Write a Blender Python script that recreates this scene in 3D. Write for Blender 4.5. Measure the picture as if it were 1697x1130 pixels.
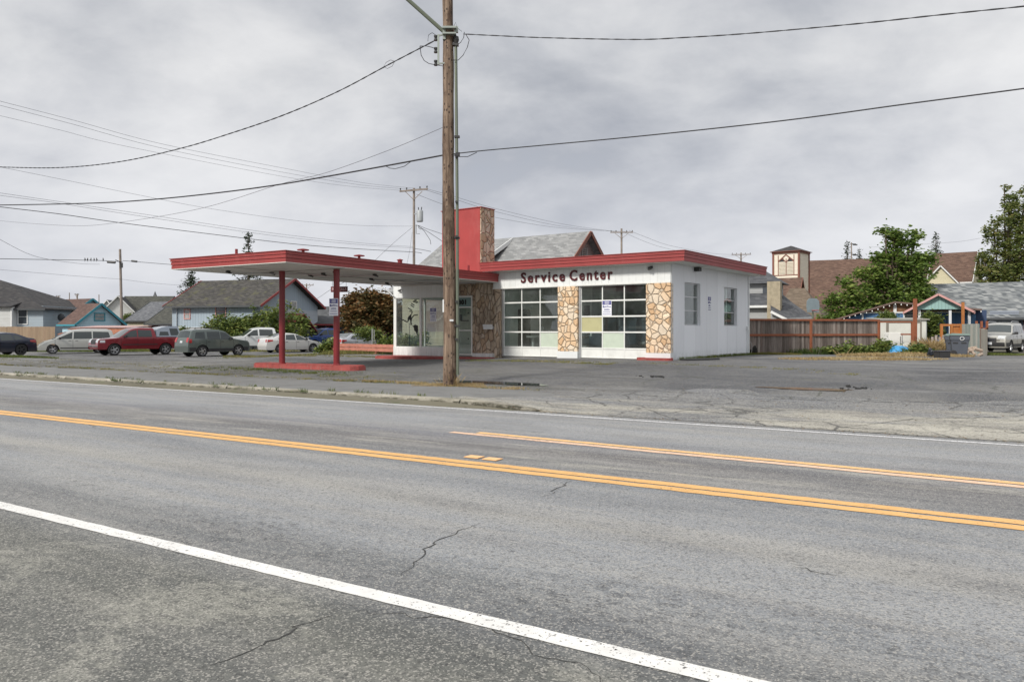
import bpy, bmesh, math, random
from mathutils import Vector, Matrix
random.seed(7)
PI = math.pi
R = math.radians
for o in list(bpy.data.objects): bpy.data.objects.remove(o)
sc = bpy.context.scene
COL = sc.collection

# ------------------------------------------------------------ camera, sky, sun
F, HZ, CX, CZ = 1290.0, 546.0, 848.5, 1.65
cam = bpy.data.cameras.new("camera"); camo = bpy.data.objects.new("camera", cam); COL.objects.link(camo)
camo.location = (0, 0, CZ); camo.rotation_euler = (R(90), 0, 0)
cam.sensor_width = 36; cam.lens = 36*F/1697; cam.shift_y = -19/1697
cam.clip_start = .1; cam.clip_end = 3000
sc.camera = camo
sc.view_settings.view_transform = 'Standard'; sc.view_settings.look = 'None'
sc.view_settings.gamma = 1; sc.view_settings.exposure = 0.12
SUN_EL, SUN_AZ = 38, 222      # compass style azimuth, from +Y clockwise: behind the camera, to the left
sun = bpy.data.lights.new("sun", 'SUN'); sun.energy = 3.4; sun.angle = R(10); sun.color = (1, .95, .88)
suno = bpy.data.objects.new("sun", sun); COL.objects.link(suno)
sd = Vector((math.sin(R(SUN_AZ))*math.cos(R(SUN_EL)), math.cos(R(SUN_AZ))*math.cos(R(SUN_EL)), math.sin(R(SUN_EL))))
suno.rotation_euler = sd.to_track_quat('Z', 'Y').to_euler()

def nd(nt, t, **kw):
    n = nt.nodes.new(t)
    for k, v in kw.items():
        if k in n.bl_rna.properties.keys(): setattr(n, k, v)
        else: n.inputs[k.replace('_', ' ')].default_value = v
    return n
class NB:
    """small node-graph writer"""
    def __init__(s, nt): s.nt = nt
    def L(s, a, b): s.nt.links.new(a, b)
    def setin(s, inp, v):
        if hasattr(v, 'is_output'): s.L(v, inp)
        elif isinstance(v, (tuple, list)) and len(v) == 3 and inp.type == 'RGBA': inp.default_value = (*v, 1)
        else: inp.default_value = v
    def math(s, op, a, b=0.0, c=None, clamp=False):
        n = s.nt.nodes.new('ShaderNodeMath'); n.operation = op; n.use_clamp = clamp
        s.setin(n.inputs[0], a); s.setin(n.inputs[1], b)
        if c is not None: s.setin(n.inputs[2], c)
        return n.outputs[0]
    def mix(s, f, a, b, blend='MIX'):
        n = s.nt.nodes.new('ShaderNodeMix'); n.data_type = 'RGBA'; n.blend_type = blend
        s.setin(n.inputs[0], f); s.setin(n.inputs[6], a); s.setin(n.inputs[7], b)
        return n.outputs[2]
    def noise(s, vec, scale, detail=4, rough=.55, dist=0.0):
        n = s.nt.nodes.new('ShaderNodeTexNoise')
        if vec is not None: s.L(vec, n.inputs['Vector'])
        n.inputs['Scale'].default_value = scale; n.inputs['Detail'].default_value = detail
        n.inputs['Roughness'].default_value = rough; n.inputs['Distortion'].default_value = dist
        return n.outputs['Fac']
    def noisec(s, vec, scale, detail=3):
        n = s.nt.nodes.new('ShaderNodeTexNoise')
        s.L(vec, n.inputs['Vector']); n.inputs['Scale'].default_value = scale; n.inputs['Detail'].default_value = detail
        return n.outputs['Color']
    def vor(s, vec, scale, feature='F1', rnd=1.0, out='Distance'):
        n = s.nt.nodes.new('ShaderNodeTexVoronoi'); n.feature = feature
        s.L(vec, n.inputs['Vector']); n.inputs['Scale'].default_value = scale; n.inputs['Randomness'].default_value = rnd
        return n.outputs[out]
    def ramp(s, f, stops, interp='LINEAR'):
        n = s.nt.nodes.new('ShaderNodeValToRGB'); s.L(f, n.inputs[0]); cr = n.color_ramp; cr.interpolation = interp
        while len(cr.elements) < len(stops): cr.elements.new(.5)
        for e, (p, c) in zip(cr.elements, stops):
            e.position = p; e.color = (*c, 1) if not isinstance(c, (int, float)) else (c, c, c, 1)
        return n.outputs[0]
    def rng(s, f, a, b, c=0.0, d=1.0):
        n = s.nt.nodes.new('ShaderNodeMapRange'); s.setin(n.inputs[0], f)
        for i, v in enumerate((a, b, c, d)): n.inputs[i+1].default_value = v
        return n.outputs[0]
    def mapping(s, vec, scale=(1, 1, 1), rot=(0, 0, 0), loc=(0, 0, 0)):
        n = s.nt.nodes.new('ShaderNodeMapping'); s.L(vec, n.inputs[0])
        n.inputs['Scale'].default_value = scale; n.inputs['Rotation'].default_value = rot; n.inputs['Location'].default_value = loc
        return n.outputs[0]
    def sep(s, vec):
        n = s.nt.nodes.new('ShaderNodeSeparateXYZ'); s.L(vec, n.inputs[0]); return n.outputs
    def comb(s, x, y, z):
        n = s.nt.nodes.new('ShaderNodeCombineXYZ')
        for i, v in enumerate((x, y, z)): s.setin(n.inputs[i], v)
        return n.outputs[0]
    def vadd(s, a, b, sc_=1.0):
        m = s.nt.nodes.new('ShaderNodeVectorMath'); m.operation = 'MULTIPLY_ADD'
        s.L(b, m.inputs[0]); m.inputs[1].default_value = (sc_,)*3; s.L(a, m.inputs[2]); return m.outputs[0]

# world: Nishita sky almost wholly covered by a layered overcast
w = bpy.data.worlds.new("World"); sc.world = w; w.use_nodes = True
nt = w.node_tree; nt.nodes.clear(); nb = NB(nt)
out = nt.nodes.new('ShaderNodeOutputWorld'); bg = nt.nodes.new('ShaderNodeBackground')
sky = nt.nodes.new('ShaderNodeTexSky'); sky.sky_type = 'NISHITA'; sky.sun_disc = False
sky.sun_elevation = R(SUN_EL); sky.sun_rotation = R(SUN_AZ)
tc = nt.nodes.new('ShaderNodeTexCoord'); dirv = tc.outputs['Generated']
sx, sy, sz = nb.sep(dirv)
zz = nb.math('ADD', nb.math('MAXIMUM', sz, 0.0), .42)
pv = nb.comb(nb.math('DIVIDE', sx, zz), nb.math('DIVIDE', sy, zz), 0.0)
pv = nb.mapping(pv, scale=(1.5, 1.75, 1), rot=(0, 0, R(24)), loc=(3.6, 1.2, 0))
n1 = nb.noise(pv, .95, 7, .5, .25)
n2 = nb.noise(pv, 2.9, 8, .58, .2)
cl = nb.math('ADD', nb.math('MULTIPLY', n1, .68), nb.math('MULTIPLY', n2, .32))
ccol = nb.ramp(cl, [(.35, (.36, .38, .425)), (.43, (.485, .50, .535)), (.485, (.59, .60, .625)), (.54, (.68, .685, .70)), (.62, (.79, .79, .795))])
# near the horizon the layer thins to a pale band
hz = nb.math('SUBTRACT', 1.0, nb.rng(sz, 0.0, .30), clamp=True)
ccol = nb.mix(nb.math('MULTIPLY', hz, .62), ccol, (.70, .715, .78))
# the overcast is brighter overhead than at the horizon
lift = nb.rng(sz, .42, .95, 1.0, 1.75)
ccol10 = nb.mix(1.0, ccol, nb.comb(nb.math('MULTIPLY', lift, 10), nb.math('MULTIPLY', lift, 10), nb.math('MULTIPLY', lift, 10)), 'MULTIPLY')
cov = nb.rng(cl, .22, .36, .84, .97)
fin = nb.mix(cov, sky.outputs[0], ccol10)
nb.L(fin, bg.inputs[0]); bg.inputs[1].default_value = .1
nb.L(bg.outputs[0], out.inputs[0])

# ------------------------------------------------------------ frames of reference
E = (.851, -.525); N = (.525, .851)          # along the road (rightwards), across the road (away)
RZ = math.atan2(-.525, .851)                 # the road frame's turn
def W(s, v): return (E[0]*s + N[0]*v, E[1]*s + N[1]*v)
def SV(x, y): return (E[0]*x + E[1]*y, N[0]*x + N[1]*y)
def at(px, D): return ((px-CX)/F*D, D)
def zat(py, D): return CZ + (HZ-py)/F*D
def sm(x, a, b):
    t = max(0., min(1., (x-a)/(b-a))); return t*t*(3-2*t)
def mixf(a, b, t): return a+(b-a)*t
PUD = []   # (x, y, rx, ry, z): shallow hollows that hold water
def Hraw(s, v):
    if v < 13.45: return 0.
    ap = sm(s, -9.8, -6.9)                   # driveway apron to the right of here
    z = mixf(.13, .002 + .128*max(0, min(1, (v-13.6)/3.5)), ap)
    g = mixf(.0, 1., sm(s, -25, -14))
    z += .13*sm(v, 16.8, 19.6) + .19*sm(v, 19, 28)*g
    z -= .25*sm(v, 34, 56)
    z = mixf(z, -.1, sm(-s, 29, 42)*sm(v, 18, 28))
    return z
def H(x, y):
    s, v = SV(x, y); z = Hraw(s, v)
    for (px_, py_, rx, ry, zp) in PUD:
        d = ((s-px_)/rx)**2 + ((v-py_)/ry)**2
        if d < 6: z = mixf(zp, z, sm(d, 1.0, 5.0))
    return z
for (a, b, rx, ry) in ((-11.7, 18.0, 1.7, .42), (-3.7, 19.2, 1.0, .38)):
    PUD.append((a, b, rx, ry, Hraw(a, b)-.005))

# ------------------------------------------------------------ materials
def newmat(name):
    m = bpy.data.materials.new(name); m.use_nodes = True
    nt = m.node_tree; b = nt.nodes['Principled BSDF']
    return m, nt, b, NB(nt)
def objc(nt): return nt.nodes.new('ShaderNodeTexCoord').outputs['Object']
def bump(nb, b, h, strength=.5, dist=.01):
    n = nb.nt.nodes.new('ShaderNodeBump'); nb.L(h, n.inputs['Height']); n.inputs['Strength'].default_value = strength; n.inputs['Distance'].default_value = dist
    nb.L(n.outputs[0], b.inputs['Normal'])
MATS = {}
def plain(name, col, rough=.6, metal=0, var=.12, scale=3., coat=0, spec=.5, dirt=None, bumpy=0):
    """painted or bare surface with mottling and a little dirt"""
    if name in MATS: return MATS[name]
    m, nt, b, nb = newmat(name); o = objc(nt)
    f = nb.noise(o, scale, 5, .6)
    d = dirt or tuple(c*.6 for c in col)
    c = nb.mix(nb.rng(f, .45, .75, 0, 1), col, tuple(min(1, x*(1-var)) for x in col))
    f2 = nb.noise(nb.mapping(o, scale=(1, 1, .35)), scale*2.7, 6, .65)
    c = nb.mix(nb.rng(f2, .56, .78, 0, var*2.2), c, d)
    nb.L(c, b.inputs['Base Color']); b.inputs['Roughness'].default_value = rough; b.inputs['Metallic'].default_value = metal
    b.inputs['Coat Weight'].default_value = coat; b.inputs['Coat Roughness'].default_value = .08
    b.inputs['Specular IOR Level'].default_value = spec
    if bumpy: bump(nb, b, nb.noise(o, scale*8, 4), .4, bumpy)
    MATS[name] = m; return m
def siding(name, col, pitch=.15, vertical=False, dirt=(.3, .28, .25), wear=.25, gap=.08):
    if name in MATS: return MATS[name]
    m, nt, b, nb = newmat(name); o = objc(nt); x, y, z = nb.sep(o)
    if vertical: co = nb.math('ADD', x, y)
    else: co = z
    fr = nb.math('FRACT', nb.math('DIVIDE', co, pitch))
    line = nb.math('LESS_THAN', fr, gap)
    idx = nb.math('FLOOR', nb.math('DIVIDE', co, pitch))
    wn = nt.nodes.new('ShaderNodeTexWhiteNoise'); wn.noise_dimensions = '1D'; nb.L(idx, wn.inputs['W'])
    c = nb.mix(nb.math('MULTIPLY', wn.outputs[0], .14), col, tuple(k*.5 for k in col))
    f = nb.noise(nb.mapping(o, scale=(1, 1, .3) if vertical else (.5, .5, 2)), 1.6, 6, .65)
    c = nb.mix(nb.rng(f, .5, .8, 0, wear), c, dirt)
    c = nb.mix(nb.math('MULTIPLY', line, .55), c, tuple(k*.35 for k in col))
    lo = nb.math('MULTIPLY', nb.rng(z, .85, .3, 0, .5), nb.rng(nb.noise(nb.mapping(o, scale=(2, 2, .5)), 2.2, 6, .7), .42, .62)); c = nb.mix(lo, c, tuple(k*.45+.02 for k in dirt))
    nb.L(c, b.inputs['Base Color']); b.inputs['Roughness'].default_value = .65
    bump(nb, b, fr if not vertical else nb.math('SUBTRACT', 1.0, line), .6, .02)
    MATS[name] = m; return m
def shingles(name, cols, moss=None, mossamt=.0, row=.14):
    if name in MATS: return MATS[name]
    m, nt, b, nb = newmat(name); o = objc(nt); x, y, z = nb.sep(o)
    r = nb.math('FLOOR', nb.math('DIVIDE', z, row*.6)); fr = nb.math('FRACT', nb.math('DIVIDE', z, row*.6))
    tab = nb.math('FLOOR', nb.math('ADD', nb.math('MULTIPLY', nb.math('ADD', x, nb.math('MULTIPLY', y, 1.0)), 3.2), nb.math('MULTIPLY', r, .47)))
    wn = nt.nodes.new('ShaderNodeTexWhiteNoise'); wn.noise_dimensions = '2D'
    nb.L(nb.comb(tab, r, 0.0), wn.inputs['Vector'])
    c = nb.ramp(wn.outputs[0], [(0, cols[0]), (.5, cols[1]), (1, cols[2])])
    f = nb.noise(o, .7, 6, .65)
    c = nb.mix(nb.rng(f, .4, .75, 0, .5), c, tuple(k*.65 for k in cols[1]))
    if moss:
        f3 = nb.noise(nb.mapping(o, loc=(4, 2, 1)), .9, 7, .7)
        c = nb.mix(nb.rng(f3, .62-mossamt*.3, .74, 0, .85), c, moss)
    c = nb.mix(nb.math('MULTIPLY', nb.math('LESS_THAN', fr, .16), .5), c, tuple(k*.4 for k in cols[0]))
    nb.L(c, b.inputs['Base Color']); b.inputs['Roughness'].default_value = .85
    bump(nb, b, fr, .5, .015)
    MATS[name] = m; return m
def stone(name, scale=3.1, stretch=(1, 1, 1), cols=None, mortar=(.24, .18, .125), loc=(0, 0, 0), grime=0):
    m, nt, b, nb = newmat(name); o = nb.mapping(objc(nt), scale=stretch, loc=loc)
    o2 = nb.vadd(o, nb.noisec(o, 2.2), .16)
    e = nb.vor(o2, scale, 'DISTANCE_TO_EDGE'); cc = nb.vor(o2, scale, 'F1', out='Color')
    cx_, cy_, cz_ = nb.sep(cc)
    cols = cols or [(.62, .40, .22), (.74, .54, .35), (.84, .69, .51), (.70, .60, .47)]
    c = nb.ramp(cx_, [(0, cols[0]), (.35, cols[1]), (.7, cols[2]), (1, cols[3])])
    f = nb.noise(o, 6, 7, .7)
    c = nb.mix(nb.rng(f, .38, .75, 0, .45), c, tuple(k*.62 for k in cols[1]))
    f = nb.noise(o, 19, 5, .7); c = nb.mix(nb.rng(f, .55, .75, 0, .4), c, (.68, .56, .42))
    if grime:
        g = nb.noise(nb.mapping(objc(nt), scale=(1.2, 1.2, .5)), 1.5, 5, .65); c = nb.mix(nb.rng(g, .42, .66, 0, grime), c, (.07, .045, .03))
    mo = nb.mix(1.0, nb.rng(e, .006, .026, .85, 0), (1, 1, 1), 'MULTIPLY')
    c = nb.mix(mo, c, mortar)
    nb.L(c, b.inputs['Base Color']); b.inputs['Roughness'].default_value = .85
    h = nb.math('ADD', nb.rng(e, .0, .11, 0, 1), nb.math('MULTIPLY', nb.noise(o, 14, 5, .7), .45))
    bump(nb, b, h, 1.0, .05)
    return m
def glassy(name, tint=(.72, .80, .78), refl=.06, rough=.0):
    m, nt, b, nb = newmat(name); nt.nodes.remove(b)
    o = nt.nodes['Material Output']; tr = nt.nodes.new('ShaderNodeBsdfTransparent'); gl = nt.nodes.new('ShaderNodeBsdfGlossy')
    nb.setin(tr.inputs[0], tint); gl.inputs['Roughness'].default_value = rough
    fr = nt.nodes.new('ShaderNodeFresnel'); gg = nt.nodes.new('ShaderNodeNewGeometry'); nb.L(nb.math('SUBTRACT', 1.5, nb.math('MULTIPLY', gg.outputs['Backfacing'], .8333)), fr.inputs[0])
    f = nb.math('ADD', fr.outputs[0], refl, clamp=True)
    ob = objc(nt); d = nb.noise(nb.mapping(ob, scale=(1, 1, .7)), 1.3, 5, .6)
    df = nt.nodes.new('ShaderNodeBsdfDiffuse'); nb.setin(df.inputs[0], (.55, .57, .56))
    mx = nt.nodes.new('ShaderNodeMixShader'); nb.L(f, mx.inputs[0]); nb.L(tr.outputs[0], mx.inputs[1]); nb.L(gl.outputs[0], mx.inputs[2])
    m2 = nt.nodes.new('ShaderNodeMixShader'); nb.L(nb.rng(d, .4, .8, .01, .06), m2.inputs[0]); nb.L(mx.outputs[0], m2.inputs[1]); nb.L(df.outputs[0], m2.inputs[2])
    nb.L(m2.outputs[0], o.inputs[0])
    bp = nt.nodes.new('ShaderNodeBump'); nb.L(nb.noise(ob, .9, 1), bp.inputs['Height']); bp.inputs['Strength'].default_value = .15; bp.inputs['Distance'].default_value = .02
    nb.L(bp.outputs[0], gl.inputs['Normal'])
    return m
def leafmat(name, stops, trans=.25, rough=.6):
    m, nt, b, nb = newmat(name)
    g = nt.nodes.new('ShaderNodeNewGeometry'); ri = g.outputs['Random Per Island']
    o = objc(nt); f = nb.noise(o, .55, 3, .5)
    t = nb.math('ADD', nb.math('MULTIPLY', ri, .62), nb.math('MULTIPLY', nb.rng(f, .3, .7), .38))
    c = nb.ramp(t, stops); nb.L(c, b.inputs['Base Color']); b.inputs['Roughness'].default_value = rough
    b.inputs['Specular IOR Level'].default_value = .3
    if trans:
        tl = nt.nodes.new('ShaderNodeBsdfTranslucent'); nb.L(c, tl.inputs[0])
        mx = nt.nodes.new('ShaderNodeMixShader'); mx.inputs[0].default_value = trans
        nb.L(b.outputs[0], mx.inputs[1]); nb.L(tl.outputs[0], mx.inputs[2]); nb.L(mx.outputs[0], nt.nodes['Material Output'].inputs[0])
    return m
def boards(name, stops, streak=.5, rough=.85):
    """separate boards: one tone per board, grain and stains down each"""
    m, nt, b, nb = newmat(name)
    g = nt.nodes.new('ShaderNodeNewGeometry'); ri = g.outputs['Random Per Island']; o = objc(nt)
    c = nb.ramp(ri, stops)
    f = nb.noise(nb.mapping(o, scale=(9, 9, .8)), 1.6, 6, .7)
    c = nb.mix(nb.rng(f, .45, .72, 0, streak), c, (.045, .035, .03))
    f = nb.noise(nb.mapping(o, scale=(40, 40, 2)), 1, 4, .6); c = nb.mix(nb.rng(f, .5, .75, 0, .3), c, (.34, .30, .27))
    nb.L(c, b.inputs['Base Color']); b.inputs['Roughness'].default_value = rough
    bump(nb, b, f, .5, .006)
    return m

# ------------------------------------------------------------ mesh building
def tag(o, label=None, cat=None, group=None, kind=None):
    if label: o['label'] = label
    if cat: o['category'] = cat
    if group: o['group'] = group
    if kind: o['kind'] = kind
    return o
def thing(name, label, cat, loc=(0, 0, 0), rz=0, group=None):
    o = bpy.data.objects.new(name, None); COL.objects.link(o); o.location = loc; o.rotation_euler = (0, 0, rz)
    o.empty_display_size = .3
    return tag(o, label, cat, group)
def copy_tree(o, parent=None):
    c = o.copy(); COL.objects.link(c)
    if parent: c.parent = parent
    for ch in [k for k in o.children]: copy_tree(ch, c)
    return c
class MB:
    def __init__(s): s.v = []; s.f = []; s.m = []; s.cm = 0; s.T = None
    def mat(s, i): s.cm = i; return s
    def add(s, vs, fs):
        n = len(s.v)
        if s.T is not None: vs = [s.T @ Vector(p) for p in vs]
        s.v += [tuple(p) for p in vs]; s.f += [tuple(i+n for i in f) for f in fs]; s.m += [s.cm]*len(fs)
        return s
    def box(s, x0, x1, y0, y1, z0, z1):
        return s.add([(x0, y0, z0), (x1, y0, z0), (x1, y1, z0), (x0, y1, z0), (x0, y0, z1), (x1, y0, z1), (x1, y1, z1), (x0, y1, z1)],
                     [(0, 3, 2, 1), (4, 5, 6, 7), (0, 1, 5, 4), (1, 2, 6, 5), (2, 3, 7, 6), (3, 0, 4, 7)])
    def cbox(s, c, sz, rz=0, ry=0, rx=0):
        M = Matrix.Translation(c) @ Matrix.Rotation(rz, 4, 'Z') @ Matrix.Rotation(ry, 4, 'Y') @ Matrix.Rotation(rx, 4, 'X')
        a, b, d = sz[0]/2, sz[1]/2, sz[2]/2
        vs = [M @ Vector(p) for p in ((-a, -b, -d), (a, -b, -d), (a, b, -d), (-a, b, -d), (-a, -b, d), (a, -b, d), (a, b, d), (-a, b, d))]
        return s.add(vs, [(0, 3, 2, 1), (4, 5, 6, 7), (0, 1, 5, 4), (1, 2, 6, 5), (2, 3, 7, 6), (3, 0, 4, 7)])
    def beam(s, p, q, a, b=None):
        """square bar from p to q, a wide (horizontal) and b deep"""
        b = b or a; p = Vector(p); q = Vector(q); d = (q-p).normalized()
        up = Vector((0, 0, 1)) if abs(d.z) < .95 else Vector((0, 1, 0))
        x = d.cross(up).normalized()*a/2; y = x.cross(d).normalized()*b/2
        vs = [p-x-y, p+x-y, p+x+y, p-x+y, q-x-y, q+x-y, q+x+y, q-x+y]
        return s.add(vs, [(0, 3, 2, 1), (4, 5, 6, 7), (0, 1, 5, 4), (1, 2, 6, 5), (2, 3, 7, 6), (3, 0, 4, 7)])
    def tube(s, pts, r, n=8, r2=None, cap=True):
        pts = [Vector(p) for p in pts]; k = len(pts); vs = []; fs = []
        for i, p in enumerate(pts):
            d = (pts[min(i+1, k-1)]-pts[max(i-1, 0)])
            if d.length < 1e-9: d = Vector((0, 0, 1))
            d.normalize(); up = Vector((0, 0, 1)) if abs(d.z) < .9 else Vector((1, 0, 0))
            x = d.cross(up).normalized(); y = d.cross(x).normalized()
            rr = r[i] if isinstance(r, (list, tuple)) else (r if r2 is None else r+(r2-r)*i/(k-1))
            vs += [p+x*math.cos(2*PI*j/n)*rr+y*math.sin(2*PI*j/n)*rr for j in range(n)]
        for i in range(k-1):
            fs += [(i*n+j, i*n+(j+1) % n, (i+1)*n+(j+1) % n, (i+1)*n+j) for j in range(n)]
        if cap: fs += [tuple(range(n))[::-1], tuple((k-1)*n+j for j in range(n))]
        return s.add(vs, fs)
    def prism(s, poly, h, base=0):
        """poly in xy, extruded from base up to h"""
        n = len(poly); vs = [(x, y, base) for x, y in poly]+[(x, y, h) for x, y in poly]
        return s.add(vs, [tuple(range(n))[::-1], tuple(range(n, 2*n))]+[(i, (i+1) % n, n+(i+1) % n, n+i) for i in range(n)])
    def slab(s, q, t):
        """quad or polygon q (3d), thickened downwards by t"""
        n = len(q); vs = [tuple(p) for p in q]+[(p[0], p[1], p[2]-t) for p in q]
        return s.add(vs, [tuple(range(n)), tuple(range(n, 2*n))[::-1]]+[(i, n+i, n+(i+1) % n, (i+1) % n) for i in range(n)])
    def quad(s, *p): return s.add(p, [tuple(range(len(p)))])
    def lathe(s, prof, n=16, c=(0, 0, 0), axis='Z'):
        vs = []; fs = []
        for (r, z) in prof:
            for j in range(n):
                a = 2*PI*j/n; x, y = r*math.cos(a), r*math.sin(a)
                p = (x, y, z) if axis == 'Z' else (x, z, y)
                vs.append((p[0]+c[0], p[1]+c[1], p[2]+c[2]))
        for i in range(len(prof)-1):
            fs += [(i*n+j, i*n+(j+1) % n, (i+1)*n+(j+1) % n, (i+1)*n+j) for j in range(n)]
        return s.add(vs, fs)
    def build(s, name, mats, parent=None, smooth=False, bevel=0, label=None, fix=True):
        me = bpy.data.meshes.new(name); me.from_pydata(s.v, [], s.f)
        if not isinstance(mats, (list, tuple)): mats = [mats]
        for m in mats: me.materials.append(m)
        if len(mats) > 1: me.polygons.foreach_set('material_index', s.m)
        if fix and len(s.f) < 60000:
            bm = bmesh.new(); bm.from_mesh(me); bmesh.ops.recalc_face_normals(bm, faces=bm.faces)
            if bevel: bmesh.ops.bevel(bm, geom=[e for e in bm.edges if e.is_manifold and e.calc_face_angle(0) > .6], offset=bevel, segments=2, affect='EDGES')
            bm.to_mesh(me); bm.free()
        if smooth:
            me.polygons.foreach_set('use_smooth', [True]*len(me.polygons))
            if smooth != 'all':
                me.set_sharp_from_angle(angle=R(40))
        me.update()
        o = bpy.data.objects.new(name, me); COL.objects.link(o)
        if parent: o.parent = parent
        if label: o['label'] = label
        return o
def struct(name, mb, mats, rz=0, **k):
    o = mb.build(name, mats, **k); o.rotation_euler = (0, 0, rz); o['kind'] = 'structure'; return o
def text_mesh(name, body, size, mat, parent, loc, rot=(R(90), 0, 0), extrude=.01, bold=.0, align='CENTER', sx=1.0, spacing=1.0):
    cu = bpy.data.curves.new(name, 'FONT'); cu.body = body; cu.size = size; cu.extrude = extrude; cu.offset = bold
    cu.align_x = align; cu.align_y = 'CENTER'; cu.space_character = spacing; cu.resolution_u = 3
    t = bpy.data.objects.new(name+'_tmp', cu); COL.objects.link(t)
    dg = bpy.context.evaluated_depsgraph_get(); me = bpy.data.meshes.new_from_object(t.evaluated_get(dg))
    bpy.data.objects.remove(t); me.materials.clear(); me.materials.append(mat)
    o = bpy.data.objects.new(name, me); COL.objects.link(o); o.parent = parent; o.location = loc; o.rotation_euler = rot; o.scale = (sx, 1, 1)
    return o
# ------------------------------------------------------------ ground, road, lot
def aggregate(nb, o, c, amt=.5, light=(.42, .40, .36), dark=(.03, .03, .032), scl=95):
    """stone chips showing in worn asphalt"""
    cc = nb.vor(o, scl, 'F1', out='Color'); x, y, z = nb.sep(cc)
    c = nb.mix(nb.math('MULTIPLY', nb.math('GREATER_THAN', x, .84), amt), c, light)
    c = nb.mix(nb.math('MULTIPLY', nb.math('LESS_THAN', x, .22), amt*.8), c, dark)
    cc2 = nb.vor(o, scl*.42, 'F1', out='Color'); x2, y2, z2 = nb.sep(cc2)
    c = nb.mix(nb.math('MULTIPLY', nb.math('GREATER_THAN', x2, .94), amt*.35), c, light)
    c = nb.mix(nb.math('MULTIPLY', nb.math('LESS_THAN', x2, .06), amt*.7), c, dark)
    return c, z, z2
def m_road():
    m, nt, b, nb = newmat('road_asphalt'); o = objc(nt); x, y, z = nb.sep(o)
    wob = nb.math('MULTIPLY', nb.math('SUBTRACT', nb.noise(nb.mapping(o, scale=(.18, 1, 1)), 1.1, 5, .6), .5), 1.3)
    vv = nb.math('DIVIDE', nb.math('ADD', nb.math('ADD', y, wob), 3.0), 17.0)
    def p(v): return (v+3)/17
    c = nb.ramp(vv, [(0, (.150, .150, .142)), (p(2.9), (.155, .155, .145)), (p(3.7), (.120, .123, .122)), (p(4.2), (.135, .140, .142)), (p(4.7), (.205, .212, .218)),
                     (p(5.5), (.208, .214, .220)), (p(5.95), (.245, .238, .220)), (p(6.5), (.205, .210, .215)), (p(7.4), (.165, .173, .182)), (p(8.2), (.130, .132, .135)),
                     (p(9.2), (.108, .104, .104)), (p(10.0), (.150, .152, .166)), (p(10.7), (.190, .198, .208)), (p(11.7), (.225, .230, .236)), (p(12.5), (.190, .196, .202)), (p(13.1), (.20, .20, .20))])
    # streaks dragged along the lanes and broad patches
    f = nb.noise(nb.mapping(o, scale=(.10, 1.5, 1)), 1.7, 7, .62)
    c = nb.mix(nb.rng(f, .44, .66, 0, .65), c, (.26, .252, .235))
    f = nb.noise(nb.mapping(o, scale=(.3, 1.3, 1), loc=(7, 3, 0)), .9, 6, .6)
    c = nb.mix(nb.rng(f, .48, .68, 0, .6), c, (.105, .108, .113))
    # the turning bay: drab with pale scuffs
    inbay = nb.math('MULTIPLY', nb.rng(y, 8.2, 8.5), nb.rng(y, 9.9, 9.6))
    f = nb.noise(nb.mapping(o, scale=(.28, 1.8, 1), rot=(0, 0, R(-6)), loc=(2, 9, 0)), 1.5, 6, .6)
    c = nb.mix(nb.math('MULTIPLY', inbay, nb.rng(f, .53, .64, 0, .6)), c, (.33, .315, .27))
    # dark scabbed patches beside the near edge line
    near = nb.math('MULTIPLY', nb.rng(y, 5.3, 4.2), nb.rng(y, 3.2, 3.8))
    f = nb.noise(nb.mapping(o, scale=(.7, 1.2, 1)), 9, 7, .75)
    f0 = nb.noise(o, .8, 3, .5)
    c = nb.mix(nb.math('MULTIPLY', near, nb.math('MULTIPLY', nb.rng(f, .50, .60), nb.rng(f0, .40, .6, .15, .9))), c, (.070, .072, .075))
    # the shoulder: pale dried film broken by dark
    sh = nb.rng(y, 3.7, 3.3)
    f1 = nb.noise(o, 1.1, 5, .6, .6); f2 = nb.noise(nb.mapping(o, scale=(.8, 1.3, 1)), 8, 7, .72)
    film = nb.math('MULTIPLY', nb.rng(nb.math('ADD', nb.math('MULTIPLY', f1, .65), nb.math('MULTIPLY', f2, .35)), .50, .57), nb.rng(f2, .40, .52, .25, 1))
    c = nb.mix(nb.math('MULTIPLY', sh, nb.math('MULTIPLY', film, .62)), c, (.335, .325, .295))
    f3 = nb.noise(o, 15, 6, .75); c = nb.mix(nb.math('MULTIPLY', sh, nb.rng(f3, .52, .66, 0, .42)), c, (.075, .076, .072))
    c = nb.mix(1.0, c, nb.mix(sh, (1.22, 1.23, 1.24), (.84, .85, .81)), 'MULTIPLY')
    c, h1, h2 = aggregate(nb, o, c, .52, scl=105)
    nb.L(c, b.inputs['Base Color']); b.inputs['Roughness'].default_value = .78; b.inputs['Specular IOR Level'].default_value = .35
    coarse = nb.rng(y, 3.8, 3.4, .5, 1.2)
    h = nb.math('ADD', nb.math('MULTIPLY', nb.math('ADD', h1, nb.noise(o, 60, 4, .7)), .5), nb.math('MULTIPLY', f3, nb.math('MULTIPLY', coarse, 1.2)))
    bump(nb, b, h, .55, .010)
    return m
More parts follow.
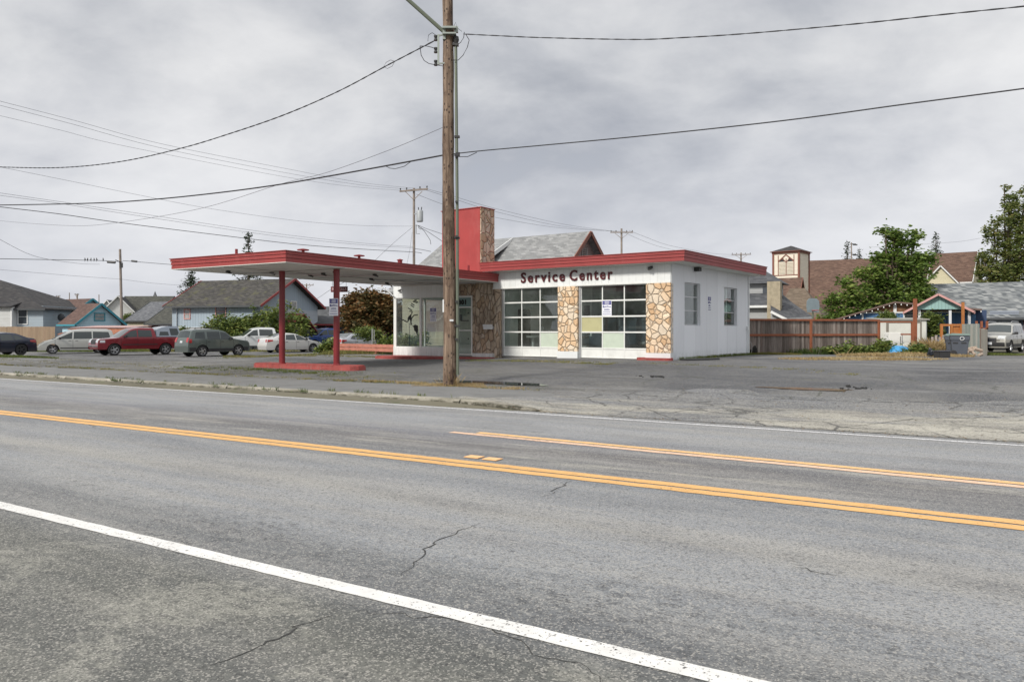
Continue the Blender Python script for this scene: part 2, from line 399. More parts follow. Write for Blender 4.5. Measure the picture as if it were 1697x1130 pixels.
def m_lot():
    m, nt, b, nb = newmat('lot_asphalt'); o = objc(nt); x, y, z = nb.sep(o)
    f = nb.noise(o, .22, 6, .6, .5)
    c = nb.ramp(f, [(.36, (.060, .062, .067)), (.45, (.105, .107, .112)), (.54, (.165, .162, .152)), (.66, (.25, .243, .228))])
    f = nb.noise(nb.mapping(o, scale=(.35, 1.6, 1), rot=(0, 0, R(8))), .8, 7, .68)
    c = nb.mix(nb.rng(f, .52, .66, 0, .75), c, (.32, .315, .31))
    f = nb.noise(nb.mapping(o, scale=(.5, 1.5, 1), loc=(9, 4, 0)), .6, 7, .68)
    c = nb.mix(nb.rng(f, .48, .68, 0, .75), c, (.082, .083, .086))
    # the forecourt by the service bays is newer and darker; left of it brownish moss
    dk = nb.math('MULTIPLY', nb.math('MULTIPLY', nb.rng(x, -21, -17), nb.rng(x, 1, -5)), nb.math('MULTIPLY', nb.rng(y, 17, 20), nb.rng(y, 32, 27)))
    c = nb.mix(nb.math('MULTIPLY', dk, .5), c, (.085, .088, .095))
    ms = nb.math('MULTIPLY', nb.rng(y, 16.4, 17.2), nb.rng(y, 27, 17.5)); ms = nb.math('MULTIPLY', ms, nb.rng(x, -6, -16))
    f = nb.noise(nb.mapping(o, scale=(.25, 1.5, 1)), 1.3, 6, .7)
    c = nb.mix(nb.math('MULTIPLY', ms, nb.rng(f, .42, .62, 0, .75)), c, (.125, .115, .072))
    f = nb.noise(nb.mapping(o, scale=(.4, 1.2, 1), loc=(1, 7, 0)), 1.9, 6, .7)
    c = nb.mix(nb.rng(f, .60, .72, 0, .55), c, (.13, .125, .06))
    e = nb.vor(nb.vadd(o, nb.noisec(o, .9), 1.1), .33, 'DISTANCE_TO_EDGE')
    c = nb.mix(nb.math('MULTIPLY', nb.rng(e, .006, .014, .75, 0), nb.rng(nb.noise(o, .3, 3), .42, .55)), c, (.05, .055, .035))
    c = nb.mix(1.0, c, (.72, .73, .75), 'MULTIPLY')
    c, h1, h2 = aggregate(nb, o, c, .36, scl=70)
    nb.L(c, b.inputs['Base Color'])
    wet = nb.noise(nb.mapping(o, scale=(.3, 1.3, 1), loc=(3, 1, 0)), .9, 5, .6)
    nb.L(nb.rng(wet, .56, .68, .82, .42), b.inputs['Roughness'])
    bump(nb, b, nb.math('ADD', h1, nb.noise(o, 9, 6, .7)), .5, .012)
    return m
def m_apron():
    m, nt, b, nb = newmat('apron_concrete'); o = objc(nt); x, y, z = nb.sep(o)
    f = nb.noise(nb.mapping(o, scale=(.35, 1, 1)), 1.1, 7, .68)
    tan = nb.ramp(f, [(.34, (.19, .18, .16)), (.48, (.31, .295, .25)), (.64, (.41, .39, .33))])
    f2 = nb.noise(nb.mapping(o, scale=(.22, 1, 1), loc=(5, 5, 0)), .9, 6, .65)
    top = nb.math('ADD', nb.rng(y, 15.0, 17.6), nb.math('MULTIPLY', nb.math('SUBTRACT', f2, .5), 3.0))
    top = nb.math('ADD', top, nb.rng(x, -1.0, -4.5, 0, .42))
    old = nb.ramp(nb.noise(o, .4, 6, .65), [(.35, (.105, .11, .115)), (.6, (.18, .18, .175))])
    c = nb.mix(nb.rng(top, .35, .75), tan, old)
    fz = nb.noise(nb.mapping(o, scale=(.4, 1, 1), loc=(2, 8, 0)), .8, 5, .6); c = nb.mix(nb.rng(fz, .52, .6, 0, .75), c, (.155, .16, .168))
    ov = nb.vadd(o, nb.noisec(o, 1.6), .45)
    e = nb.vor(nb.mapping(ov, scale=(.85, 1.25, 1)), .95, 'DISTANCE_TO_EDGE')
    where = nb.rng(nb.noise(nb.mapping(o, scale=(.5, 1, 1)), .35, 2), .44, .50); where = nb.math('MAXIMUM', where, nb.rng(x, -1.5, 1.0))
    cr = nb.math('MULTIPLY', nb.rng(e, .012, .03, .85, 0), where)
    c = nb.mix(cr, c, (.055, .055, .05))
    c, h1, h2 = aggregate(nb, o, c, .50, scl=55)
    nb.L(c, b.inputs['Base Color']); b.inputs['Roughness'].default_value = .85
    bump(nb, b, nb.math('ADD', nb.math('SUBTRACT', h1, nb.math('MULTIPLY', cr, 3)), nb.noise(o, 14, 6, .7)), .5, .012)
    return m
def m_paint(name, col, wear=.5, fleck=.5):
    m, nt, b, nb = newmat(name); o = objc(nt); out = nt.nodes['Material Output']
    f = nb.noise(o, 34, 6, .78); f2 = nb.noise(nb.mapping(o, scale=(.3, 2, 1)), 1.4, 5, .6)
    x_, y_, z_ = nb.sep(nb.vor(o, 75, 'F1', out='Color'))
    a = nb.math('ADD', f, nb.math('MULTIPLY', nb.math('SUBTRACT', f2, .5), .25))
    a = nb.math('ADD', a, nb.math('MULTIPLY', nb.math('SUBTRACT', x_, .5), .16))
    tr = nt.nodes.new('ShaderNodeBsdfTransparent'); mx = nt.nodes.new('ShaderNodeMixShader')
    nb.L(nb.rng(a, wear, wear+.035), mx.inputs[0]); nb.L(tr.outputs[0], mx.inputs[2] if False else mx.inputs[1]); nb.L(b.outputs[0], mx.inputs[2]); nb.L(mx.outputs[0], out.inputs[0])
    c = nb.mix(nb.rng(nb.noise(o, 5, 5, .7), .4, .75, 0, fleck), col, tuple(k*.62 for k in col))
    nb.L(c, b.inputs['Base Color']); b.inputs['Roughness'].default_value = .6
    return m
M = {}
M['road'] = m_road(); M['lot'] = m_lot(); M['apron'] = m_apron()
M['dirt'] = plain('bare_ground', (.13, .12, .085), .95, var=.4, scale=.4, dirt=(.06, .08, .03))
def sheet(mb, ss, vs, zf):
    n = len(mb.v); k = len(vs)
    mb.v += [(s, v, zf(s, v)) for s in ss for v in vs]
    fs = [(n+i*k+j, n+(i+1)*k+j, n+(i+1)*k+j+1, n+i*k+j+1) for i in range(len(ss)-1) for j in range(k-1)]
    mb.f += fs; mb.m += [0]*len(fs)
def Hs(s, v): return H(*W(s, v))
def lin(a, b, n): return [a+(b-a)*i/n for i in range(n+1)]
g = MB(); ss = [-900, -600, -400, -260, -180, -140]+lin(-110, 60, 85)+[80, 120, 200, 400, 900]
vs = [-900, -300, -60, -8, 6, 13.30, 13.55]+lin(14.2, 72, 40)+[80, 100, 140, 220, 400, 1000]
sheet(g, ss, vs, lambda s, v: (Hs(s, v) if v > 13.5 else 0)-.045)
struct('ground', g, M['dirt'], RZ, smooth=True, fix=False)
g = MB(); sheet(g, lin(-260, 120, 60), [-3.2, 3, 8, 13.62], lambda s, v: 0.)
struct('road', g, M['road'], RZ, fix=False)
g = MB(); sheet(g, lin(-80, 46, 252), lin(13.86, 48, 92), lambda s, v: Hs(s, v))
struct('parking_lot', g, M['lot'], RZ, smooth=True, fix=False)
M['walk'] = plain('sidewalk_asphalt', (.160, .160, .155), .85, var=.3, scale=1.3, dirt=(.10, .105, .08), bumpy=.01)
g = MB(); n0 = 60
ss = lin(-120, -7.2, 150)
for i, s in enumerate(ss):
    t = sm(s, -10.5, -7.0); v0 = 13.86; v1 = 16.75+.12*math.sin(s*1.3)+.07*math.sin(s*3.1)-t*1.2
    v0 = v0+t*1.2
    for j in range(5):
        v = v0+(v1-v0)*j/4; g.v.append((s, v, Hs(s, v)+.008))
for i in range(len(ss)-1):
    for j in range(4): g.f.append((i*5+j, (i+1)*5+j, (i+1)*5+j+1, i*5+j+1)); g.m.append(0)
struct('sidewalk', g, M['walk'], RZ, fix=False)
g = MB(); rnd = random.Random(3)
ss = lin(-10.2, 40, 160); k = 12
for s in ss:
    v0 = 13.60 + (0 if s > -7.3 else .26*sm(-s, 7.3, 9)); v1 = 14.6+3.6*sm(s, -10.2, -5.5)+.35*math.sin(s*.7)+.2*math.sin(s*2.3+1)+.1*math.sin(s*6)
    for j in range(k+1): v = v0+(v1-v0)*j/k; g.v.append((s, v, Hs(s, v)+(.012 if j else .004)))
for i in range(len(ss)-1):
    for j in range(k): g.f.append((i*(k+1)+j, (i+1)*(k+1)+j, (i+1)*(k+1)+j+1, i*(k+1)+j+1)); g.m.append(0)
struct('driveway_apron', g, M['apron'], RZ, fix=False)
# kerb of cast lengths, chipped, moss and painted-in shade on the dark face; tapers out at the driveway
def m_kerb():
    m, nt, b, nb = newmat('kerb_concrete'); o = objc(nt); x, y, z = nb.sep(o)
    c = nb.ramp(nb.noise(nb.mapping(o, scale=(.6, 1, 1)), 2.4, 7, .7), [(.34, (.13, .12, .085)), (.48, (.24, .225, .18)), (.64, (.36, .335, .28))])
    low = nb.rng(z, .14, .10); f = nb.noise(nb.mapping(o, scale=(.7, 1, 1)), 4.5, 7, .75)
    c = nb.mix(nb.math('MULTIPLY', low, nb.rng(f, .44, .56, .25, .95)), c, (.030, .027, .016))
    c = nb.mix(nb.math('MULTIPLY', low, nb.rng(f, .58, .68, 0, .8)), c, (.11, .14, .03))
    nb.L(c, b.inputs['Base Color']); b.inputs['Roughness'].default_value = .9
    bump(nb, b, nb.noise(o, 16, 6, .75), .7, .02); return m
M['kerb'] = m_kerb()
k = MB(); joints = [-7.0, -9.7]
s = -9.7
while s > -115: s -= 3.9+rnd.uniform(-.5, .5); joints.append(s)
for a, b_ in zip(joints, joints[1:]):
    pts = lin(b_+.02, a-.02, 14); n = len(k.v)
    for q in pts:
        h = .15 if q < -9.7 else .15*(1-sm(q, -9.75, -7.0))+.006
        j = rnd.uniform(-.008, .008)
        prof = [(13.60+j, -.05), (13.57+j, h*.45), (13.60+j, h-.02), (13.63+j, h), (13.78, h+.004), (13.90, h-.002), (13.91, -.05)]
        k.v += [(q, v, z+rnd.uniform(-.004, .004)) for v, z in prof]
    for i in range(14):
        for j in range(6): k.f.append((n+i*7+j, n+(i+1)*7+j, n+(i+1)*7+j+1, n+i*7+j+1)); k.m.append(0)
    k.f += [tuple(n+j for j in range(7)), tuple(n+14*7+j for j in range(7))]; k.m += [0, 0]
struct('kerb', k, M['kerb'], RZ)
# painted lines
def stripe(name, s0, s1, vf, wd, mat, z=.005, ragged=.004):
    mb = MB(); n = int((s1-s0)/.12)+1; rr = random.Random(int(abs(s0*10))+int(wd*100))
    for i in range(n+1):
        s = s0+(s1-s0)*i/n; v = vf(s); mb.v += [(s, v-wd/2+rr.uniform(-ragged, ragged), z), (s, v+wd/2+rr.uniform(-ragged, ragged), z)]
    for i in range(n): mb.f.append((2*i, 2*i+2, 2*i+3, 2*i+1)); mb.m.append(0)
    return struct(name, mb, mat, RZ, fix=False)
wh = m_paint('white_paint', (.70, .69, .66), .35, .5); ye = m_paint('yellow_paint', (.70, .40, .14), .33, .45)
ye2 = m_paint('worn_yellow_paint', (.76, .47, .20), .37, .35); wh2 = m_paint('worn_white_paint', (.72, .72, .72), .42)
stripe('edge_line', -110, 30, lambda s: 3.70-.006*(s+7.93), .145, wh)
stripe('far_edge_line', -110, 40, lambda s: 13.22+.02*math.sin(s*.3), .11, wh2)
stripe('centre_line', -110, 30, lambda s: 7.725, .175, ye, ragged=.010)
stripe('centre_line', -110, 30, lambda s: 7.945, .175, ye, ragged=.010)
def vb(s): return 10.22-.050*(s+7.06)
stripe('turn_bay_line', -7.4, 25, lambda s: vb(s)-.10, .15, m_paint('faded_yellow_paint', (.74, .50, .34), .35, .35), ragged=.01)
stripe('turn_bay_line', -7.0, 25, lambda s: vb(s)+.10, .15, ye2, ragged=.01)
for i, (px, D) in enumerate(((786, 10.05), (816, 9.88))):
    X, Y = at(px, D); mb = MB(); mb.box(-.11, .11, -.085, .085, .004, .014)
    o = mb.build('road_marker', plain('marker_yellow', (.80, .48, .22), .5), None, bevel=.004); o.location = (X, Y, 0); o.rotation_euler = (0, 0, RZ)
    tag(o, ('left' if i == 0 else 'right')+' one of two small yellow square markers beside the centre line', 'road marker', 'yellow markers by the centre line')
# cracks opened in the asphalt
def crack(mb, pts, w0, seed, zf=lambda x, y: .003, branch=.25):
    rr = random.Random(seed); path = []
    for (a, b_) in zip(pts, pts[1:]):
        L = math.dist(a, b_); n = max(2, int(L/.05))
        for i in range(n):
            t = i/n; path.append((a[0]+(b_[0]-a[0])*t, a[1]+(b_[1]-a[1])*t))
    off = 0; P = []
    for i, p in enumerate(path):
        off = off*.80+rr.uniform(-.035, .035); P.append((p[0]+off+rr.uniform(-.012, .012), p[1]+off*.7+rr.uniform(-.012, .012)))
    n = len(mb.v)
    for i, p in enumerate(P):
        q = P[min(i+1, len(P)-1)]; o_ = P[max(i-1, 0)]; dx, dy = q[0]-o_[0], q[1]-o_[1]; L = math.hypot(dx, dy) or 1
        t = i/(len(P)-1); wd = .72*w0*(.25+.75*math.sin(PI*min(1, t*1.02+.02)))*rr.uniform(.35, 1.2)
        z = zf(*p); mb.v += [(p[0]-dy/L*wd, p[1]+dx/L*wd, z), (p[0]+dy/L*wd, p[1]-dx/L*wd, z)]
    for i in range(len(P)-1): mb.f.append((n+2*i, n+2*i+2, n+2*i+3, n+2*i+1)); mb.m.append(0)
def gp(px, py): D = F*CZ/(py-HZ); return at(px, D)
mb = MB()
crack(mb, [gp(797, 868), gp(760, 880), gp(735, 892), gp(702, 915), gp(690, 935), gp(664, 958)], .010, 1)
crack(mb, [gp(942, 797), gp(930, 805), gp(905, 820), gp(890, 826)], .011, 2)
crack(mb, [gp(940, 797), gp(958, 788), gp(962, 780)], .006, 12)
crack(mb, [gp(1000, 1128), gp(985, 1100), gp(930, 1090), gp(800, 1040), gp(740, 1032), gp(600, 1013), gp(560, 1018), gp(530, 1028)], .008, 3)
crack(mb, [gp(560, 1018), gp(500, 1035), gp(470, 1052), gp(400, 1078), gp(300, 1120)], .011, 4)
crack(mb, [gp(1315, 941), gp(1360, 950), gp(1411, 957)], .008, 5)
crack(mb, [gp(1160, 922), gp(1190, 924)], .006, 6); crack(mb, [gp(1425, 1050), gp(1450, 1055)], .01, 7)
crack(mb, [gp(880, 716), gp(912, 716)], .012, 8); crack(mb, [gp(140, 700), gp(165, 712)], .008, 9)
crack(mb, [gp(827, 866), gp(845, 868)], .012, 10)
def lotz(x, y): return H(x, y)+.020
crack(mb, [W(-9, 13.62), W(0, 13.60), W(8, 13.64), W(20, 13.6), W(40, 13.62)], .030, 21, lotz)
crack(mb, [W(-7, 15.5), W(-5.5, 16.6), W(-3.5, 17.4), W(0, 17.9), W(4, 18.2), W(10, 18.6)], .022, 22, lotz)
crack(mb, [W(-2.2, 13.7), W(-1.2, 15.3), W(.4, 16.4), W(.8, 17.8)], .018, 23, lotz); crack(mb, [W(1.2, 13.7), W(1.9, 14.8), W(3.4, 15.2), W(5.0, 16.2)], .016, 24, lotz)
crack(mb, [W(-.3, 15.9), W(1.6, 15.6), W(3.4, 15.2)], .014, 25, lotz); crack(mb, [W(-12, 22), W(-9, 21.5), W(-5, 22.5), W(0, 21.8)], .02, 26, lotz)
crack(mb, [W(-16, 20), W(-10, 19.2), W(-6, 19.5)], .016, 27, lotz); crack(mb, [W(-30, 23), W(-24, 22), W(-20, 23), W(-15, 22.2)], .02, 28, lotz); crack(mb, [W(-9.6, 13.9), W(-9.3, 15.2), W(-8.2, 16.3), W(-7.0, 16.8)], .012, 29, lotz)
M['crack'] = plain('crack_dark', (.045, .045, .043), .95)
struct('pavement_crack', mb, M['crack'], fix=False)
# rain puddles in the hollows of the lot
def m_water(name, col, rough=.03):
    m, nt, b, nb = newmat(name); b.inputs['Base Color'].default_value = (*col, 1); b.inputs['Roughness'].default_value = rough; b.inputs['IOR'].default_value = 1.33
    b.inputs['Specular IOR Level'].default_value = .8
    bump(nb, b, nb.noise(objc(nt), 3, 2), .06, .01); return m
def puddle(i, mat, rs, rv, z, label):
    a, b_ = PUD[i][:2]; mb = MB(); rr = random.Random(i+5); k_ = 46
    ph = [rr.uniform(0, 6) for _ in range(4)]
    pts = []
    for j in range(k_):
        t = 2*PI*j/k_; q = 1+.13*math.sin(3*t+ph[0])+.09*math.sin(5*t+ph[1])+.06*math.sin(9*t+ph[2]); pts.append((a+rs*q*math.cos(t), b_+rv*q*math.sin(t), z))
    mb.v = pts; mb.f = [tuple(range(k_))]; mb.m = [0]
    o = struct('puddle', mb, mat, RZ); o['label'] = label
puddle(0, m_water('clear_water', (.03, .03, .03)), 1.7, .52, PUD[0][4]+.012, 'long shallow rain puddle beside the foot of the big wooden pole')
puddle(1, m_water('muddy_water', (.17, .11, .06), .12), 1.0, .36, PUD[1][4]+.012, 'brown muddy puddle in the middle of the lot')
# ------------------------------------------------------------ the service station
M['red'] = plain('red_fascia_paint', (.29, .045, .043), .5, var=.16, scale=1.1, dirt=(.36, .12, .11), bumpy=.002)
M['redstucco'] = plain('red_stucco', (.34, .046, .044), .65, var=.2, scale=.7, dirt=(.36, .12, .11), bumpy=.006)
M['redkerb'] = plain('red_kerb_paint', (.34, .070, .062), .8, var=.45, scale=3.5, dirt=(.24, .17, .14), bumpy=.01)
M['column'] = plain('red_column_paint', (.20, .020, .024), .38, var=.2, scale=1.5, dirt=(.20, .04, .04))
M['white'] = plain('white_wall_paint', (.68, .70, .70), .5, var=.10, scale=.8, dirt=(.45, .46, .43))
M['whitem'] = siding('white_metal_panels', (.80, .82, .85), 1.22, True, dirt=(.54, .56, .58), wear=.22, gap=.012)
M['whiteboard'] = siding('white_board_header', (.74, .76, .75), .31, True, dirt=(.42, .44, .41), wear=.35, gap=.02)
M['soffit'] = plain('soffit_white', (.66, .67, .62), .6, var=.18, scale=.9, dirt=(.30, .30, .25))
M['frame'] = plain('door_frame_white', (.72, .73, .70), .45, var=.14, scale=2, dirt=(.42, .41, .36))
M['alu'] = plain('aluminium', (.55, .56, .57), .35, .7, var=.1)
M['stone'] = stone('flagstone_light', 4.1, (1, 1, .95))
M['stoned'] = stone('flagstone_dark', 4.0, (1.25, 1.25, .6), [(.40, .28, .18), (.50, .38, .27), (.60, .50, .38), (.54, .45, .36)], (.06, .045, .03), grime=.6)
M['stonet'] = stone('flagstone_tower', 3.3, (1.1, 1.1, .8), [(.42, .30, .18), (.50, .40, .28), (.60, .51, .39), (.52, .46, .38)], (.07, .055, .04), grime=.35)
M['glass'] = glassy('window_glass', (.90, .945, .935), .03)
M['glassd'] = glassy('office_glass', (.92, .955, .945), .05)
M['inner'] = plain('interior_wall', (.78, .80, .77), .8, var=.25, scale=.8, dirt=(.25, .26, .24))
M['innerd'] = plain('interior_grey', (.46, .50, .48), .8, var=.25, scale=.8)
M['conc'] = plain('slab_concrete', (.42, .41, .39), .85, var=.3, scale=1.2)
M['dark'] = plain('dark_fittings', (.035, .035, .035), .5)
M['letter'] = plain('maroon_letters', (.085, .008, .012), .45, var=.15)
M['black'] = plain('black_paint', (.010, .010, .010), .7)
M['grn'] = plain('pale_green_panel', (.50, .57, .47), .5, var=.1)
M['yel'] = plain('yellow_panel', (.44, .42, .23), .55, var=.1)
M['wood'] = plain('bench_wood', (.30, .19, .10), .7)
RS = math.atan2(-.581, .814)
st = thing('service_station', 'disused white service station with red flat roofs, stone piers and a canopy on two columns', 'service station', (6.2, 30.3, 0), RS)
TO = Matrix.Rotation(-RS, 4, 'Z') @ Matrix.Translation((-5.87-6.2, 38.5-30.3, 0)) @ Matrix.Rotation(RZ, 4, 'Z')   # office frame in station frame
def OM(): m = MB(); m.T = TO; return m
def fascia(mb, x0, x1, y0, y1, z0, z1, step=.014, groove=.03):
    h = (z1-z0)/3; gr = .022
    for k_ in range(3):
        o = step*(2-k_)*-1; a = z0+h*k_
        mb.box(x0-o, x1+o, y0-o, y1+o, a+(gr if k_ else 0), a+h)
        if k_: mb.box(x0-o+groove, x1+o-groove, y0-o+groove, y1+o-groove, a, a+gr)
mb = MB(); fascia(mb, -9.0, .8, -.6, 9.3, 4.25, 4.63)
mb.box(-9.03, .83, -.63, 9.33, 4.631, 4.655)
mb.build('roof_fascia', M['red'], st)
mb = MB(); mb.box(-8.9, .72, -.52, 9.22, 4.225, 4.249); mb.build('soffit', M['soffit'], st)
mb = MB(); mb.box(-8.62, -.001, -.06, .14, 3.5, 4.224); mb.build('header_board', M['whiteboard'], st)
mb = MB(); mb.box(-8.64, .0, -.075, -.062, 3.47, 3.53); mb.build('header_trim', M['frame'], st)
# side wall with its two openings, back wall
mb = MB(); z0, z1 = .2, 4.224
for a, b_, c, d in ((.0, 1.29, z0, z1), (2.94, 5.73, z0, z1), (7.42, 9.0, z0, z1), (1.29, 2.94, z0, 1.81), (5.73, 7.42, z0, 1.81), (1.29, 2.94, 3.56, z1), (5.73, 7.42, 3.56, z1)):
    mb.box(-.22, 0.002, a, b_, c, d)
mb.build('side_wall', M['whitem'], st)
mb = MB(); mb.box(-8.5, -.221, 8.8, 9.0, .2, z1); mb.box(-8.7, -8.5, .9, 9.0, .2, z1); mb.build('rear_wall', M['white'], st)
mb = MB(); mb.box(.003, .05, 8.9, 9.02, .4, 4.2); mb.build('corner_trim', M['white'], st)
mb = MB(); mb.box(.003, .02, .0, .06, .4, 4.2); mb.build('corner_trim', M['white'], st)
for yy0, yy1 in ((1.29, 2.94), (5.73, 7.42)):
    f = MB()
    for a, b_, c, d in ((yy0, yy0+.05, 1.81, 3.56), (yy1-.05, yy1, 1.81, 3.56), (yy0+.05, yy1-.05, 1.81, 1.86), (yy0+.05, yy1-.05, 3.51, 3.56), (yy0+.05, yy1-.05, 2.40, 2.44), (yy0+.05, yy1-.05, 2.97, 3.01)):
        f.box(-.17, -.12, a, b_, c, d)
    wf = f.build('window', M['alu'], st)
    p = MB(); p.box(-.150, -.146, yy0+.05, yy1-.05, 1.86, 3.51); p.build('pane', M['glass'], wf)
    if yy0 > 5:
        s_ = MB()
        for q in range(5): s_.cbox((-.21, (yy0+yy1)/2, 1.92+q*.1), (.05, 1.5, .012), ry=.5)
        s_.build('louvre', M['alu'], wf)
# stone piers on white plinths
for a, b_ in ((-5.155, -4.175), (-1.035, .012)):
    mb = MB(); mb.box(a, b_, -.10, .16, .73, 3.468); mb.build('stone_pier', M['stone'], st, bevel=.012)
    mb = MB(); mb.box(a-.01, b_+.012, -.13, .16, .3, .729); mb.build('pier_plinth', M['white'], st)
mb = MB(); mb.box(-8.52, -8.20, -.10, .14, .3, 3.468); mb.build('jamb', M['stoned'], st)
# overhead bay doors: five rows of three
def bay_door(x0, x1, solid):
    f = MB(); n = 3; y0, y1 = .05, .10; zs = [.47, .87, 1.54, 2.19, 2.84, 3.468]; w_ = (x1-x0)/n
    for z in zs: f.box(x0, x1, y0, y1, z-.03 if z > .5 else z, min(z+.03, 3.469))
    for i in range(n+1):
        x = x0+w_*i
        for za, zb in zip(zs, zs[1:]): f.box(max(x-.022, x0), min(x+.022, x1), y0+.002, y1-.002, za+.03, zb-.03)
    d = f.build('bay_door', M['frame'], st)
    p = MB(); p.box(x0+.022, x1-.022, .068, .08, .50, .84); p.build('kick_panel', M['frame'], d)
    for r_ in range(1, 5):
        for i in range(n):
            p = MB(); p.box(x0+w_*i+.022, x0+w_*(i+1)-.022, .072, .076, zs[r_]+.03, zs[r_+1]-.03)
            mt = solid.get((r_, i)); p.build('panel' if mt else 'pane', M[mt] if mt else M['glass'], d)
    j = MB(); j.box(x0-.09, x0-.002, .0, .16, .45, 3.468); j.build('door_jamb', M['alu'], st); j = MB(); j.box(x1+.002, x1+.02, .0, .16, .45, 3.468); j.build('door_jamb', M['alu'], st)
bay_door(-8.10, -5.178, {(1, 2): 'grn'})
bay_door(-4.08, -1.058, {(1, 1): 'grn', (2, 0): 'yel'})
# inside the workshop
mb = MB(); mb.box(-8.49, -.23, .11, 8.79, .3, .449); mb.build('workshop_floor', M['conc'], st)
mb = MB(); mb.box(-8.49, -4.9, 4.6, 4.7, .45, 4.2); mb.box(-4.88, -.23, 6.6, 6.7, .45, 4.2); mb.box(-5.0, -4.9, 2.4, 4.6, .45, 4.2); mb.box(-8.48, -8.42, .3, 4.6, .45, 4.2)
mb.build('inner_wall', M['inner'], st)
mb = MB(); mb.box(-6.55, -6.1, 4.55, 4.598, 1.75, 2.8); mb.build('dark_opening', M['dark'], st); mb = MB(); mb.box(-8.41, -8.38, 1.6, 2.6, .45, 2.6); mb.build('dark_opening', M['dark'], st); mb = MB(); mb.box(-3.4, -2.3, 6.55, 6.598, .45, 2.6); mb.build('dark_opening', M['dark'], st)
mb = MB(); mb.box(-8.3, -5.3, 3.6, 4.5, 1.25, 1.32)
for x in (-8.2, -5.4): mb.box(x, x+.08, 3.65, 3.73, .45, 1.25)
mb.beam((-6.2, 2.6, .9), (-5.1, 4.0, 2.0), .3, .06); mb.build('workbench', M['wood'], st)
mb = MB(); rr = random.Random(11)
for i in range(26): mb = MB(); mb.cbox((rr.uniform(-8.1, -5.4), rr.uniform(2.6, 4.4), rr.uniform(.5, 1.7)), (rr.uniform(.1, .5), .2, rr.uniform(.05, .4)), rr.uniform(0, 3), rr.uniform(-.3, .3)); mb.build('clutter', MATS.get('clutter_white') or plain('clutter_white', (.6, .61, .60), .6, var=.3), st)
mb = MB(); mb.lathe([(.0, 1.28), (.3, 1.28), (.34, 1.36), (.3, 1.34)], 16, (-7.5, 1.5, 0)); mb.tube([(-7.5, 1.5, .45), (-7.5, 1.5, 1.28)], .06)
mb.build('wash_basin', MATS['clutter_white'], st)
for i in range(3): mb = MB(); mb.lathe([(.18, .45+.24*i), (.33, .47+.24*i), (.36, .57+.24*i), (.33, .67+.24*i), (.18, .68+.24*i)], 20, (-1.7, 1.3, 0)); mb.build('old_tyre', M['dark'], st)
mb = MB(); mb.box(-4.6, -3.3, 1.6, 2.6, .45, 1.35); mb.build('cabinet', plain('cabinet_grey', (.33, .36, .38), .5), st); mb = MB(); mb.box(-4.2, -3.0, 4.5, 5.3, .45, 2.3); mb.build('cabinet', plain('cabinet_grey', (.33, .36, .38), .5), st)
mb = MB(); mb.box(-4.1, -1.3, 3.4, 3.7, 1.7, 1.8); mb.box(-4.1, -4.0, 3.4, 3.7, .45, 3.2); mb.box(-1.4, -1.3, 3.4, 3.7, .45, 3.2); mb.box(-4.1, -1.3, 3.4, 3.7, 2.9, 3.0); mb.build('storage_rack', M['alu'], st)
# lettering and little fittings on the header
text_mesh('header_lettering', 'Service', .61, M['letter'], st, (-7.08, -.085, 3.90), extrude=.022, bold=.013, spacing=1.28, sx=1.0, align='LEFT')
text_mesh('header_lettering', 'Center', .61, M['letter'], st, (-4.58, -.085, 3.90), extrude=.022, bold=.013, spacing=1.28, sx=.93, align='LEFT')
def flood(x, y, z, rz_=0):
    mb = MB(); mb.cbox((x, y, z), (.10, .05, .10)); mb.tube([(x, y-.02, z), (x+.02, y-.12, z-.03)], .02, 6); mb.lathe([(.03, 0), (.05, .05), (.075, .13), (.06, .13)], 10, (x+.03, y-.28, z-.04), 'Y')
    mb.lathe([(.03, 0), (.05, .05), (.075, .13)], 10, (x-.06, y-.22, z-.05), 'Y'); mb.build('flood_lamp', M['dark'], st)
flood(-.8, -.1, 4.10)
mb = MB(); mb.cbox((.13, 2.35, 4.13), (.22, .26, .16)); mb.cbox((.03, 2.35, 4.16), (.06, .1, .1)); mb.build('wall_lamp', M['dark'], st)
mb = MB(); mb.tube([(.03, 8.72, .5), (.03, 8.72, 1.7)], .018); mb.cbox((.05, 8.72, 1.72), (.08, .12, .16)); mb.build('pipe', M['white'], st)
# red stucco tower with a stone flank
mb = MB(); mb.box(-11.55, -9.262, -.2, .8, 3.9, 7.2); mb.build('tower', M['redstucco'], st, bevel=.01)
mb = MB(); mb.box(-9.26, -9.19, -.21, .81, 4.0, 7.21); mb.build('tower_stone_face', M['stonet'], st, bevel=.015)
mb = MB(); mb.box(-11.6, -9.17, -.235, .83, 7.212, 7.25); mb.build('tower_cap', M['red'], st)
# canopy
mb = OM(); fascia(mb, .44, 6.29, -12.58, 6.0, 3.785, 4.13); mb.box(.41, 6.32, -12.61, 6.03, 4.131, 4.15)
cf = mb.build('canopy_fascia', M['red'], st)
mb = OM(); mb.box(.47, 6.26, -12.55, 5.9, 3.765, 3.784); mb.build('canopy_soffit', M['soffit'], st)
mb = OM()
for y in (-9.9, -6.6, -3.4, -.8):
    mb.box(.47, 6.26, y-.015, y+.015, 3.752, 3.7645)
mb.box(3.2, 3.23, -12.5, -.2, 3.752, 3.7645)
mb.build('soffit_batten', plain('batten_grey', (.27, .27, .24), .7), st)
mb = OM()
for (x, y, x2, y2) in ((1.8, -11.2, 3.9, -8.6), (3.0, -8.4, 5.2, -7.2), (3.4, -5.4, 5.6, -3.0), (2.0, -2.8, 5.9, -1.4)):
    mb.tube([(x, y, 3.70), (x2, y2, 3.70)], .022, 6)
mb.build('conduit', M['alu'], st)
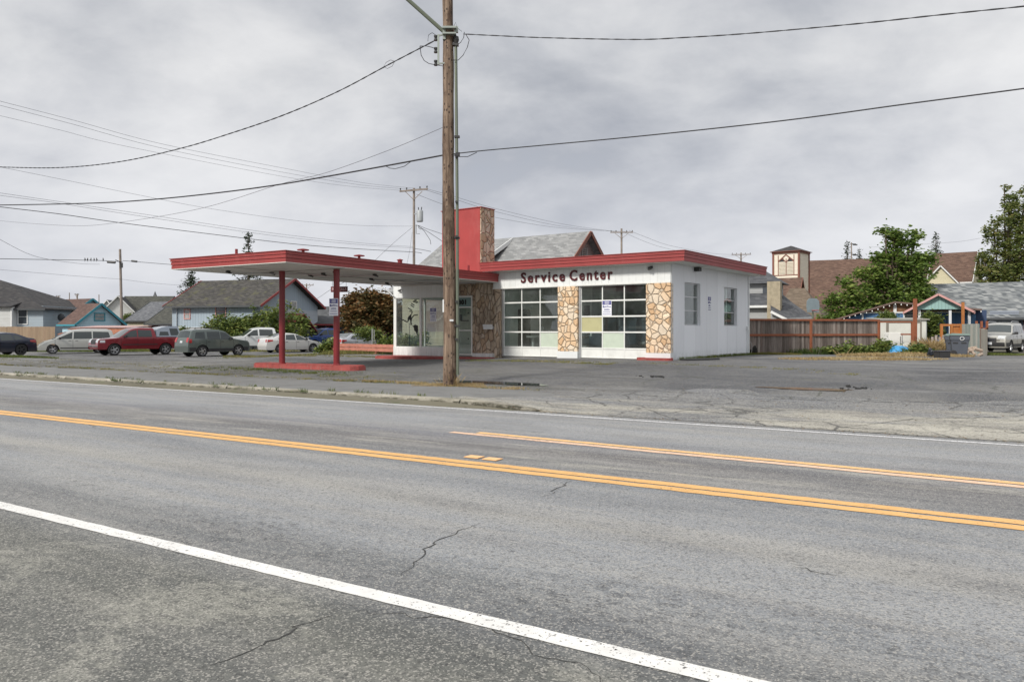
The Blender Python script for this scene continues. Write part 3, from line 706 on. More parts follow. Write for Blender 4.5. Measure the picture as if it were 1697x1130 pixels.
for (x, y) in ((1.8, -11.2), (3.9, -8.6), (2.6, -9.9), (4.9, -9.0), (3.0, -8.4), (5.2, -7.2), (3.4, -5.4), (5.6, -3.0), (2.0, -2.8), (5.0, -1.7)):
    mb = OM(); mb.cbox((x, y, 3.735), (.12, .12, .05)); mb.cbox((x+.09, y-.05, 3.69), (.20, .06, .05), .5, .3); mb.build('canopy_lamp', M['dark'], st)
for i, D_ in enumerate((0, 1)):
    cx_, cy_ = ((-8.33, 28.2), (-6.13, 27.2))[i]
    mb = MB(); pr = [(.0, .40), (.135, .40), (.135, .44), (.108, .47), (.108, 3.764), (0, 3.764)]
    mb.lathe(pr, 20); M_ = Matrix.Rotation(-RS, 4, 'Z') @ Matrix.Translation((cx_-6.2, cy_-30.3, 0))
    mb.v = [tuple(M_ @ Vector(p)) for p in mb.v]; mb.build('canopy_column', M['column'], st, smooth=True)
# roof stubs and vents on the canopy
for (x, y, h_, cap) in ((2.0, -11.0, .40, 0), (5.6, -11.2, .16, 1), (5.7, -8.6, .17, 1), (5.6, -6.2, .20, 2), (5.5, -1.4, .34, 0)):
    mb = OM(); mb.tube([(x, y, 4.14), (x, y, 4.15+h_)], .05 if not cap == 2 else .09, 8)
    if cap: mb.lathe([(0, 4.20+h_), (.20 if cap == 1 else .12, 4.16+h_), (.20 if cap == 1 else .12, 4.13+h_), (0, 4.13+h_)], 12, (x, y, 0))
    mb.build('roof_vent', M['column'], st)
# office: glazed front and left side, door, stone wall
mb = OM(); ZB, ZG, ZH, ZT = .30, .79, 3.20, 3.763
mb.box(0, 3.80, 0, .14, ZB, ZG); mb.box(0, .14, .141, 5.0, ZB, ZG); mb.box(.141, 5, 4.86, 5, ZB, ZG); mb.build('office_base_wall', M['whiteboard'], st)
mb = OM(); mb.box(0, 4.74, -.0, .14, ZH, ZT); mb.box(0, .14, .141, 5.0, ZH, ZT); mb.box(0.141, 5, 4.86, 5.0, ZH, ZT)
mb.build('office_wall', M['whiteboard'], st)
mb = OM(); mb.box(4.76, 6.16, -.03, .12, .30, .56); mb.build('stone_wall_plinth', M['whiteboard'], st)
mb = OM(); mb.box(2.15, 5.6, 1.5, 1.6, .4, ZT); mb.box(5.5, 5.6, 1.6, 5, .4, ZT); mb.box(2.15, 2.25, 1.6, 3.2, .4, ZT)
mb.build('office_partition', M['innerd'], st)  # its grey-green colour stands in for a reflection on the office glass
mb = OM(); mb.box(2.11, 2.149, 1.48, 1.62, .5, 3.2); mb.build('partition_trim', M['frame'], st)
mb = OM(); mb.box(.14, 5.5, .14, 4.86, .3, .44); mb.build('office_floor', M['conc'], st)
mb = OM()
for a, b_ in ((.0, .17), (1.62, 1.74), (3.72, 3.86)): mb.box(a, b_, .02, .10, ZG, ZH)
mb.box(.17, 1.62, .03, .09, ZG, ZG+.03); mb.box(1.74, 3.72, .03, .09, ZG, ZG+.03); mb.box(.17, 1.62, .03, .09, ZH-.03, ZH); mb.box(1.74, 3.72, .03, .09, ZH-.03, ZH)
for y in (2.4, 4.9): mb.box(.03, .10, y, y+.08, ZG, ZH)
for x in (1.9, 3.6): mb.box(x, x+.08, 4.88, 4.95, ZG, ZH)
wf = mb.build('office_window', M['frame'], st)
for nm, a in (('pane', (.17, 1.62, .055, .060, ZG+.03, ZH-.03)), ('pane', (1.74, 3.72, .055, .060, ZG+.03, ZH-.03)), ('pane', (.06, .065, .14, 4.9, ZG, ZH)), ('pane', (.14, 5, 4.91, 4.915, ZG, ZH))):
    mb = OM(); mb.box(*a); mb.build(nm, M['glassd'], wf)
def op(px, py):
    r_ = (px-CX)/F; x = (38.5*r_+5.87)/(.851+.525*r_); D = 38.5-.525*x; return x, CZ+(HZ-py)/F*D
def cp(a, b_): return op(640+a/9.42, 480+b_/9.42)
mb = OM()
def stroke(pts, wd):
    P = [cp(*p) for p in pts]
    for (x0, z0), (x1, z1) in zip(P, P[1:]):
        mb.beam((x0, .045, z0), (x1, .045, z1), .006, wd)
stroke([(165, 435), (240, 465), (320, 505)], .06); stroke([(320, 505), (345, 470)], .05)
stroke([(385, 455), (420, 402), (485, 392)], .05)
for a in ([(330, 285), (395, 325)], [(352, 335), (402, 345), (385, 375)], [(370, 240), (425, 272)], [(380, 212), (432, 244)], [(408, 182), (470, 208)], [(432, 160), (492, 205)], [(410, 190), (470, 150)]): stroke(a, .045)
stroke([(353, 520), (353, 890)], .022)
for poly in ([(388, 370), (345, 412), (327, 440), (325, 490), (350, 468), (366, 478), (372, 555), (392, 550), (385, 500), (392, 455), (383, 420)],
             [(388, 548), (412, 565), (440, 545), (485, 560), (492, 640), (478, 690), (505, 722), (470, 705), (452, 660), (428, 636), (425, 598)]):
    P = [cp(*p) for p in poly]; n = len(P)
    mb.add([(x, .043, z) for x, z in P]+[(x, .050, z) for x, z in P], [tuple(range(n)), tuple(range(n, 2*n))]+[(i, (i+1) % n, n+(i+1) % n, n+i) for i in range(n)])
mb.build('painted_branch', M['black'], wf)
# door with its transom
mb = OM()
for a, b_ in ((3.862, 3.93), (4.66, 4.74)): mb.box(a, b_, .01, .11, .45, 3.199)
for z in (.46, 1.58, 2.66, 3.14): mb.box(3.93, 4.66, .02, .10, z, z+.055)
dr = mb.build('office_door', M['frame'], st)
mb = OM(); mb.box(3.93, 4.66, .055, .060, .515, 2.66); mb.build('pane', M['glassd'], dr)
mb = OM(); mb.box(3.93, 4.66, .050, .060, 2.715, 3.14); mb.build('transom', plain('transom_green', (.16, .25, .24), .3), dr)
mb = OM(); mb.beam((4.10, -.01, 2.35), (4.10, -.01, 2.06), .05); mb.beam((4.10, -.01, 2.06), (4.52, -.01, 2.06), .04); mb.cbox((4.48, .045, 2.42), (.05, .01, .07)); mb.cbox((4.48, .045, 1.22), (.05, .01, .07)); mb.build('handle', M['dark'], dr)
t_ = text_mesh('house_number', '301', .30, M['black'], dr, tuple(TO @ Vector((4.17, .03, 2.91))), (R(90), 0, RZ-RS), .008, .012, spacing=1.1)
mb = OM(); mb.box(4.76, 6.15, -.03, .12, .565, 3.762); mb.box(3.862, 4.755, -.03, -.002, 3.22, 3.762); mb.build('stone_wall', M['stoned'], st, bevel=.012)
mb = OM(); mb.box(6.10, 6.20, -.05, -.031, .56, 3.3); mb.build('stone_wall_trim', M['frame'], st)
mb = OM(); mb.box(5.45, 5.95, -.16, -.032, 1.66, 1.80); mb.cbox((5.7, -.17, 1.83), (.52, .02, .10), rx=.2); mb.build('mail_shelf', M['white'], st)
# broken bracket at the left corner
mb = OM(); mb.tube([(.1, -.12, 3.3), (-.25, -.3, 3.65), (-.6, -.5, 3.72)], .03, 6); mb.tube([(-.1, -.2, 3.40), (-.7, -.3, 3.50), (-.75, -.3, 3.62)], .02, 6); mb.build('bracket', M['white'], st)
mb = OM(); mb.cbox((.42, -.06, 3.55), (.10, .1, .06)); mb.cbox((.52, -.12, 3.58), (.16, .05, .05), .3, -.4); mb.build('small_lamp', M['dark'], st)
# ---- raised red islands
def island(name, label, cx_, cy_, L, wd, zt, rz_):
    mb = MB(); r_ = wd/2; pts = []
    for sgn in (1, -1):
        for k_ in range(9):
            a = -PI/2+PI*k_/8; pts.append((sgn*(L/2-r_*.9)+sgn*math.cos(a)*r_*.9, sgn*math.sin(a)*r_))
    mb.prism(pts, 0, -.30); mb.prism([(x*.985, y*.95) for x, y in pts], .008, .0005)
    o = mb.build(name, M['redkerb'], None, bevel=.02); o.location = (cx_, cy_, zt); o.rotation_euler = (0, 0, rz_); return tag(o, label, 'kerb island')
island('pump_island', 'low red kerbed island under the two canopy columns', -7.28, 27.72, 5.2, .8, .405, RZ)
X, Y = -5.87+.851*3.1-.525*.80, 38.5-.525*3.1-.851*.80
island('office_step', 'long red kerb step in front of the glazed office', X, Y, 6.6, 1.5, .375, RZ)
xx = Vector((6.2, 30.3))+Vector((.814, -.581))*-.55+Vector((.581, .814))*-.32
island('red_step', 'small dark red step at the foot of the right-hand stone pier', xx.x, xx.y, 1.5, .5, .53, RS)
# ---- real estate notices
def notice(label, loc, rz_, wd, hh, board=True, grp='blue and white property notices'):
    t = thing('property_notice', label, 'notice', loc, rz_, grp)
    if board:
        mb = MB(); mb.box(-wd/2, wd/2, 0, .012, 0, hh); mb.build('board', MATS.get('notice_white') or plain('notice_white', (.74, .75, .80), .45, var=.05), t)
    bl = MATS.get('notice_blue') or plain('notice_blue', (.045, .045, .22), .5, var=.1)
    mb = MB(); z = hh*.72
    mb.box(-wd*.46, wd*.46, -.003, -.0005, z, hh*.965); mb.build('blue_header', bl, t)
    mb = MB()
    for a, b_ in ((.915, .93), (.86, .885), (.80, .82), (.76, .775)): mb.box(-wd*.22, wd*.24, -.005, -.0035, hh*a, hh*b_)
    mb.box(-wd*.46, wd*.46, -.005, -.0035, hh*.835, hh*.845); mb.build('header_lines', MATS['notice_white'] if 'notice_white' in MATS else plain('notice_white', (.74, .75, .80), .45), t)
    mb = MB()
    pts = [(-.42, .57), (-.34, .66), (-.28, .60), (-.38, .54), (-.22, .56), (-.14, .62), (-.08, .56), (0, .60), (.06, .66), (.08, .56), (.18, .61), (.24, .57), (.36, .60), (.42, .54)]
    for p, q in zip(pts, pts[1:]): mb.beam((p[0]*wd, -.002, p[1]*hh), (q[0]*wd, -.002, q[1]*hh), .004, .022)
    mb.build('script_line', bl, t)
    mb = MB()
    for z, a in ((.43, .26), (.37, .30), (.25, .36), (.11, .42)):
        x = -a
        while x < a:
            L = .03+.05*((x*37+z*11) % 1); mb.box(x*wd, min(x+L, a)*wd, -.003, -.0005, hh*(z-.018), hh*(z+.018)); x += L+.02
    mb.build('small_print', bl, t)
    return t
notice('property notice with a blue header fixed to the near canopy column', (-6.20, 27.05, 2.13), RZ+.35, .33, .60)
x, z = op(717, 533); q = TO @ Vector((x, .035, z)); q = st.matrix_basis @ q if False else Matrix.LocRotScale(Vector((6.2, 30.3, 0)), Matrix.Rotation(RS, 3, 'Z').to_quaternion(), None) @ q
notice('property notice inside the office window, beside the wooden pole', (q.x, q.y, z), RZ, .37, .66)
def SL(x, y): return (6.2+.814*x+.581*y, 30.3-.581*x+.814*y)
notice('property notice on the glazing of the right-hand bay door', (*SL(-2.86, .045), 2.215), RS, .44, .63)
X, Y = SL(.006, 3.95); notice('small faded property notice painted flat on the white side wall between the two windows', (X, Y, 2.43), RS+PI/2, .36, .64, False)
# hanging rentals board
t = thing('hanging_sign', 'dark red RENTALS board hanging under the far edge of the canopy', 'sign', (*at(562, 34.6), 3.31), -.22)
mb = MB(); mb.box(-.40, .40, 0, .03, 0, .25); mb.build('board', plain('maroon_board', (.11, .012, .018), .5), t)
mb = MB(); mb.tube([(-.33, .015, .25), (-.33, .015, .47)], .008, 5); mb.tube([(.33, .015, .25), (.33, .015, .47)], .008, 5); mb.build('hanger', M['dark'], t)
text_mesh('lettering', 'RENTALS', .17, plain('pink_letters', (.62, .42, .42), .5), t, (0, -.006, .125), extrude=.003, bold=.003)
# ------------------------------------------------------------ poles and wires
def m_pole(name='pole_wood', tone=1.0):
    m, nt, b, nb = newmat(name); o = objc(nt)
    f = nb.noise(nb.mapping(o, scale=(7, 7, .5)), 2, 7, .72)
    c = nb.ramp(f, [(.3, tuple(k*tone for k in (.07, .044, .028))), (.46, tuple(k*tone for k in (.19, .13, .09))), (.60, tuple(k*tone for k in (.31, .225, .16))), (.8, tuple(k*tone for k in (.42, .33, .25)))])
    f = nb.noise(nb.mapping(o, scale=(1, 1, .35)), 3.5, 6, .7); c = nb.mix(nb.rng(f, .48, .60, 0, .85), c, tuple(k*tone for k in (.075, .04, .024)))
    x, y, z = nb.sep(nb.vor(nb.mapping(o, scale=(1, 1, .6)), 16, 'F1', out='Color')); d = nb.vor(nb.mapping(o, scale=(1, 1, .6)), 16)
    k_ = nb.math('MULTIPLY', nb.math('GREATER_THAN', x, .72), nb.math('LESS_THAN', d, .34)); c = nb.mix(nb.math('MULTIPLY', k_, .85), c, (.02, .012, .01))
    f = nb.noise(nb.mapping(o, scale=(30, 30, .5)), 1.3, 3, .5); c = nb.mix(nb.rng(f, .58, .66, 0, .7), c, (.05, .03, .02))
    nb.L(c, b.inputs['Base Color']); b.inputs['Roughness'].default_value = .85; bump(nb, b, f, .6, .02); return m
M['pole'] = m_pole('pole_wood', .80); M['poleg'] = plain('weathered_pole', (.27, .23, .20), .9, var=.35, scale=2, dirt=(.12, .09, .08))
M['wire'] = plain('cable_black', (.022, .022, .026), .6); M['wireg'] = plain('cable_grey', (.13, .13, .15), .6)
M['steel'] = plain('galvanised', (.30, .33, .30), .45, .6); M['steelg'] = plain('lamp_arm', (.14, .16, .12), .6, .3)
PX, PY = at(745.5, 21.0); PZ = H(PX, PY)
pole = thing('utility_pole', 'big brown wooden utility pole at the sidewalk in front of the service station', 'utility pole', (PX, PY, PZ))
mb = MB(); rr = random.Random(5); pts = []; rad = []
for i in range(60):
    z = -.2+13.2*i/59; pts.append((-.006*z+.012*math.sin(z*.9), .01*math.sin(z*.7), z)); rad.append(.182-.0042*z+.004*math.sin(z*3.1)+rr.uniform(-.002, .002))
mb.tube(pts, rad, 22); mb.build('pole_shaft', M['pole'], pole, smooth='all')
def pz(py, D=21.0): return CZ+(HZ-py)/F*D-PZ
def pxo(px, D=21.0): return (px-CX)/F*D-PX
mb = MB(); mb.tube([(.215, -.06, .3), (.20, -.06, 5.2), (.165, -.06, pz(78))], .042, 10); mb.build('riser_pipe', M['steelg'], pole)
mb = MB(); mb.cbox((.16, -.06, pz(76)), (.16, .14, .06)); mb.lathe([(.0, .18), (.07, .15), (.085, .06), (.06, -.02), (0, -.02)], 12, (.17, -.06, pz(72))); 
for y in (228, 258, 395, 540): mb.cbox((.20, -.06, pz(y)), (.14, .12, .05))
mb.build('weatherhead', M['dark'], pole)
zA = pz(57)
mb = MB(); mb.tube([(-.12, -.08, zA), (-1.25, -.25, pz(-2)), (-2.3, -.5, pz(-55)), (-2.75, -.6, pz(-62))], .055, 8); mb.build('lamp_arm', M['steelg'], pole)
mb = MB(); mb.cbox((-3.05, -.65, pz(-62)), (.62, .24, .16)); mb.build('lamp_head', M['steel'], pole, bevel=.03)
mb = MB(); mb.cbox((-.14, -.10, zA-.02), (.08, .10, .34)); mb.cbox((0, -.1, zA+.1), (.36, .3, .05)); mb.cbox((0, -.1, zA-.06), (.36, .3, .04)); mb.cbox((.18, -.1, zA+.08), (.1, .08, .16)); mb.build('arm_bracket', M['steel'], pole)
mb = MB(); xb = pxo(727)
mb.beam((xb, -.1, pz(60)), (xb, -.1, pz(110)), .05); mb.beam((xb, -.1, pz(62)), (-.1, -.1, pz(59)), .04); mb.beam((xb, -.1, pz(108)), (-.1, -.1, pz(107)), .04)
mb.build('secondary_rack', M['steel'], pole)
for y in (66, 86, 107):
    mb = MB(); mb.lathe([(0, -.07), (.05, -.07), (.05, -.03), (.03, 0), (.05, .03), (.05, .07), (0, .07)], 10, (xb-.07, -.1, pz(y))); mb.build('insulator', M['dark'], pole)
mb = MB(); q = lambda px, py: (pxo(px), -.14, pz(py))
mb.tube([q(770, 57), q(769, 66), q(764, 74), q(758, 78)], .010, 5); mb.tube([q(772, 60), q(778, 70), q(775, 82), q(768, 95), q(760, 103), q(752, 103)], .010, 5)
mb.tube([q(697, 80), q(708, 80), q(716, 82), q(722, 84)], .010, 5); mb.tube([q(697, 80), q(699, 95), q(704, 104), q(712, 109), q(735, 113)], .010, 5); mb.tube([q(710, 72), q(711, 62), q(717, 58), q(723, 62)], .008, 5)
mb.tube([q(750, 52), q(756, 41), q(758, 50), q(766, 56)], .006, 5); mb.build('jumper_wire', M['wire'], pole)
mb = MB(); mb.cbox((.06, -.19, pz(531)), (.10, .02, .05), .2); mb.cbox((-.17, -.06, pz(507)), (.04, .03, .34)); mb.build('pole_tag', M['white'], pole)
mb = MB()
for y in (78, 262, 336, 393, 500, 562): mb.cbox((.19, -.14, pz(y)), (.07, .06, .05))
mb.build('bolt', M['dark'], pole)

def ray_plan(px, a, b):
    """where the vertical plane through plan points a-b is met by the view of column px"""
    r = (px-CX)/F; dx, dy = b[0]-a[0], b[1]-a[1]; den = dx-r*dy
    t = (r*a[1]-a[0])/den; return a[0]+dx*t, a[1]+dy*t
def wire(label, a, b, pix, r, mat='wire', twist=0, name='power_line', group=None, cat='wire'):
    P = []
    for px, py in pix:
        X, Y = ray_plan(px, a, b); P.append(Vector((X, Y, CZ+(HZ-py)/F*Y)))
    pts = []
    for i in range(len(P)-1):
        p0 = P[max(i-1, 0)]; p1 = P[i]; p2 = P[i+1]; p3 = P[min(i+2, len(P)-1)]
        for k_ in range(10):
            t = k_/10; pts.append(.5*((2*p1)+(p2-p0)*t+(2*p0-5*p1+4*p2-p3)*t*t+(3*p1-p0-3*p2+p3)*t**3))
    pts.append(P[-1]); mb = MB()
    if pix[-1][0] < 0 or pix[-1][0] > 1697:                 # carry on towards the next pole, out of the frame
        d = pts[-1]-pts[-4]; L = d.length; pts += [pts[-1]+d/L*3*k_+Vector((0, 0, .012*k_*k_)) for k_ in range(1, 7)]
    if twist:
        d = 0; pp = []
        for i in range(len(pts)-1):
            n = max(1, int((pts[i+1]-pts[i]).length/.12))
            for j in range(n): pp.append(pts[i].lerp(pts[i+1], j/n))
        for ph in (0, PI):
            tw = []; d = 0
            for i, p in enumerate(pp):
                if i: d += (p-pp[i-1]).length
                an = d*2*PI/twist+ph; tw.append(p+Vector((math.cos(an)*.3, math.cos(an)*.3, math.sin(an)))*r*.9)
            mb.tube(tw, r, 5)
    else: mb.tube(pts, r, 6)
    return tag(mb.build(name, M[mat], None, smooth='all'), label, cat, group)
pA = (PX, PY); pL = (PX-.851*30, PY+.525*30); pR = (PX+.851*20, PY-.525*20)
wire('twisted black cable from the left edge up to the rack on the big pole', pA, pL, [(722, 67), (645, 107), (560, 152), (470, 191), (380, 222), (300, 246), (200, 268), (100, 278), (0, 277), (-60, 274)], .012, twist=.7)
wire('thick black cable sagging left from the middle of the big pole', pA, pL, [(737, 257), (640, 275), (540, 293), (450, 308), (350, 321), (250, 331), (150, 337), (0, 340), (-60, 340)], .022)
wire('thin wire leaving the big pole leftwards and dipping behind the thick black cable', pA, (pL[0], pL[1]+3), [(735, 211), (650, 247), (542, 286), (466, 305), (331, 346), (188, 370), (112, 374), (0, 366), (-60, 358)], .007, 'wireg')
wire('twisted black cable leaving the top of the big pole towards the upper right', pA, pR, [(768, 57), (830, 60), (900, 63), (1050, 66), (1130, 63), (1240, 56), (1420, 40), (1560, 25), (1697, 11), (1780, 1)], .009, twist=.8)
wire('thick black cable running from the middle of the big pole to the right edge', pA, pR, [(737, 257), (800, 250), (900, 241), (1080, 224), (1300, 200), (1500, 173), (1697, 147), (1780, 134)], .014)
mb = MB(); q = lambda px, py, D=21.3: (*at(px, D), zat(py, D))
mb.tube([q(640, 276, 23), q(646, 279, 23), (*at(655, 23), zat(280, 23)), q(670, 276, 22.5), q(681, 268, 22.3)], .010, 5); tag(mb.build('power_line', M['wire'], None), 'short slack loop hanging under the thick cable left of the big pole', 'wire')
mb = MB(); mb.tube([q(760, 260, 20.8), q(775, 260, 20.4), q(790, 253, 20.1)], .010, 5); mb.cbox(q(759, 256, 20.8), (.1, .06, .1)); tag(mb.build('power_line', M['wire'], None), 'short slack loop under the thick cable just right of the big pole', 'wire')
mb = MB(); c_ = at(645, 24.0); z = zat(107, 24)
lp = [(9, 5), (2, 7), (-5, 3), (-9, -4), (-3, -7), (5, -3), (9, 5)]
mb.tube([(c_[0]+a*.019, c_[1], z+b_*.019) for a, b_ in lp], .008, 5); tag(mb.build('cable_grip', M['wireg'], None), 'small wire loop clipped on the twisted cable left of the big pole', 'cable clip')

def far_pole(label, px, D, ytop, arms=(), r=.14, transformer=None, lean=0):
    X, Y = at(px, D); z0 = H(X, Y); z1 = zat(ytop, D)
    t = thing('utility_pole', label, 'utility pole', (X, Y, z0)); h = z1-z0
    mb = MB(); mb.tube([(0, 0, -.3), (lean, 0, h)], r, 10, r*.75); mb.build('pole_shaft', M['poleg'], t, smooth=True)
    for (dz, wd, tilt) in arms:
        mb = MB(); a = (-wd/2, -.16, h-dz-tilt); b_ = (wd/2, -.16, h-dz+tilt); mb.beam(a, b_, .12, .13)
        mb.beam((-wd*.3, -.16, h-dz-.1), (0, -.12, h-dz-.8), .05); mb.beam((wd*.3, -.16, h-dz-.1), (0, -.12, h-dz-.8), .05); mb.build('crossarm', M['poleg'], t)
        for k_ in (-.47, -.25, .22, .47):
            mb = MB(); mb.lathe([(0, 0), (.05, 0), (.03, .08), (.07, .14), (.05, .2), (0, .22)], 8, (wd*k_, -.16, h-dz+.06+tilt*2*k_)); mb.build('insulator', M['dark'], t)
    if transformer:
        zt = zat(transformer, D)-z0; mb = MB(); mb.lathe([(0, -.45), (.25, -.45), (.28, -.42), (.28, .42), (.22, .5), (0, .5)], 16, (.5, -.1, zt)); mb.beam((0, -.05, zt+.2), (.3, -.1, zt+.2), .08); mb.build('transformer', plain('transformer_grey', (.33, .35, .36), .5), t, smooth=True)
        mb = MB(); mb.tube([(.4, -.1, zt+.5), (.38, -.1, zt+.75)], .04, 6); mb.tube([(.62, -.1, zt+.5), (.66, -.1, zt+.78)], .04, 6); mb.build('bushing', M['dark'], t)
        mb = MB(); mb.tube([(.15, -.1, zt-.75), (.45, -.1, zt-.78), (.4, -.1, zt-.95), (.6, -.1, zt-1.1)], .025, 5); mb.tube([(.2, -.1, zt-.7), (.2, -.1, zt-1.45), (.5, -.1, zt-1.45)], .025, 5); mb.build('service_rack', M['steelg'], t)
    return t
U1 = at(686, 65)
far_pole('weathered pole with one crossarm and a grey transformer, left of the red tower', 686, 65, 312, ((.2, 2.35, .10),), .13, 359)
far_pole('bare pole with a lamp bracket above the parked red pickup', 203, 78, 413, (), .15, lean=-.25)
far_pole('pole with one crossarm right of the grey gabled roof behind the station', 1030, 100, 379, ((.5, 2.9, .0),), .16)
far_pole('far pole whose crossarm just shows over the right part of the red roof', 1228, 130, 419, ((.3, 3.2, .02),), .16)
far_pole('far pole with a crossarm seen through the gap under the canopy', 508, 140, 470, ((.3, 2.6, 0), ), .15)
far_pole('thin far pole with two brackets behind the church roof', 1411, 120, 402, (), .12)
for i, (px, y, l) in enumerate(((97, 490, 'leftmost thin far mast above the rusty brown roof'), (115, 485, 'taller thin far mast above the middle of the rusty brown roof'), (128, 487, 'thick short far mast above the rusty brown roof'), (164, 488, 'thin far mast just right of the rusty brown ridge'))):
    t = far_pole(l, px, 170, y, ((.2, .9, 0),) if i in (0, 2) else (), .12 if i != 2 else .2)
mb = MB(); X, Y = at(1411, 120); 
for y in (405, 422): mb.beam((X, Y-.2, zat(y, 120)), (X+.6, Y-.2, zat(y, 120)), .15); mb.cbox((X+.5, Y-.2, zat(y+1, 120)), (.6, .2, .16))
tag(mb.build('lamp_bracket', M['dark'], None), 'two small dark brackets on the thin pole behind the church roof', 'bracket')
a = U1; b = at(0, 40)
G = 'wires from the left edge to the transformer pole'
wire('topmost wire from the left edge to the transformer pole crossarm', a, b, [(706, 314), (685, 312), (600, 303), (470, 279), (269, 239), (120, 199), (0, 168), (-50, 155)], .009, 'wireg', group=G)
wire('second wire from the top between the left edge and the transformer pole', a, b, [(696, 315), (600, 307), (470, 286), (269, 246), (120, 206), (0, 175), (-50, 163)], .009, 'wireg', group=G)
wire('third wire from the top ending at the left tip of the transformer crossarm', a, b, [(666, 316), (580, 309), (470, 293), (210, 243), (100, 216), (0, 192), (-50, 181)], .008, 'wireg', group=G)
b = at(0, 45)
wire('fine wire from the left edge ending at the transformer pole just below its drum', a, b, [(684, 375), (600, 374), (493, 366), (349, 346), (233, 324), (100, 297), (0, 277), (-50, 267)], .009, 'wireg', group=G)
b = at(0, 42)
wire('upper of three low cables running to the transformer pole above the canopy', a, b, [(686, 409), (600, 403), (448, 386), (224, 353), (103, 335), (0, 320), (-50, 312)], .010, 'wireg', group=G)
wire('middle of three low cables running to the transformer pole above the canopy', a, b, [(686, 411), (600, 406), (448, 390), (224, 357), (103, 338), (0, 324), (-50, 316)], .010, 'wireg', group=G)
wire('darkest and lowest of three cables running to the transformer pole above the canopy', a, b, [(699, 420), (686, 418), (600, 413), (493, 405), (349, 388), (197, 369), (100, 355), (0, 343), (-50, 336)], .020, group=G)
b2 = at(1030, 100)
GR = 'wires between the transformer pole and the pole behind the station'
wire('upper wire passing over the stone face of the red tower to the far crossarm', a, b2, [(706, 313), (750, 325), (818, 345), (930, 371), (1012, 383)], .013, 'wireg', group=GR)
wire('middle wire passing over the red tower to the far crossarm', a, b2, [(696, 312), (750, 329), (818, 350), (930, 375), (1022, 384)], .013, 'wireg', group=GR)
wire('lowest wire passing behind the red tower to the far crossarm', a, b2, [(690, 322), (750, 344), (818, 360), (930, 378), (1040, 384)], .013, 'wireg', group=GR)
b3 = at(1228, 130)
wire('upper wire dropping right from the crossarm behind the station', b2, b3, [(1042, 382), (1070, 393), (1110, 407), (1180, 420), (1220, 422)], .016, 'wireg'); wire('lower wire dropping right from the crossarm behind the station', b2, b3, [(1036, 386), (1070, 401), (1110, 413), (1180, 425), (1238, 423)], .014, 'wireg')
b = at(600, 50)
wire('guy wire slanting from the transformer pole down behind the canopy', a, (a[0]-8, a[1]-1), [(683, 377), (660, 396), (640, 414), (620, 433)], .014, 'wireg')
wire('near vertical stay wire beside the transformer pole', a, (a[0]-8, a[1]-1), [(683, 385), (679, 415), (673, 443)], .010, 'wireg')
mb = MB(); D = 64
for pp in ([(693, 374), (703, 383), (713, 398), (714, 405)], [(694, 374), (706, 379), (730, 387), (736, 389)], [(693, 375), (712, 386), (730, 398), (737, 404)], [(686, 412), (700, 414), (714, 417)]):
    mb.tube([(*at(x, D+i*1.2), zat(y, D+i*1.2)) for i, (x, y) in enumerate(pp)], .02, 5)
tag(mb.build('service_drop', M['wireg'], None), 'bundle of short drops from the transformer pole towards the grey roof', 'wire')
c2 = at(203, 78)
wire('dark cable with a splice box running from the left edge to the bare pole', c2, at(0, 66), [(203, 434), (170, 432), (120, 431), (60, 430), (0, 429), (-40, 429)], .028)
wire('dark cable running from the bare pole to the left end of the canopy', c2, at(320, 84), [(203, 432), (240, 435), (290, 439), (330, 442)], .024)
wire('fine wire crossing low behind the bare pole', c2, at(0, 66), [(203, 463), (120, 457), (60, 452), (0, 447), (-40, 444)], .012, 'wireg'); wire('fine wire right of the bare pole going behind the mossy roofed house', c2, at(320, 84), [(203, 463), (250, 469), (300, 473), (330, 475)], .012, 'wireg')
wire('thin wire curving down from the left edge to the bare pole', c2, at(0, 50), [(165, 438), (134, 437), (81, 430), (45, 420), (0, 397), (-30, 380)], .012, 'wireg')
wire('thin wire seen through the gap beside the RENTALS board', at(508, 140), at(600, 60), [(508, 505), (530, 492), (548, 480), (600, 452)], .02, 'wireg')
wire('pale fine wire between the two right-hand tree tops', at(1500, 110), at(1697, 90), [(1440, 410), (1573, 402), (1630, 394), (1697, 384)], .014, 'wireg')
mb = MB(); D = 75; mb.tube([(*at(178, D), zat(434, D)), (*at(191, D), zat(435, D))], .12, 8); tag(mb.build('splice_box', M['dark'], None), 'black splice closure hung on the cable beside the bare pole', 'splice box')
mb = MB(); D = 80; mb.tube([(*at(218, D), zat(432.5, D)), (*at(227, D), zat(433.5, D))], .10, 8); tag(mb.build('splice_box', M['dark'], None), 'small black splice on the cable right of the bare pole', 'splice box')
mb = MB(); X, Y = c2; mb.tube([(X-.6, Y-.2, zat(431, 78)), (X-.2, Y-.2, zat(434, 78)), (X, Y-.2, zat(439, 78))], .04, 5); mb.cbox((X, Y-.25, zat(440, 78)), (.25, .2, .5)); tag(mb.build('pole_fitting', M['dark'], None), 'dark fittings on the bare pole above the red pickup', 'fitting')
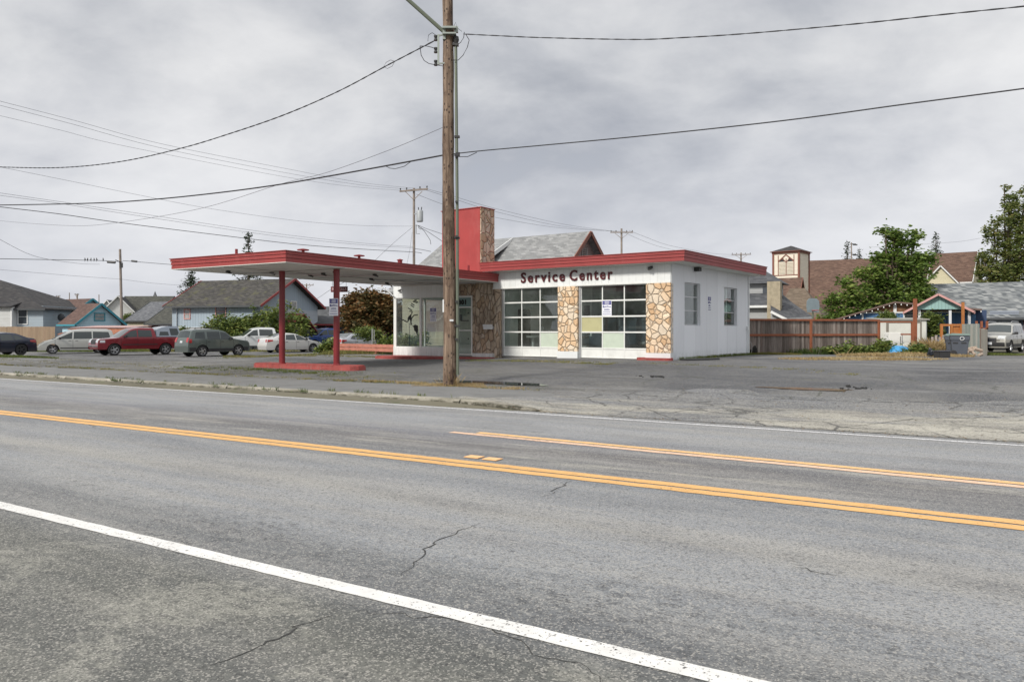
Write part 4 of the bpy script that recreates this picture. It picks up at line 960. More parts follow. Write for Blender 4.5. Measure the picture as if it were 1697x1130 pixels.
# starlings on the cable
def bird():
    t = thing('bird', 'small dark bird perched on the cable left of the bare pole', 'bird', (0, 0, 0), 0, 'birds perched on the cable left of the bare pole')
    mb = MB(); mb.lathe([(0, -.10), (.05, -.06), (.06, 0), (.045, .07), (.03, .10), (.035, .13), (.02, .165), (0, .17)], 10); mb.tube([(0, -.03, -.06), (0, -.08, -.2)], .018, 5); mb.tube([(0, .02, .14), (0, .07, .13)], .008, 4); mb.build('bird_body', M['dark'], t, smooth=True); return t
b0 = bird()
for i, px in enumerate((141, 145, 150.5, 156, 160.5, 171)):
    o = b0 if i == 0 else copy_tree(b0); o['label'] = ('leftmost', 'second', 'third', 'fourth', 'fifth', 'rightmost')[i]+' of the six birds perched on the cable by the bare pole'; X, Y = ray_plan(px, c2, at(0, 66)); o.location = (X, Y, zat(430.6, Y)+.02); o.rotation_euler = (.25, 0, i*1.3)
# ------------------------------------------------------------ vehicles
def carpaint(name, col, metal=.4, rough=.32):
    if name in MATS: return MATS[name]
    m, nt, b, nb = newmat(name); o = objc(nt); x, y, z = nb.sep(o)
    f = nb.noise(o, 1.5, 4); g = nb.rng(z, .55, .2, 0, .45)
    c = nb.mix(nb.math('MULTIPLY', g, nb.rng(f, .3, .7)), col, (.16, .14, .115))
    nb.L(c, b.inputs['Base Color']); b.inputs['Metallic'].default_value = metal; b.inputs['Roughness'].default_value = rough
    b.inputs['Coat Weight'].default_value = .8; b.inputs['Coat Roughness'].default_value = .06
    MATS[name] = m; return m
M['cglass'] = plain('car_glass', (.035, .045, .045), .04, 0, .1, coat=.5); M['tyre'] = plain('tyre_rubber', (.025, .025, .026), .85)
M['rim'] = plain('alloy_rim', (.50, .51, .52), .3, .8); M['trim'] = plain('black_trim', (.028, .028, .030), .55); M['chrome'] = plain('chrome', (.62, .62, .62), .15, 1)
M['lens'] = plain('headlamp_lens', (.60, .62, .62), .08, .3, coat=1); M['tail'] = plain('tail_lamp', (.38, .02, .02), .15, coat=1); M['plate'] = plain('number_plate', (.60, .62, .64), .4); M['amber'] = plain('amber_lens', (.6, .2, .03), .2)
M['under'] = plain('underbody', (.012, .012, .012), .9)
def car(kind, label, loc, rz, paint, S, group='cars parked beyond the canopy', cat='car'):
    t = thing(kind, label, cat, loc, rz, group)
    L, Wd, zc, wf, wr, r = S['L'], S['W'], S.get('clear', .2), S['wf'], S['wr'], S['r']
    belt, roof = S['belt'], S['roof']
    # top profile, front bumper foot to rear bumper foot, resampled along its length
    P = [Vector((x, 0, z)) for x, z in S['prof']]; seg = []
    for i in range(len(P)-1):
        p0, p1, p2, p3 = P[max(i-1, 0)], P[i], P[i+1], P[min(i+2, len(P)-1)]; n = max(2, int((p2-p1).length/.06))
        for k_ in range(n):
            tt = k_/n; cat_ = .5*((2*p1)+(p2-p0)*tt+(2*p0-5*p1+4*p2-p3)*tt*tt+(3*p1-p0-3*p2+p3)*tt**3); lin_ = p1.lerp(p2, tt); seg.append(lin_*.75+cat_*.25)
    seg.append(P[-1]); xs = [p.x for p in seg]
    def zb(x):
        z = zc
        for xc in (wf, wr):
            d = abs(x-xc); ra = r+.075
            if d < ra: z = max(z, r+math.sqrt(ra*ra-d*d)-.015)
        return z
    taper = S.get('taper', .24); sq = S.get('sq', .12)
    def hw(x, z):
        u = abs(x)/(L/2); w_ = Wd/2*(1-sq*max(0, u-.55)**2/.2025)
        if z < belt: w_ *= 1-.05*((z-.62*belt)/belt)**2*2
        else: w_ *= (1-.014)*(1-taper*((z-belt)/(roof-belt))**1.15)
        return w_
    K, Q = 12, 8; mb = MB(); rows = []
    for p in seg:
        x, zt = p.x, p.z; b_ = min(zb(x), zt-.01); row = []
        for k_ in range(K+1):
            z = b_+(zt-b_)*k_/K
            row.append((x, hw(x, z)*(1 if k_ < K else .985), z-(0 if k_ < K else .0)))
        cr = .05 if zt > belt+.1 else .03
        e = hw(x, zt)
        for k_ in range(1, Q+1):
            y = e*.985*(1-k_/Q); row.append((x, y, zt+cr*(1-(y/e)**2)*min(1, (zt-zc)/.6)))
        full = row+[(a, -b2, c) for a, b2, c in row[:-1]][::-1]; rows.append(full)
    n = len(rows[0]); mb.v = [p for r_ in rows for p in r_]
    for i in range(len(rows)-1):
        for j in range(n-1): mb.f.append((i*n+j, i*n+j+1, (i+1)*n+j+1, (i+1)*n+j)); mb.m.append(0)
        mb.f.append((i*n+n-1, i*n, (i+1)*n, (i+1)*n+n-1)); mb.m.append(1)
    mb.f += [tuple(range(n)), tuple(range((len(rows)-1)*n, len(rows)*n))]; mb.m += [0, 0]
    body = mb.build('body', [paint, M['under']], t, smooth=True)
    # patches laid on the skin
    def side(poly, mat, name, off=.006, sides=(1, -1), par=None, sub=5):
        for sg in sides:
            m_ = MB(); (a, b_, c, d) = poly; n_ = sub
            for i in range(n_+1):
                for j in range(n_+1):
                    u, v = i/n_, j/n_; x = (a[0]*(1-u)+b_[0]*u)*(1-v)+(d[0]*(1-u)+c[0]*u)*v; z = (a[1]*(1-u)+b_[1]*u)*(1-v)+(d[1]*(1-u)+c[1]*u)*v
                    m_.v.append((x, sg*(hw(x, z)+off), z))
            for i in range(n_):
                for j in range(n_): m_.f.append((i*(n_+1)+j, (i+1)*(n_+1)+j, (i+1)*(n_+1)+j+1, i*(n_+1)+j+1)); m_.m.append(0)
            m_.build(name, mat, par or t, smooth='all')
    D_ = [0]
    for a, b_ in zip(seg, seg[1:]): D_.append(D_[-1]+(b_-a).length)
    Ltot = D_[-1]
    def near(x, z): return min(range(len(seg)), key=lambda i: (seg[i].x-x)**2+(seg[i].z-z)**2)
    def top(p0, p1, y0, y1, mat, name, off=.008, par=None, curve=True):
        i0, i1 = near(*p0), near(*p1); m_ = MB(); q = 8
        if i1 <= i0: i1 = i0+1
        for i in range(i0, i1+1):
            a = seg[max(i-1, 0)]; b_ = seg[min(i+1, len(seg)-1)]; d = (b_-a).normalized(); nx, nz = d.z, -d.x
            if nz < 0 and abs(nz) > .2: nx, nz = -nx, -nz
            if abs(nz) <= .2 : nx = abs(nx) if seg[i].x > 0 else -abs(nx)
            x, zt = seg[i].x, seg[i].z; e = hw(x, zt); cr = (.05 if zt > belt+.1 else .03)*min(1, (zt-zc)/.6)
            for j in range(q+1):
                y = e*.985*(y0+(y1-y0)*j/q); m_.v.append((x+nx*off, y, zt+cr*(1-(y/e)**2)+nz*off))
        for i in range(i1-i0):
            for j in range(q): m_.f.append((i*(q+1)+j, i*(q+1)+j+1, (i+1)*(q+1)+j+1, (i+1)*(q+1)+j)); m_.m.append(0)
        return m_.build(name, mat, par or t, smooth='all')
    for poly in S['wins']: side(poly, M['cglass'], 'side_window')
    top(*S['shield'], -.93, .93, M['cglass'], 'windshield')
    if 'rearwin' in S: top(*S['rearwin'], -.86, .86, M['cglass'], 'rear_window')
    for y0, y1 in ((.52, .97), (-.97, -.52)): top(*S['head'], y0, y1, M['lens'], 'headlight', .012)
    for z_ in S.get('headside', ()): side(z_, M['lens'], 'headlight', .008)
    top(*S['grille'], -.46, .46, S.get('grillemat', M['trim']), 'grille', .012)
    top(*S['bumper'], -.97, .97, S.get('bumpmat', M['trim']), 'bumper', .010)
    for y0, y1 in ((.70, .99), (-.99, -.70)): top(*S['tailr'], y0, y1, M['tail'], 'tail_light', .014)
    if 'tailside' in S: side(S['tailside'], M['tail'], 'tail_light', .010, sub=3)
    if 'platef' in S: top(*S['platef'], -.18, .18, M['plate'], 'number_plate', .022)
    if 'plater' in S: top(*S['plater'], -.18, .18, M['plate'], 'number_plate', .020)
    for poly in S.get('clad', ()): side(poly, M['trim'], 'cladding', .010, sub=8)
    for x in S.get('doors', ()):
        side([(x-.008, zc+.12), (x+.008, zc+.12), (x+.008, belt-.02), (x-.008, belt-.02)], M['under'], 'door_seam', .004, sub=4)
    for x in S.get('handles', ()): side([(x-.09, belt-.13), (x+.09, belt-.13), (x+.09, belt-.10), (x-.09, belt-.10)], S.get('handlemat', M['trim']), 'door_handle', .022, sub=2)
    xm = S['mirror']
    for sg in (1, -1):
        m_ = MB(); m_.cbox((xm, sg*(Wd/2+.10), belt+.07), (.12, .20, .15)); m_.cbox((xm+.02, sg*(Wd/2-.02), belt+.02), (.08, .14, .05)); m_.build('mirror', M['trim'], t, bevel=.02)
    # wheels
    wm = MB(); wm.lathe([(r*.64, -.10), (r*.93, -.11), (r, -.085), (r, .085), (r*.93, .11), (r*.64, .10)], 28, axis='Y')
    rm = MB(); rm.lathe([(r*.64, .085), (r*.60, .075), (r*.56, .02), (r*.2, .03), (.0, .05)], 24, axis='Y')
    sp = MB()
    for k_ in range(S.get('spokes', 5)):
        a = 2*PI*k_/S.get('spokes', 5); sp.beam((0, .062, 0), (math.cos(a)*r*.60, .075, math.sin(a)*r*.60), .03, r*.22)
    sp.lathe([(r*.20, .05), (r*.18, .095), (0, .10)], 16, axis='Y'); sp.lathe([(r*.66, .088), (r*.655, .098), (r*.59, .092), (r*.58, .05)], 24, axis='Y')
    for sg in (1, -1):
        for xc in (wf, wr):
            def put(m0, nm, mat, par):
                m_ = MB(); m_.v = [(a if nm else a, b_, c) for a, b_, c in m0.v]; m_.f = m0.f; m_.m = [0]*len(m0.f); o = m_.build(nm, mat, par, smooth=True); return o
            wh_ = put(wm, 'tyre', M['tyre'], t); wh_.name = 'wheel'; wh_.location = (xc, sg*(Wd/2-.115), r); wh_.rotation_euler = (0, 0, 0 if sg > 0 else PI)
            put(rm, 'rim', M['under'], wh_); put(sp, 'rim', M['rim'] if not S.get('darkrim') else M['trim'], wh_)
    return t
SED = dict(L=4.6, W=1.80, clear=.22, wf=1.42, wr=-1.30, r=.32, belt=.93, roof=1.45, taper=.30,
    prof=[(2.30, .24), (2.32, .45), (2.28, .62), (2.05, .76), (1.2, .93), (.55, 1.20), (.10, 1.40), (-.5, 1.46), (-1.1, 1.40), (-1.75, 1.14), (-2.15, 1.08), (-2.27, 1.0), (-2.32, .72), (-2.34, .5), (-2.27, .26)],
    wins=[[(.95, .96), (.05, .95), (.02, 1.36), (.30, 1.30)], [(-.03, .95), (-.85, .97), (-.75, 1.35), (-.06, 1.37)], [(-.90, .98), (-1.45, 1.05), (-1.15, 1.27), (-.84, 1.32)]],
    shield=((1.12, .95), (.14, 1.39)), rearwin=((-1.12, 1.39), (-1.72, 1.16)), head=((2.29, .62), (2.0, .78)), grille=((2.32, .45), (2.29, .60)), bumper=((2.31, .26), (2.32, .32)),
    tailr=((-2.27, .98), (-2.31, .82)), tailside=[(-2.28, .80), (-1.85, .88), (-1.85, .98), (-2.24, 1.0)], plater=((-2.29, .88), (-2.31, .78)), platef=((2.32, .42), (2.32, .48)), doors=(1.0, 0.0, -.95), handles=(.15, -.78), mirror=.80)
SUV = dict(L=4.45, W=1.80, clear=.30, wf=1.33, wr=-1.27, r=.36, belt=1.08, roof=1.74, taper=.20, sq=.10,
    prof=[(2.20, .34), (2.24, .55), (2.20, .85), (2.05, .98), (1.25, 1.10), (.95, 1.18), (.42, 1.60), (.10, 1.70), (-.6, 1.76), (-1.6, 1.74), (-1.92, 1.66), (-2.12, 1.20), (-2.20, 1.05), (-2.24, .62), (-2.20, .36)],
    wins=[[(.92, 1.12), (.05, 1.12), (.05, 1.60), (.42, 1.54)], [(-.03, 1.12), (-.92, 1.13), (-.92, 1.60), (-.03, 1.61)], [(-1.08, 1.14), (-1.80, 1.18), (-1.66, 1.58), (-1.08, 1.60)]],
    shield=((.95, 1.18), (.44, 1.59)), rearwin=((-1.95, 1.60), (-2.11, 1.22)), head=((2.21, .80), (2.06, .97)), grille=((2.235, .62), (2.20, .85)), bumper=((2.21, .36), (2.24, .58)),
    tailr=((-2.13, 1.17), (-2.21, .92)), tailside=[(-2.17, .90), (-1.98, .90), (-1.98, 1.14), (-2.13, 1.14)], plater=((-2.205, 1.0), (-2.225, .86)), platef=((2.24, .48), (2.235, .60)),
    clad=([(2.1, .31), (-2.1, .31), (-2.1, .50), (2.1, .50)],) if False else ([(.95, .33), (-.88, .33), (-.88, .52), (.95, .52)], [(-1.70, .36), (-2.12, .36), (-2.16, .60), (-1.70, .60)], [(2.10, .36), (1.72, .36), (1.72, .60), (2.14, .60)]),
    doors=(.96, .0, -1.0), handles=(.14, -.82), mirror=.72)
VAN = dict(L=5.0, W=1.95, clear=.24, wf=1.62, wr=-1.38, r=.33, belt=1.05, roof=1.74, taper=.20, sq=.16,
    prof=[(2.48, .28), (2.52, .48), (2.45, .66), (2.1, .88), (1.65, 1.02), (.75, 1.52), (.35, 1.68), (-.4, 1.76), (-1.9, 1.74), (-2.2, 1.64), (-2.38, 1.10), (-2.47, .95), (-2.50, .5), (-2.46, .28)],
    wins=[[(1.40, 1.07), (.42, 1.07), (.38, 1.56), (.62, 1.46)], [(.32, 1.07), (-.85, 1.08), (-.85, 1.60), (.28, 1.59)], [(-.93, 1.09), (-2.10, 1.12), (-1.96, 1.57), (-.93, 1.60)]],
    shield=((1.63, 1.03), (.74, 1.52)), rearwin=((-2.22, 1.60), (-2.38, 1.12)), head=((2.46, .63), (2.14, .86)), headside=[[(2.30, .62), (1.98, .74), (1.94, .84), (2.16, .80)]], grille=((2.50, .54), (2.45, .66)), bumper=((2.49, .30), (2.52, .44)), bumpmat=None,
    tailr=((-2.39, 1.08), (-2.48, .8)), platef=((2.515, .42), (2.50, .52)), doors=(1.48, .36, -.90), handles=(.55, .12), mirror=1.18, clad=([(1.15, .38), (-.98, .38), (-.98, .44), (1.15, .44)],))
VAN['bumpmat'] = M['trim']
TRK = dict(L=5.6, W=1.98, clear=.42, wf=1.75, wr=-1.62, r=.39, belt=1.20, roof=1.85, taper=.20, sq=.06,
    prof=[(2.72, .42), (2.78, .62), (2.74, .98), (2.60, 1.10), (1.45, 1.20), (.72, 1.70), (.45, 1.80), (.0, 1.86), (-.75, 1.84), (-.86, 1.78), (-.98, 1.24), (-1.02, 1.215), (-2.70, 1.22), (-2.76, 1.16), (-2.78, .62), (-2.74, .45)],
    wins=[[(1.28, 1.24), (.30, 1.24), (.30, 1.72), (.66, 1.66)], [(.22, 1.24), (-.70, 1.24), (-.66, 1.70), (.22, 1.73)]],
    shield=((1.44, 1.21), (.72, 1.70)), rearwin=((-.87, 1.74), (-.97, 1.30)), head=((2.76, .84), (2.62, 1.08)), headside=[[(2.66, .88), (2.34, .88), (2.34, 1.04), (2.64, 1.04)]], grille=((2.77, .74), (2.68, 1.04)), bumper=((2.73, .45), (2.78, .68)), bumpmat=M['chrome'],
    tailr=((-2.74, 1.16), (-2.775, .84)), doors=(1.34, .26, -.80), handles=(.42, -.60), mirror=1.05, platef=((2.78, .54), (2.775, .64)), clad=([(1.22, .70), (-1.05, .70), (-1.05, .76), (1.22, .76)],))
def put(kind, label, px, D, hd, paint, S, dz=0, sc_=1, **k):
    X, Y = at(px, D); z = H(X, Y)+dz
    t = car(kind, label, (X, Y, z), hd, paint, S, **k); t.scale = (sc_,)*3; return t
away = math.atan2(.851, .525)      # heading up the side street
toward = away+PI
gold = carpaint('champagne_silver_paint', (.47, .48, .45), .35); dred = carpaint('dark_red_paint', (.20, .010, .018), .3)
green = carpaint('grey_green_paint', (.11, .135, .125), .3); whitep = carpaint('white_vehicle_paint', (.66, .68, .68), .0, .35); silv = carpaint('silver_paint', (.50, .51, .53), .7)
blue = carpaint('bright_blue_paint', (.012, .05, .22), .4); greyb = carpaint('slate_blue_paint', (.14, .17, .22), .5); navy = carpaint('navy_paint', (.014, .020, .042), .5)
SP = dict(SED); SP.update(r=.36, darkrim=True, L=4.8)
put('parked_car', 'dark navy coupe cut off by the left edge of the picture', -12, 50, toward+.05, navy, SP, cat='car')
put('minivan', 'champagne silver minivan parked facing left, partly behind the red pickup', 128, 57.5, toward-.42, gold, VAN, cat='minivan', sc_=1.0)
T = put('pickup_truck', 'dark red pickup with a grey canopy over its bed', 226, 54, toward-.22, dred, TRK, cat='pickup truck', sc_=1.0)
# the grey topper
mb = MB(); cz = [(-.99, 1.26, 1.75), (-1.15, 1.26, 1.86), (-1.9, 1.26, 1.97), (-2.6, 1.26, 1.98), (-2.74, 1.26, 1.84), (-2.80, 1.26, 1.28)]
prof = [(-.98, 1.225), (-1.04, 1.74), (-1.5, 1.92), (-2.0, 1.99), (-2.45, 1.98), (-2.58, 1.90), (-2.76, 1.30), (-2.77, 1.225)]
vs = []
def tw(z): return .965-.20*max(0, (z-1.22)/.8)
mb.add([(x, tw(z), z) for x, z in prof]+[(x, -tw(z), z) for x, z in prof], [tuple(range(8)), tuple(range(8, 16))[::-1]]+[(i, 8+i, 8+(i+1) % 8, (i+1) % 8) for i in range(8)])
tp = mb.build('bed_canopy', carpaint('topper_grey', (.27, .31, .36), .4), T, bevel=.035)
def tpwin(pts):
    for sg in (1, -1):
        m_ = MB(); m_.add([(x, sg*(tw(z)+.006), z) for x, z in pts], [tuple(range(len(pts)))]); m_.build('canopy_window', M['cglass'], tp)
tpwin([(-1.18, 1.33), (-1.86, 1.33), (-1.80, 1.60), (-1.26, 1.60)]); tpwin([(-1.98, 1.34), (-2.60, 1.34), (-2.46, 1.82), (-1.92, 1.82)])
E1 = put('parked_suv', 'dark grey-green SUV parked with its tail towards the road', 353, 51.5, away-.10, green, SUV, cat='SUV')
for sg in (1, -1):
    mb = MB(); mb.tube([(.1, sg*.60, 1.80), (-.2, sg*.60, 1.86), (-1.5, sg*.60, 1.84), (-1.7, sg*.60, 1.79)], .022, 6); mb.build('roof_rail', M['trim'], E1)
WT = dict(TRK); WT.update(L=6.2, wr=-2.15, bumpmat=M['trim'], clad=(), prof=[(2.72, .42), (2.78, .62), (2.74, .98), (2.60, 1.10), (1.45, 1.20), (.72, 1.70), (.45, 1.82), (.0, 1.90), (-1.0, 1.88), (-1.12, 1.80), (-1.25, 1.26), (-1.32, 1.22), (-3.50, 1.22), (-3.56, 1.16), (-3.58, .66), (-3.54, .62)], wins=[[(1.28, 1.24), (.30, 1.24), (.30, 1.74), (.66, 1.68)], [(.18, 1.24), (-.95, 1.24), (-.92, 1.74), (.18, 1.76)]], rearwin=((-1.13, 1.76), (-1.24, 1.32)), tailr=((-3.55, 1.16), (-3.575, .84)), doors=(1.34, .24, -1.05))
put('pickup_truck', 'long white crew cab pickup parked in front of the leafy shrubs', 428, 65, toward-.42, whitep, WT, cat='pickup truck')
put('sedan', 'white sedan with its red tail lamps towards us, behind the left canopy column', 482, 60, away-.28, carpaint('pearl_white_paint', (.60, .60, .58), .2, .3), SED, cat='sedan')
put('pickup_truck', 'bright blue pickup parked between the two canopy columns', 538, 74, toward-.18, blue, TRK, cat='pickup truck')
W_ = dict(SED); put('sedan', 'silver sedan whose tail lamp shows just right of the right canopy column', 590, 60, away-.02, silv, W_, cat='sedan')
W2 = dict(SUV); put('hatchback', 'slate blue hatchback parked alongside the silver sedan', 611, 61, away-.25, greyb, W2, cat='hatchback', sc_=.84)
put('sedan', 'white sedan parked at the corner of the glazed office', 652, 66, toward-.25, whitep, SED, cat='sedan', sc_=1.04)
S2 = dict(SUV); S2.update(W=1.84, grillemat=M['trim'])
q = put('parked_suv', 'light silver SUV facing us in front of the dark garage at the right', 1657, 50, -PI/2-.80, carpaint('light_silver_paint', (.40, .39, .35), .35), S2, cat='SUV', group=None, sc_=1.06)
mb = MB(); mb.box(2.215, 2.26, -.55, .55, .735, .765); mb.build('grille_bar', M['chrome'], q)
for sg in (1, -1):
    mb = MB(); mb.tube([(.1, sg*.60, 1.80), (-.2, sg*.60, 1.86), (-1.5, sg*.60, 1.84), (-1.7, sg*.60, 1.79)], .022, 6); mb.build('roof_rail', M['rim'], q)
# ------------------------------------------------------------ houses
M['pane'] = plain('house_window_glass', (.05, .06, .07), .08, 0, .2, coat=.6)
M['curtain'] = plain('curtained_glass', (.33, .34, .34), .25, 0, .3)
def house(name, label, px, D, w, d, ye, yr, wall, roof, trim, axis='x', rz=0., oh=.35, wins=(), cat='house', etrim=None, hipl=0, hipr=0, gable=None, thick=.14, y0=0, zr=None, chim=None, gcol=None):
    """px, D: foot of the middle of the front wall; ye, yr: picture heights of eave and ridge"""
    X, Y = at(px, D); z0 = H(X, Y); t = thing(name, label, cat, (X, Y, z0), rz)
    ze = zat(ye, D)-z0; zr = (zat(yr, D+(d/2 if axis == 'x' else 0)*math.cos(rz)) if zr is None else zr)-z0
    x0, x1 = -w/2, w/2
    mb = MB()
    if axis == 'x':
        prof = [(0, -.6), (d, -.6), (d, ze), (d/2, zr-.05 if not (hipl and hipr) else ze), (0, ze)]
        vs = [(x0, a, b_) for a, b_ in prof]+[(x1, a, b_) for a, b_ in prof]
        if hipl: vs[3] = (x0, d/2, ze)
        if hipr: vs[8] = (x1, d/2, ze)
    else:
        prof = [(x0, -.6), (x1, -.6), (x1, ze), (0, zr-.05), (x0, ze)]
        vs = [(a, 0, b_) for a, b_ in prof]+[(a, d, b_) for a, b_ in prof]
    mb.add(vs, [(0, 1, 2, 3, 4), (5, 6, 7, 8, 9)]+[(i, (i+1) % 5, 5+(i+1) % 5, 5+i) for i in range(5)])
    mb.build('wall', wall, t)
    mb = MB()
    if axis == 'x':
        sl = (zr-ze)/(d/2); e = ze-sl*oh
        L0, L1 = x0-oh, x1+oh; r0, r1 = L0+hipl, L1-hipr
        zt = zr+.02; e += .02
        mb.slab([(L0, -oh, e), (L1, -oh, e), (r1, d/2, zt), (r0, d/2, zt)], thick); mb.slab([(L1, d+oh, e), (L0, d+oh, e), (r0, d/2+.002, zt), (r1, d/2+.002, zt)], thick)
        if hipl: mb.slab([(L0, -oh, e), (r0, d/2, zt), (L0, d+oh, e)], thick)
        if hipr: mb.slab([(L1, -oh, e), (L1, d+oh, e), (r1, d/2, zt)], thick)
    else:
        sl = (zr-ze)/(w/2); e = ze-sl*oh+.02; zt = zr+.02
        mb.slab([(x0-oh, -oh, e), (0, -oh, zt), (0, d+oh, zt), (x0-oh, d+oh, e)], thick); mb.slab([(x1+oh, -oh, e), (x1+oh, d+oh, e), (.002, d+oh, zt), (.002, -oh, zt)], thick)
    rf = mb.build('roof', roof, t)
    mb = MB(); k_ = .03
    if axis == 'x':
        for s_, hp in ((-1, hipl), (1, hipr)):
            if hp: continue
            xx = (x0-oh-k_) if s_ < 0 else (x1+oh+k_)
            for ya, yb in ((-oh, d/2), (d+oh, d/2)): mb.beam((xx, ya, e-.06), (xx, yb, zt-.06), .05, .2)
        if etrim: mb.build('roof_trim', trim, t); mb = MB()
        mb.box(x0-oh, x1+oh, -oh-.05, -oh-.004, e-.16, e-.01)
    else:
        for ya in (-oh-k_,):
            for xa in (x0-oh, x1+oh): mb.beam((xa, ya, e-.06), (0, ya, zt-.06), .05, .2 if w > 4 else .12)
        for xa in (x0-oh-.03, x1+oh+.03): mb.box(xa-.025, xa+.025, -oh, d+oh, e-.16, e-.01)
    mb.build('eave_board' if etrim else 'roof_trim', etrim or trim, t)
    for wv in wins:
        side, u, z, ww, hh = wv[:5]; mt = wv[5] if len(wv) > 5 else 'pane'; tr = wv[6] if len(wv) > 6 else trim
        f = MB(); p = MB(); b_ = .09
        def bx(m, a0, a1, c0, c1, n0, n1):
            if side == 'f': m.box(a0, a1, -n1, -n0, c0, c1)
            elif side == 'r': m.box(x1+n0, x1+n1, a0, a1, c0, c1)
            else: m.box(x0-n1, x0-n0, a0, a1, c0, c1)
        bx(f, u-ww/2-b_, u+ww/2+b_, z-b_, z, .002, .06); bx(f, u-ww/2-b_, u+ww/2+b_, z+hh, z+hh+b_, .002, .06)
        bx(f, u-ww/2-b_, u-ww/2, z, z+hh, .003, .055); bx(f, u+ww/2, u+ww/2+b_, z, z+hh, .003, .055); bx(f, u-ww/2, u+ww/2, z+hh/2-.02, z+hh/2+.02, .003, .04)
        if ww > 1.1: bx(f, u-.02, u+.02, z, z+hh/2-.021, .003, .038); bx(f, u-.02, u+.02, z+hh/2+.021, z+hh, .003, .038)
        fo = f.build('window', tr, t); bx(p, u-ww/2, u+ww/2, z, z+hh, .002, .015); p.build('pane', M[mt], fo)
    if chim:
        cx_, cy_, cw, ct, cm = chim; m_ = MB(); m_.box(cx_-cw/2, cx_+cw/2, cy_-cw/2, cy_+cw/2, ze-.5, ct-z0); m_.box(cx_-cw/2-.06, cx_+cw/2+.06, cy_-cw/2-.06, cy_+cw/2+.06, ct-z0, ct-z0+.12); m_.build('chimney', cm, rf)
    return t, ze, zr, z0
wt = plain('trim_white', (.66, .67, .66), .5); dk = plain('trim_dark', (.06, .065, .07), .6)
teal = plain('trim_teal', (.05, .27, .34), .55); rtr = plain('trim_red', (.26, .035, .035), .55); pinkt = plain('trim_pink', (.50, .27, .25), .6)
# left edge
house('house', 'weathered pale grey-blue house with a dark roof at the left edge', -30, 75, 11.8, 10, 507, 464, siding('old_blue_siding', (.38, .45, .50), .14, dirt=(.34, .33, .30), wear=.6), shingles('dark_shingle', [(.018, .018, .020), (.034, .032, .033), (.055, .052, .050)]), dk, 'x', .0, .5, [('f', 3.95, 2.3, .8, 1.35, 'pane', wt)], hipr=8.0, hipl=3)
X, Y = at(20, 74.6); mb = MB(); t = thing('lean_to', 'white clapboard front of the leftmost house, beside its grey-blue wing', 'house extension', (X-3.6, Y-.3, H(X, Y)), 0)
mb.box(-3, 3.65, 0, 1.6, -.4, 3.95); mb.build('wall', siding('white_siding', (.60, .61, .60), .16, wear=.4), t); mb = MB(); mb.slab([(-3.3, -.35, 3.95), (3.9, -.35, 3.95), (3.9, 1.7, 4.5), (-3.3, 1.7, 4.5)], .12); mb.build('roof', MATS['dark_shingle'], t); mb = MB(); mb.box(3.66, 3.8, -.05, 1.6, -.3, 3.9); mb.build('corner_board', wt, t)
mb = MB(); mb.tube([(1.7, .3, 4.1), (1.7, .3, 5.3)], .16, 8); mb.build('flue', plain('flue', (.5, .5, .5), .5), t)
brs = shingles('rusty_brown_shingle', [(.07, .040, .032), (.105, .060, .048), (.14, .085, .068)])
ltb = siding('light_blue_siding', (.46, .66, .75), .15, dirt=(.5, .52, .5), wear=.35)
house('house', 'pale blue house with a broad rusty brown roof and teal trim, behind the minivan', 150, 82, 6.6, 8.5, 533, 495, ltb, brs, teal, 'y', 1.05, .4, [('l', 1.6, .55, .9, 1.4, 'pane', teal), ('l', 4.7, .9, .7, .8, 'pane', teal)])
house('cottage', 'pale blue gable with a teal edged window, right of the broad brown roof', 165, 75, 4.3, 2.6, 533, 503, ltb, brs, teal, 'y', 1.0, .35, [('f', 0, 2.65, .9, .62, 'curtain', teal)])
X, Y = at(101, 77.0); mb = MB(); mb.lathe([(0, -.02), (.25, .04), (.38, .14)], 14, axis='Y'); mb.tube([(0, .1, 0), (0, .3, -.5)], .03, 5); o = mb.build('satellite_dish', dk, None); o.location = (X, Y-.1, zat(526, 77.0)); tag(o, 'dark satellite dish on the rusty brown roof', 'dish')
# rusty carport and its clutter
t = thing('carport', 'low rusty open carport with a pinkish roof behind the minivan', 'carport', (*at(165, 66), H(*at(165, 66))), -.05)
zz_ = zat(545, 66)-H(*at(165, 66)); mb = MB(); mb.slab([(-2.6, -.3, zz_), (2.4, -.3, zz_), (2.7, 3.4, zz_+.2), (-2.2, 3.4, zz_+.2)], .08); mb.slab([(-2.9, -1.2, zz_-.42), (1.9, -1.2, zz_-.46), (2.2, -.4, zz_-.05), (-1.9, -.4, zz_-.02)], .07)
mb.build('roof', plain('rusty_roof', (.30, .11, .055), .8, var=.5, scale=3, dirt=(.38, .27, .24)), t)
mb = MB(); mb.slab([(-2.65, .1, zz_+.12), (2.45, .1, zz_+.12), (2.75, 3.5, zz_+.30), (-2.25, 3.5, zz_+.30)], .03); mb.build('roof_sheet', plain('pink_roof', (.42, .28, .26), .7, var=.2), t)
mb = MB(); 
for x in (-2.4, -.3, 2.2): mb.box(x-.05, x+.05, -.9, -.8, -.2, zz_-.35)
mb.box(-2.6, 2.4, 3.2, 3.3, -.2, zz_); mb.build('frame', plain('old_timber', (.22, .17, .12), .9), t)
slate = shingles('slate_shingle', [(.075, .08, .09), (.11, .115, .125), (.15, .155, .165)]); msh = shingles('mossy_shingle', [(.022, .021, .019), (.045, .041, .036), (.075, .070, .062)], (.11, .11, .035), .30)
dsh = MATS['dark_shingle']; gsh = shingles('olive_shingle', [(.035, .036, .030), (.055, .056, .046), (.08, .08, .066)])
house('house', 'far house with a white front gable and black roof, left of the bare pole', 196, 104, 3.6, 9, 514, 490, siding('white_siding', (.60, .61, .60), .16), dsh, wt, 'y', .35, .3)
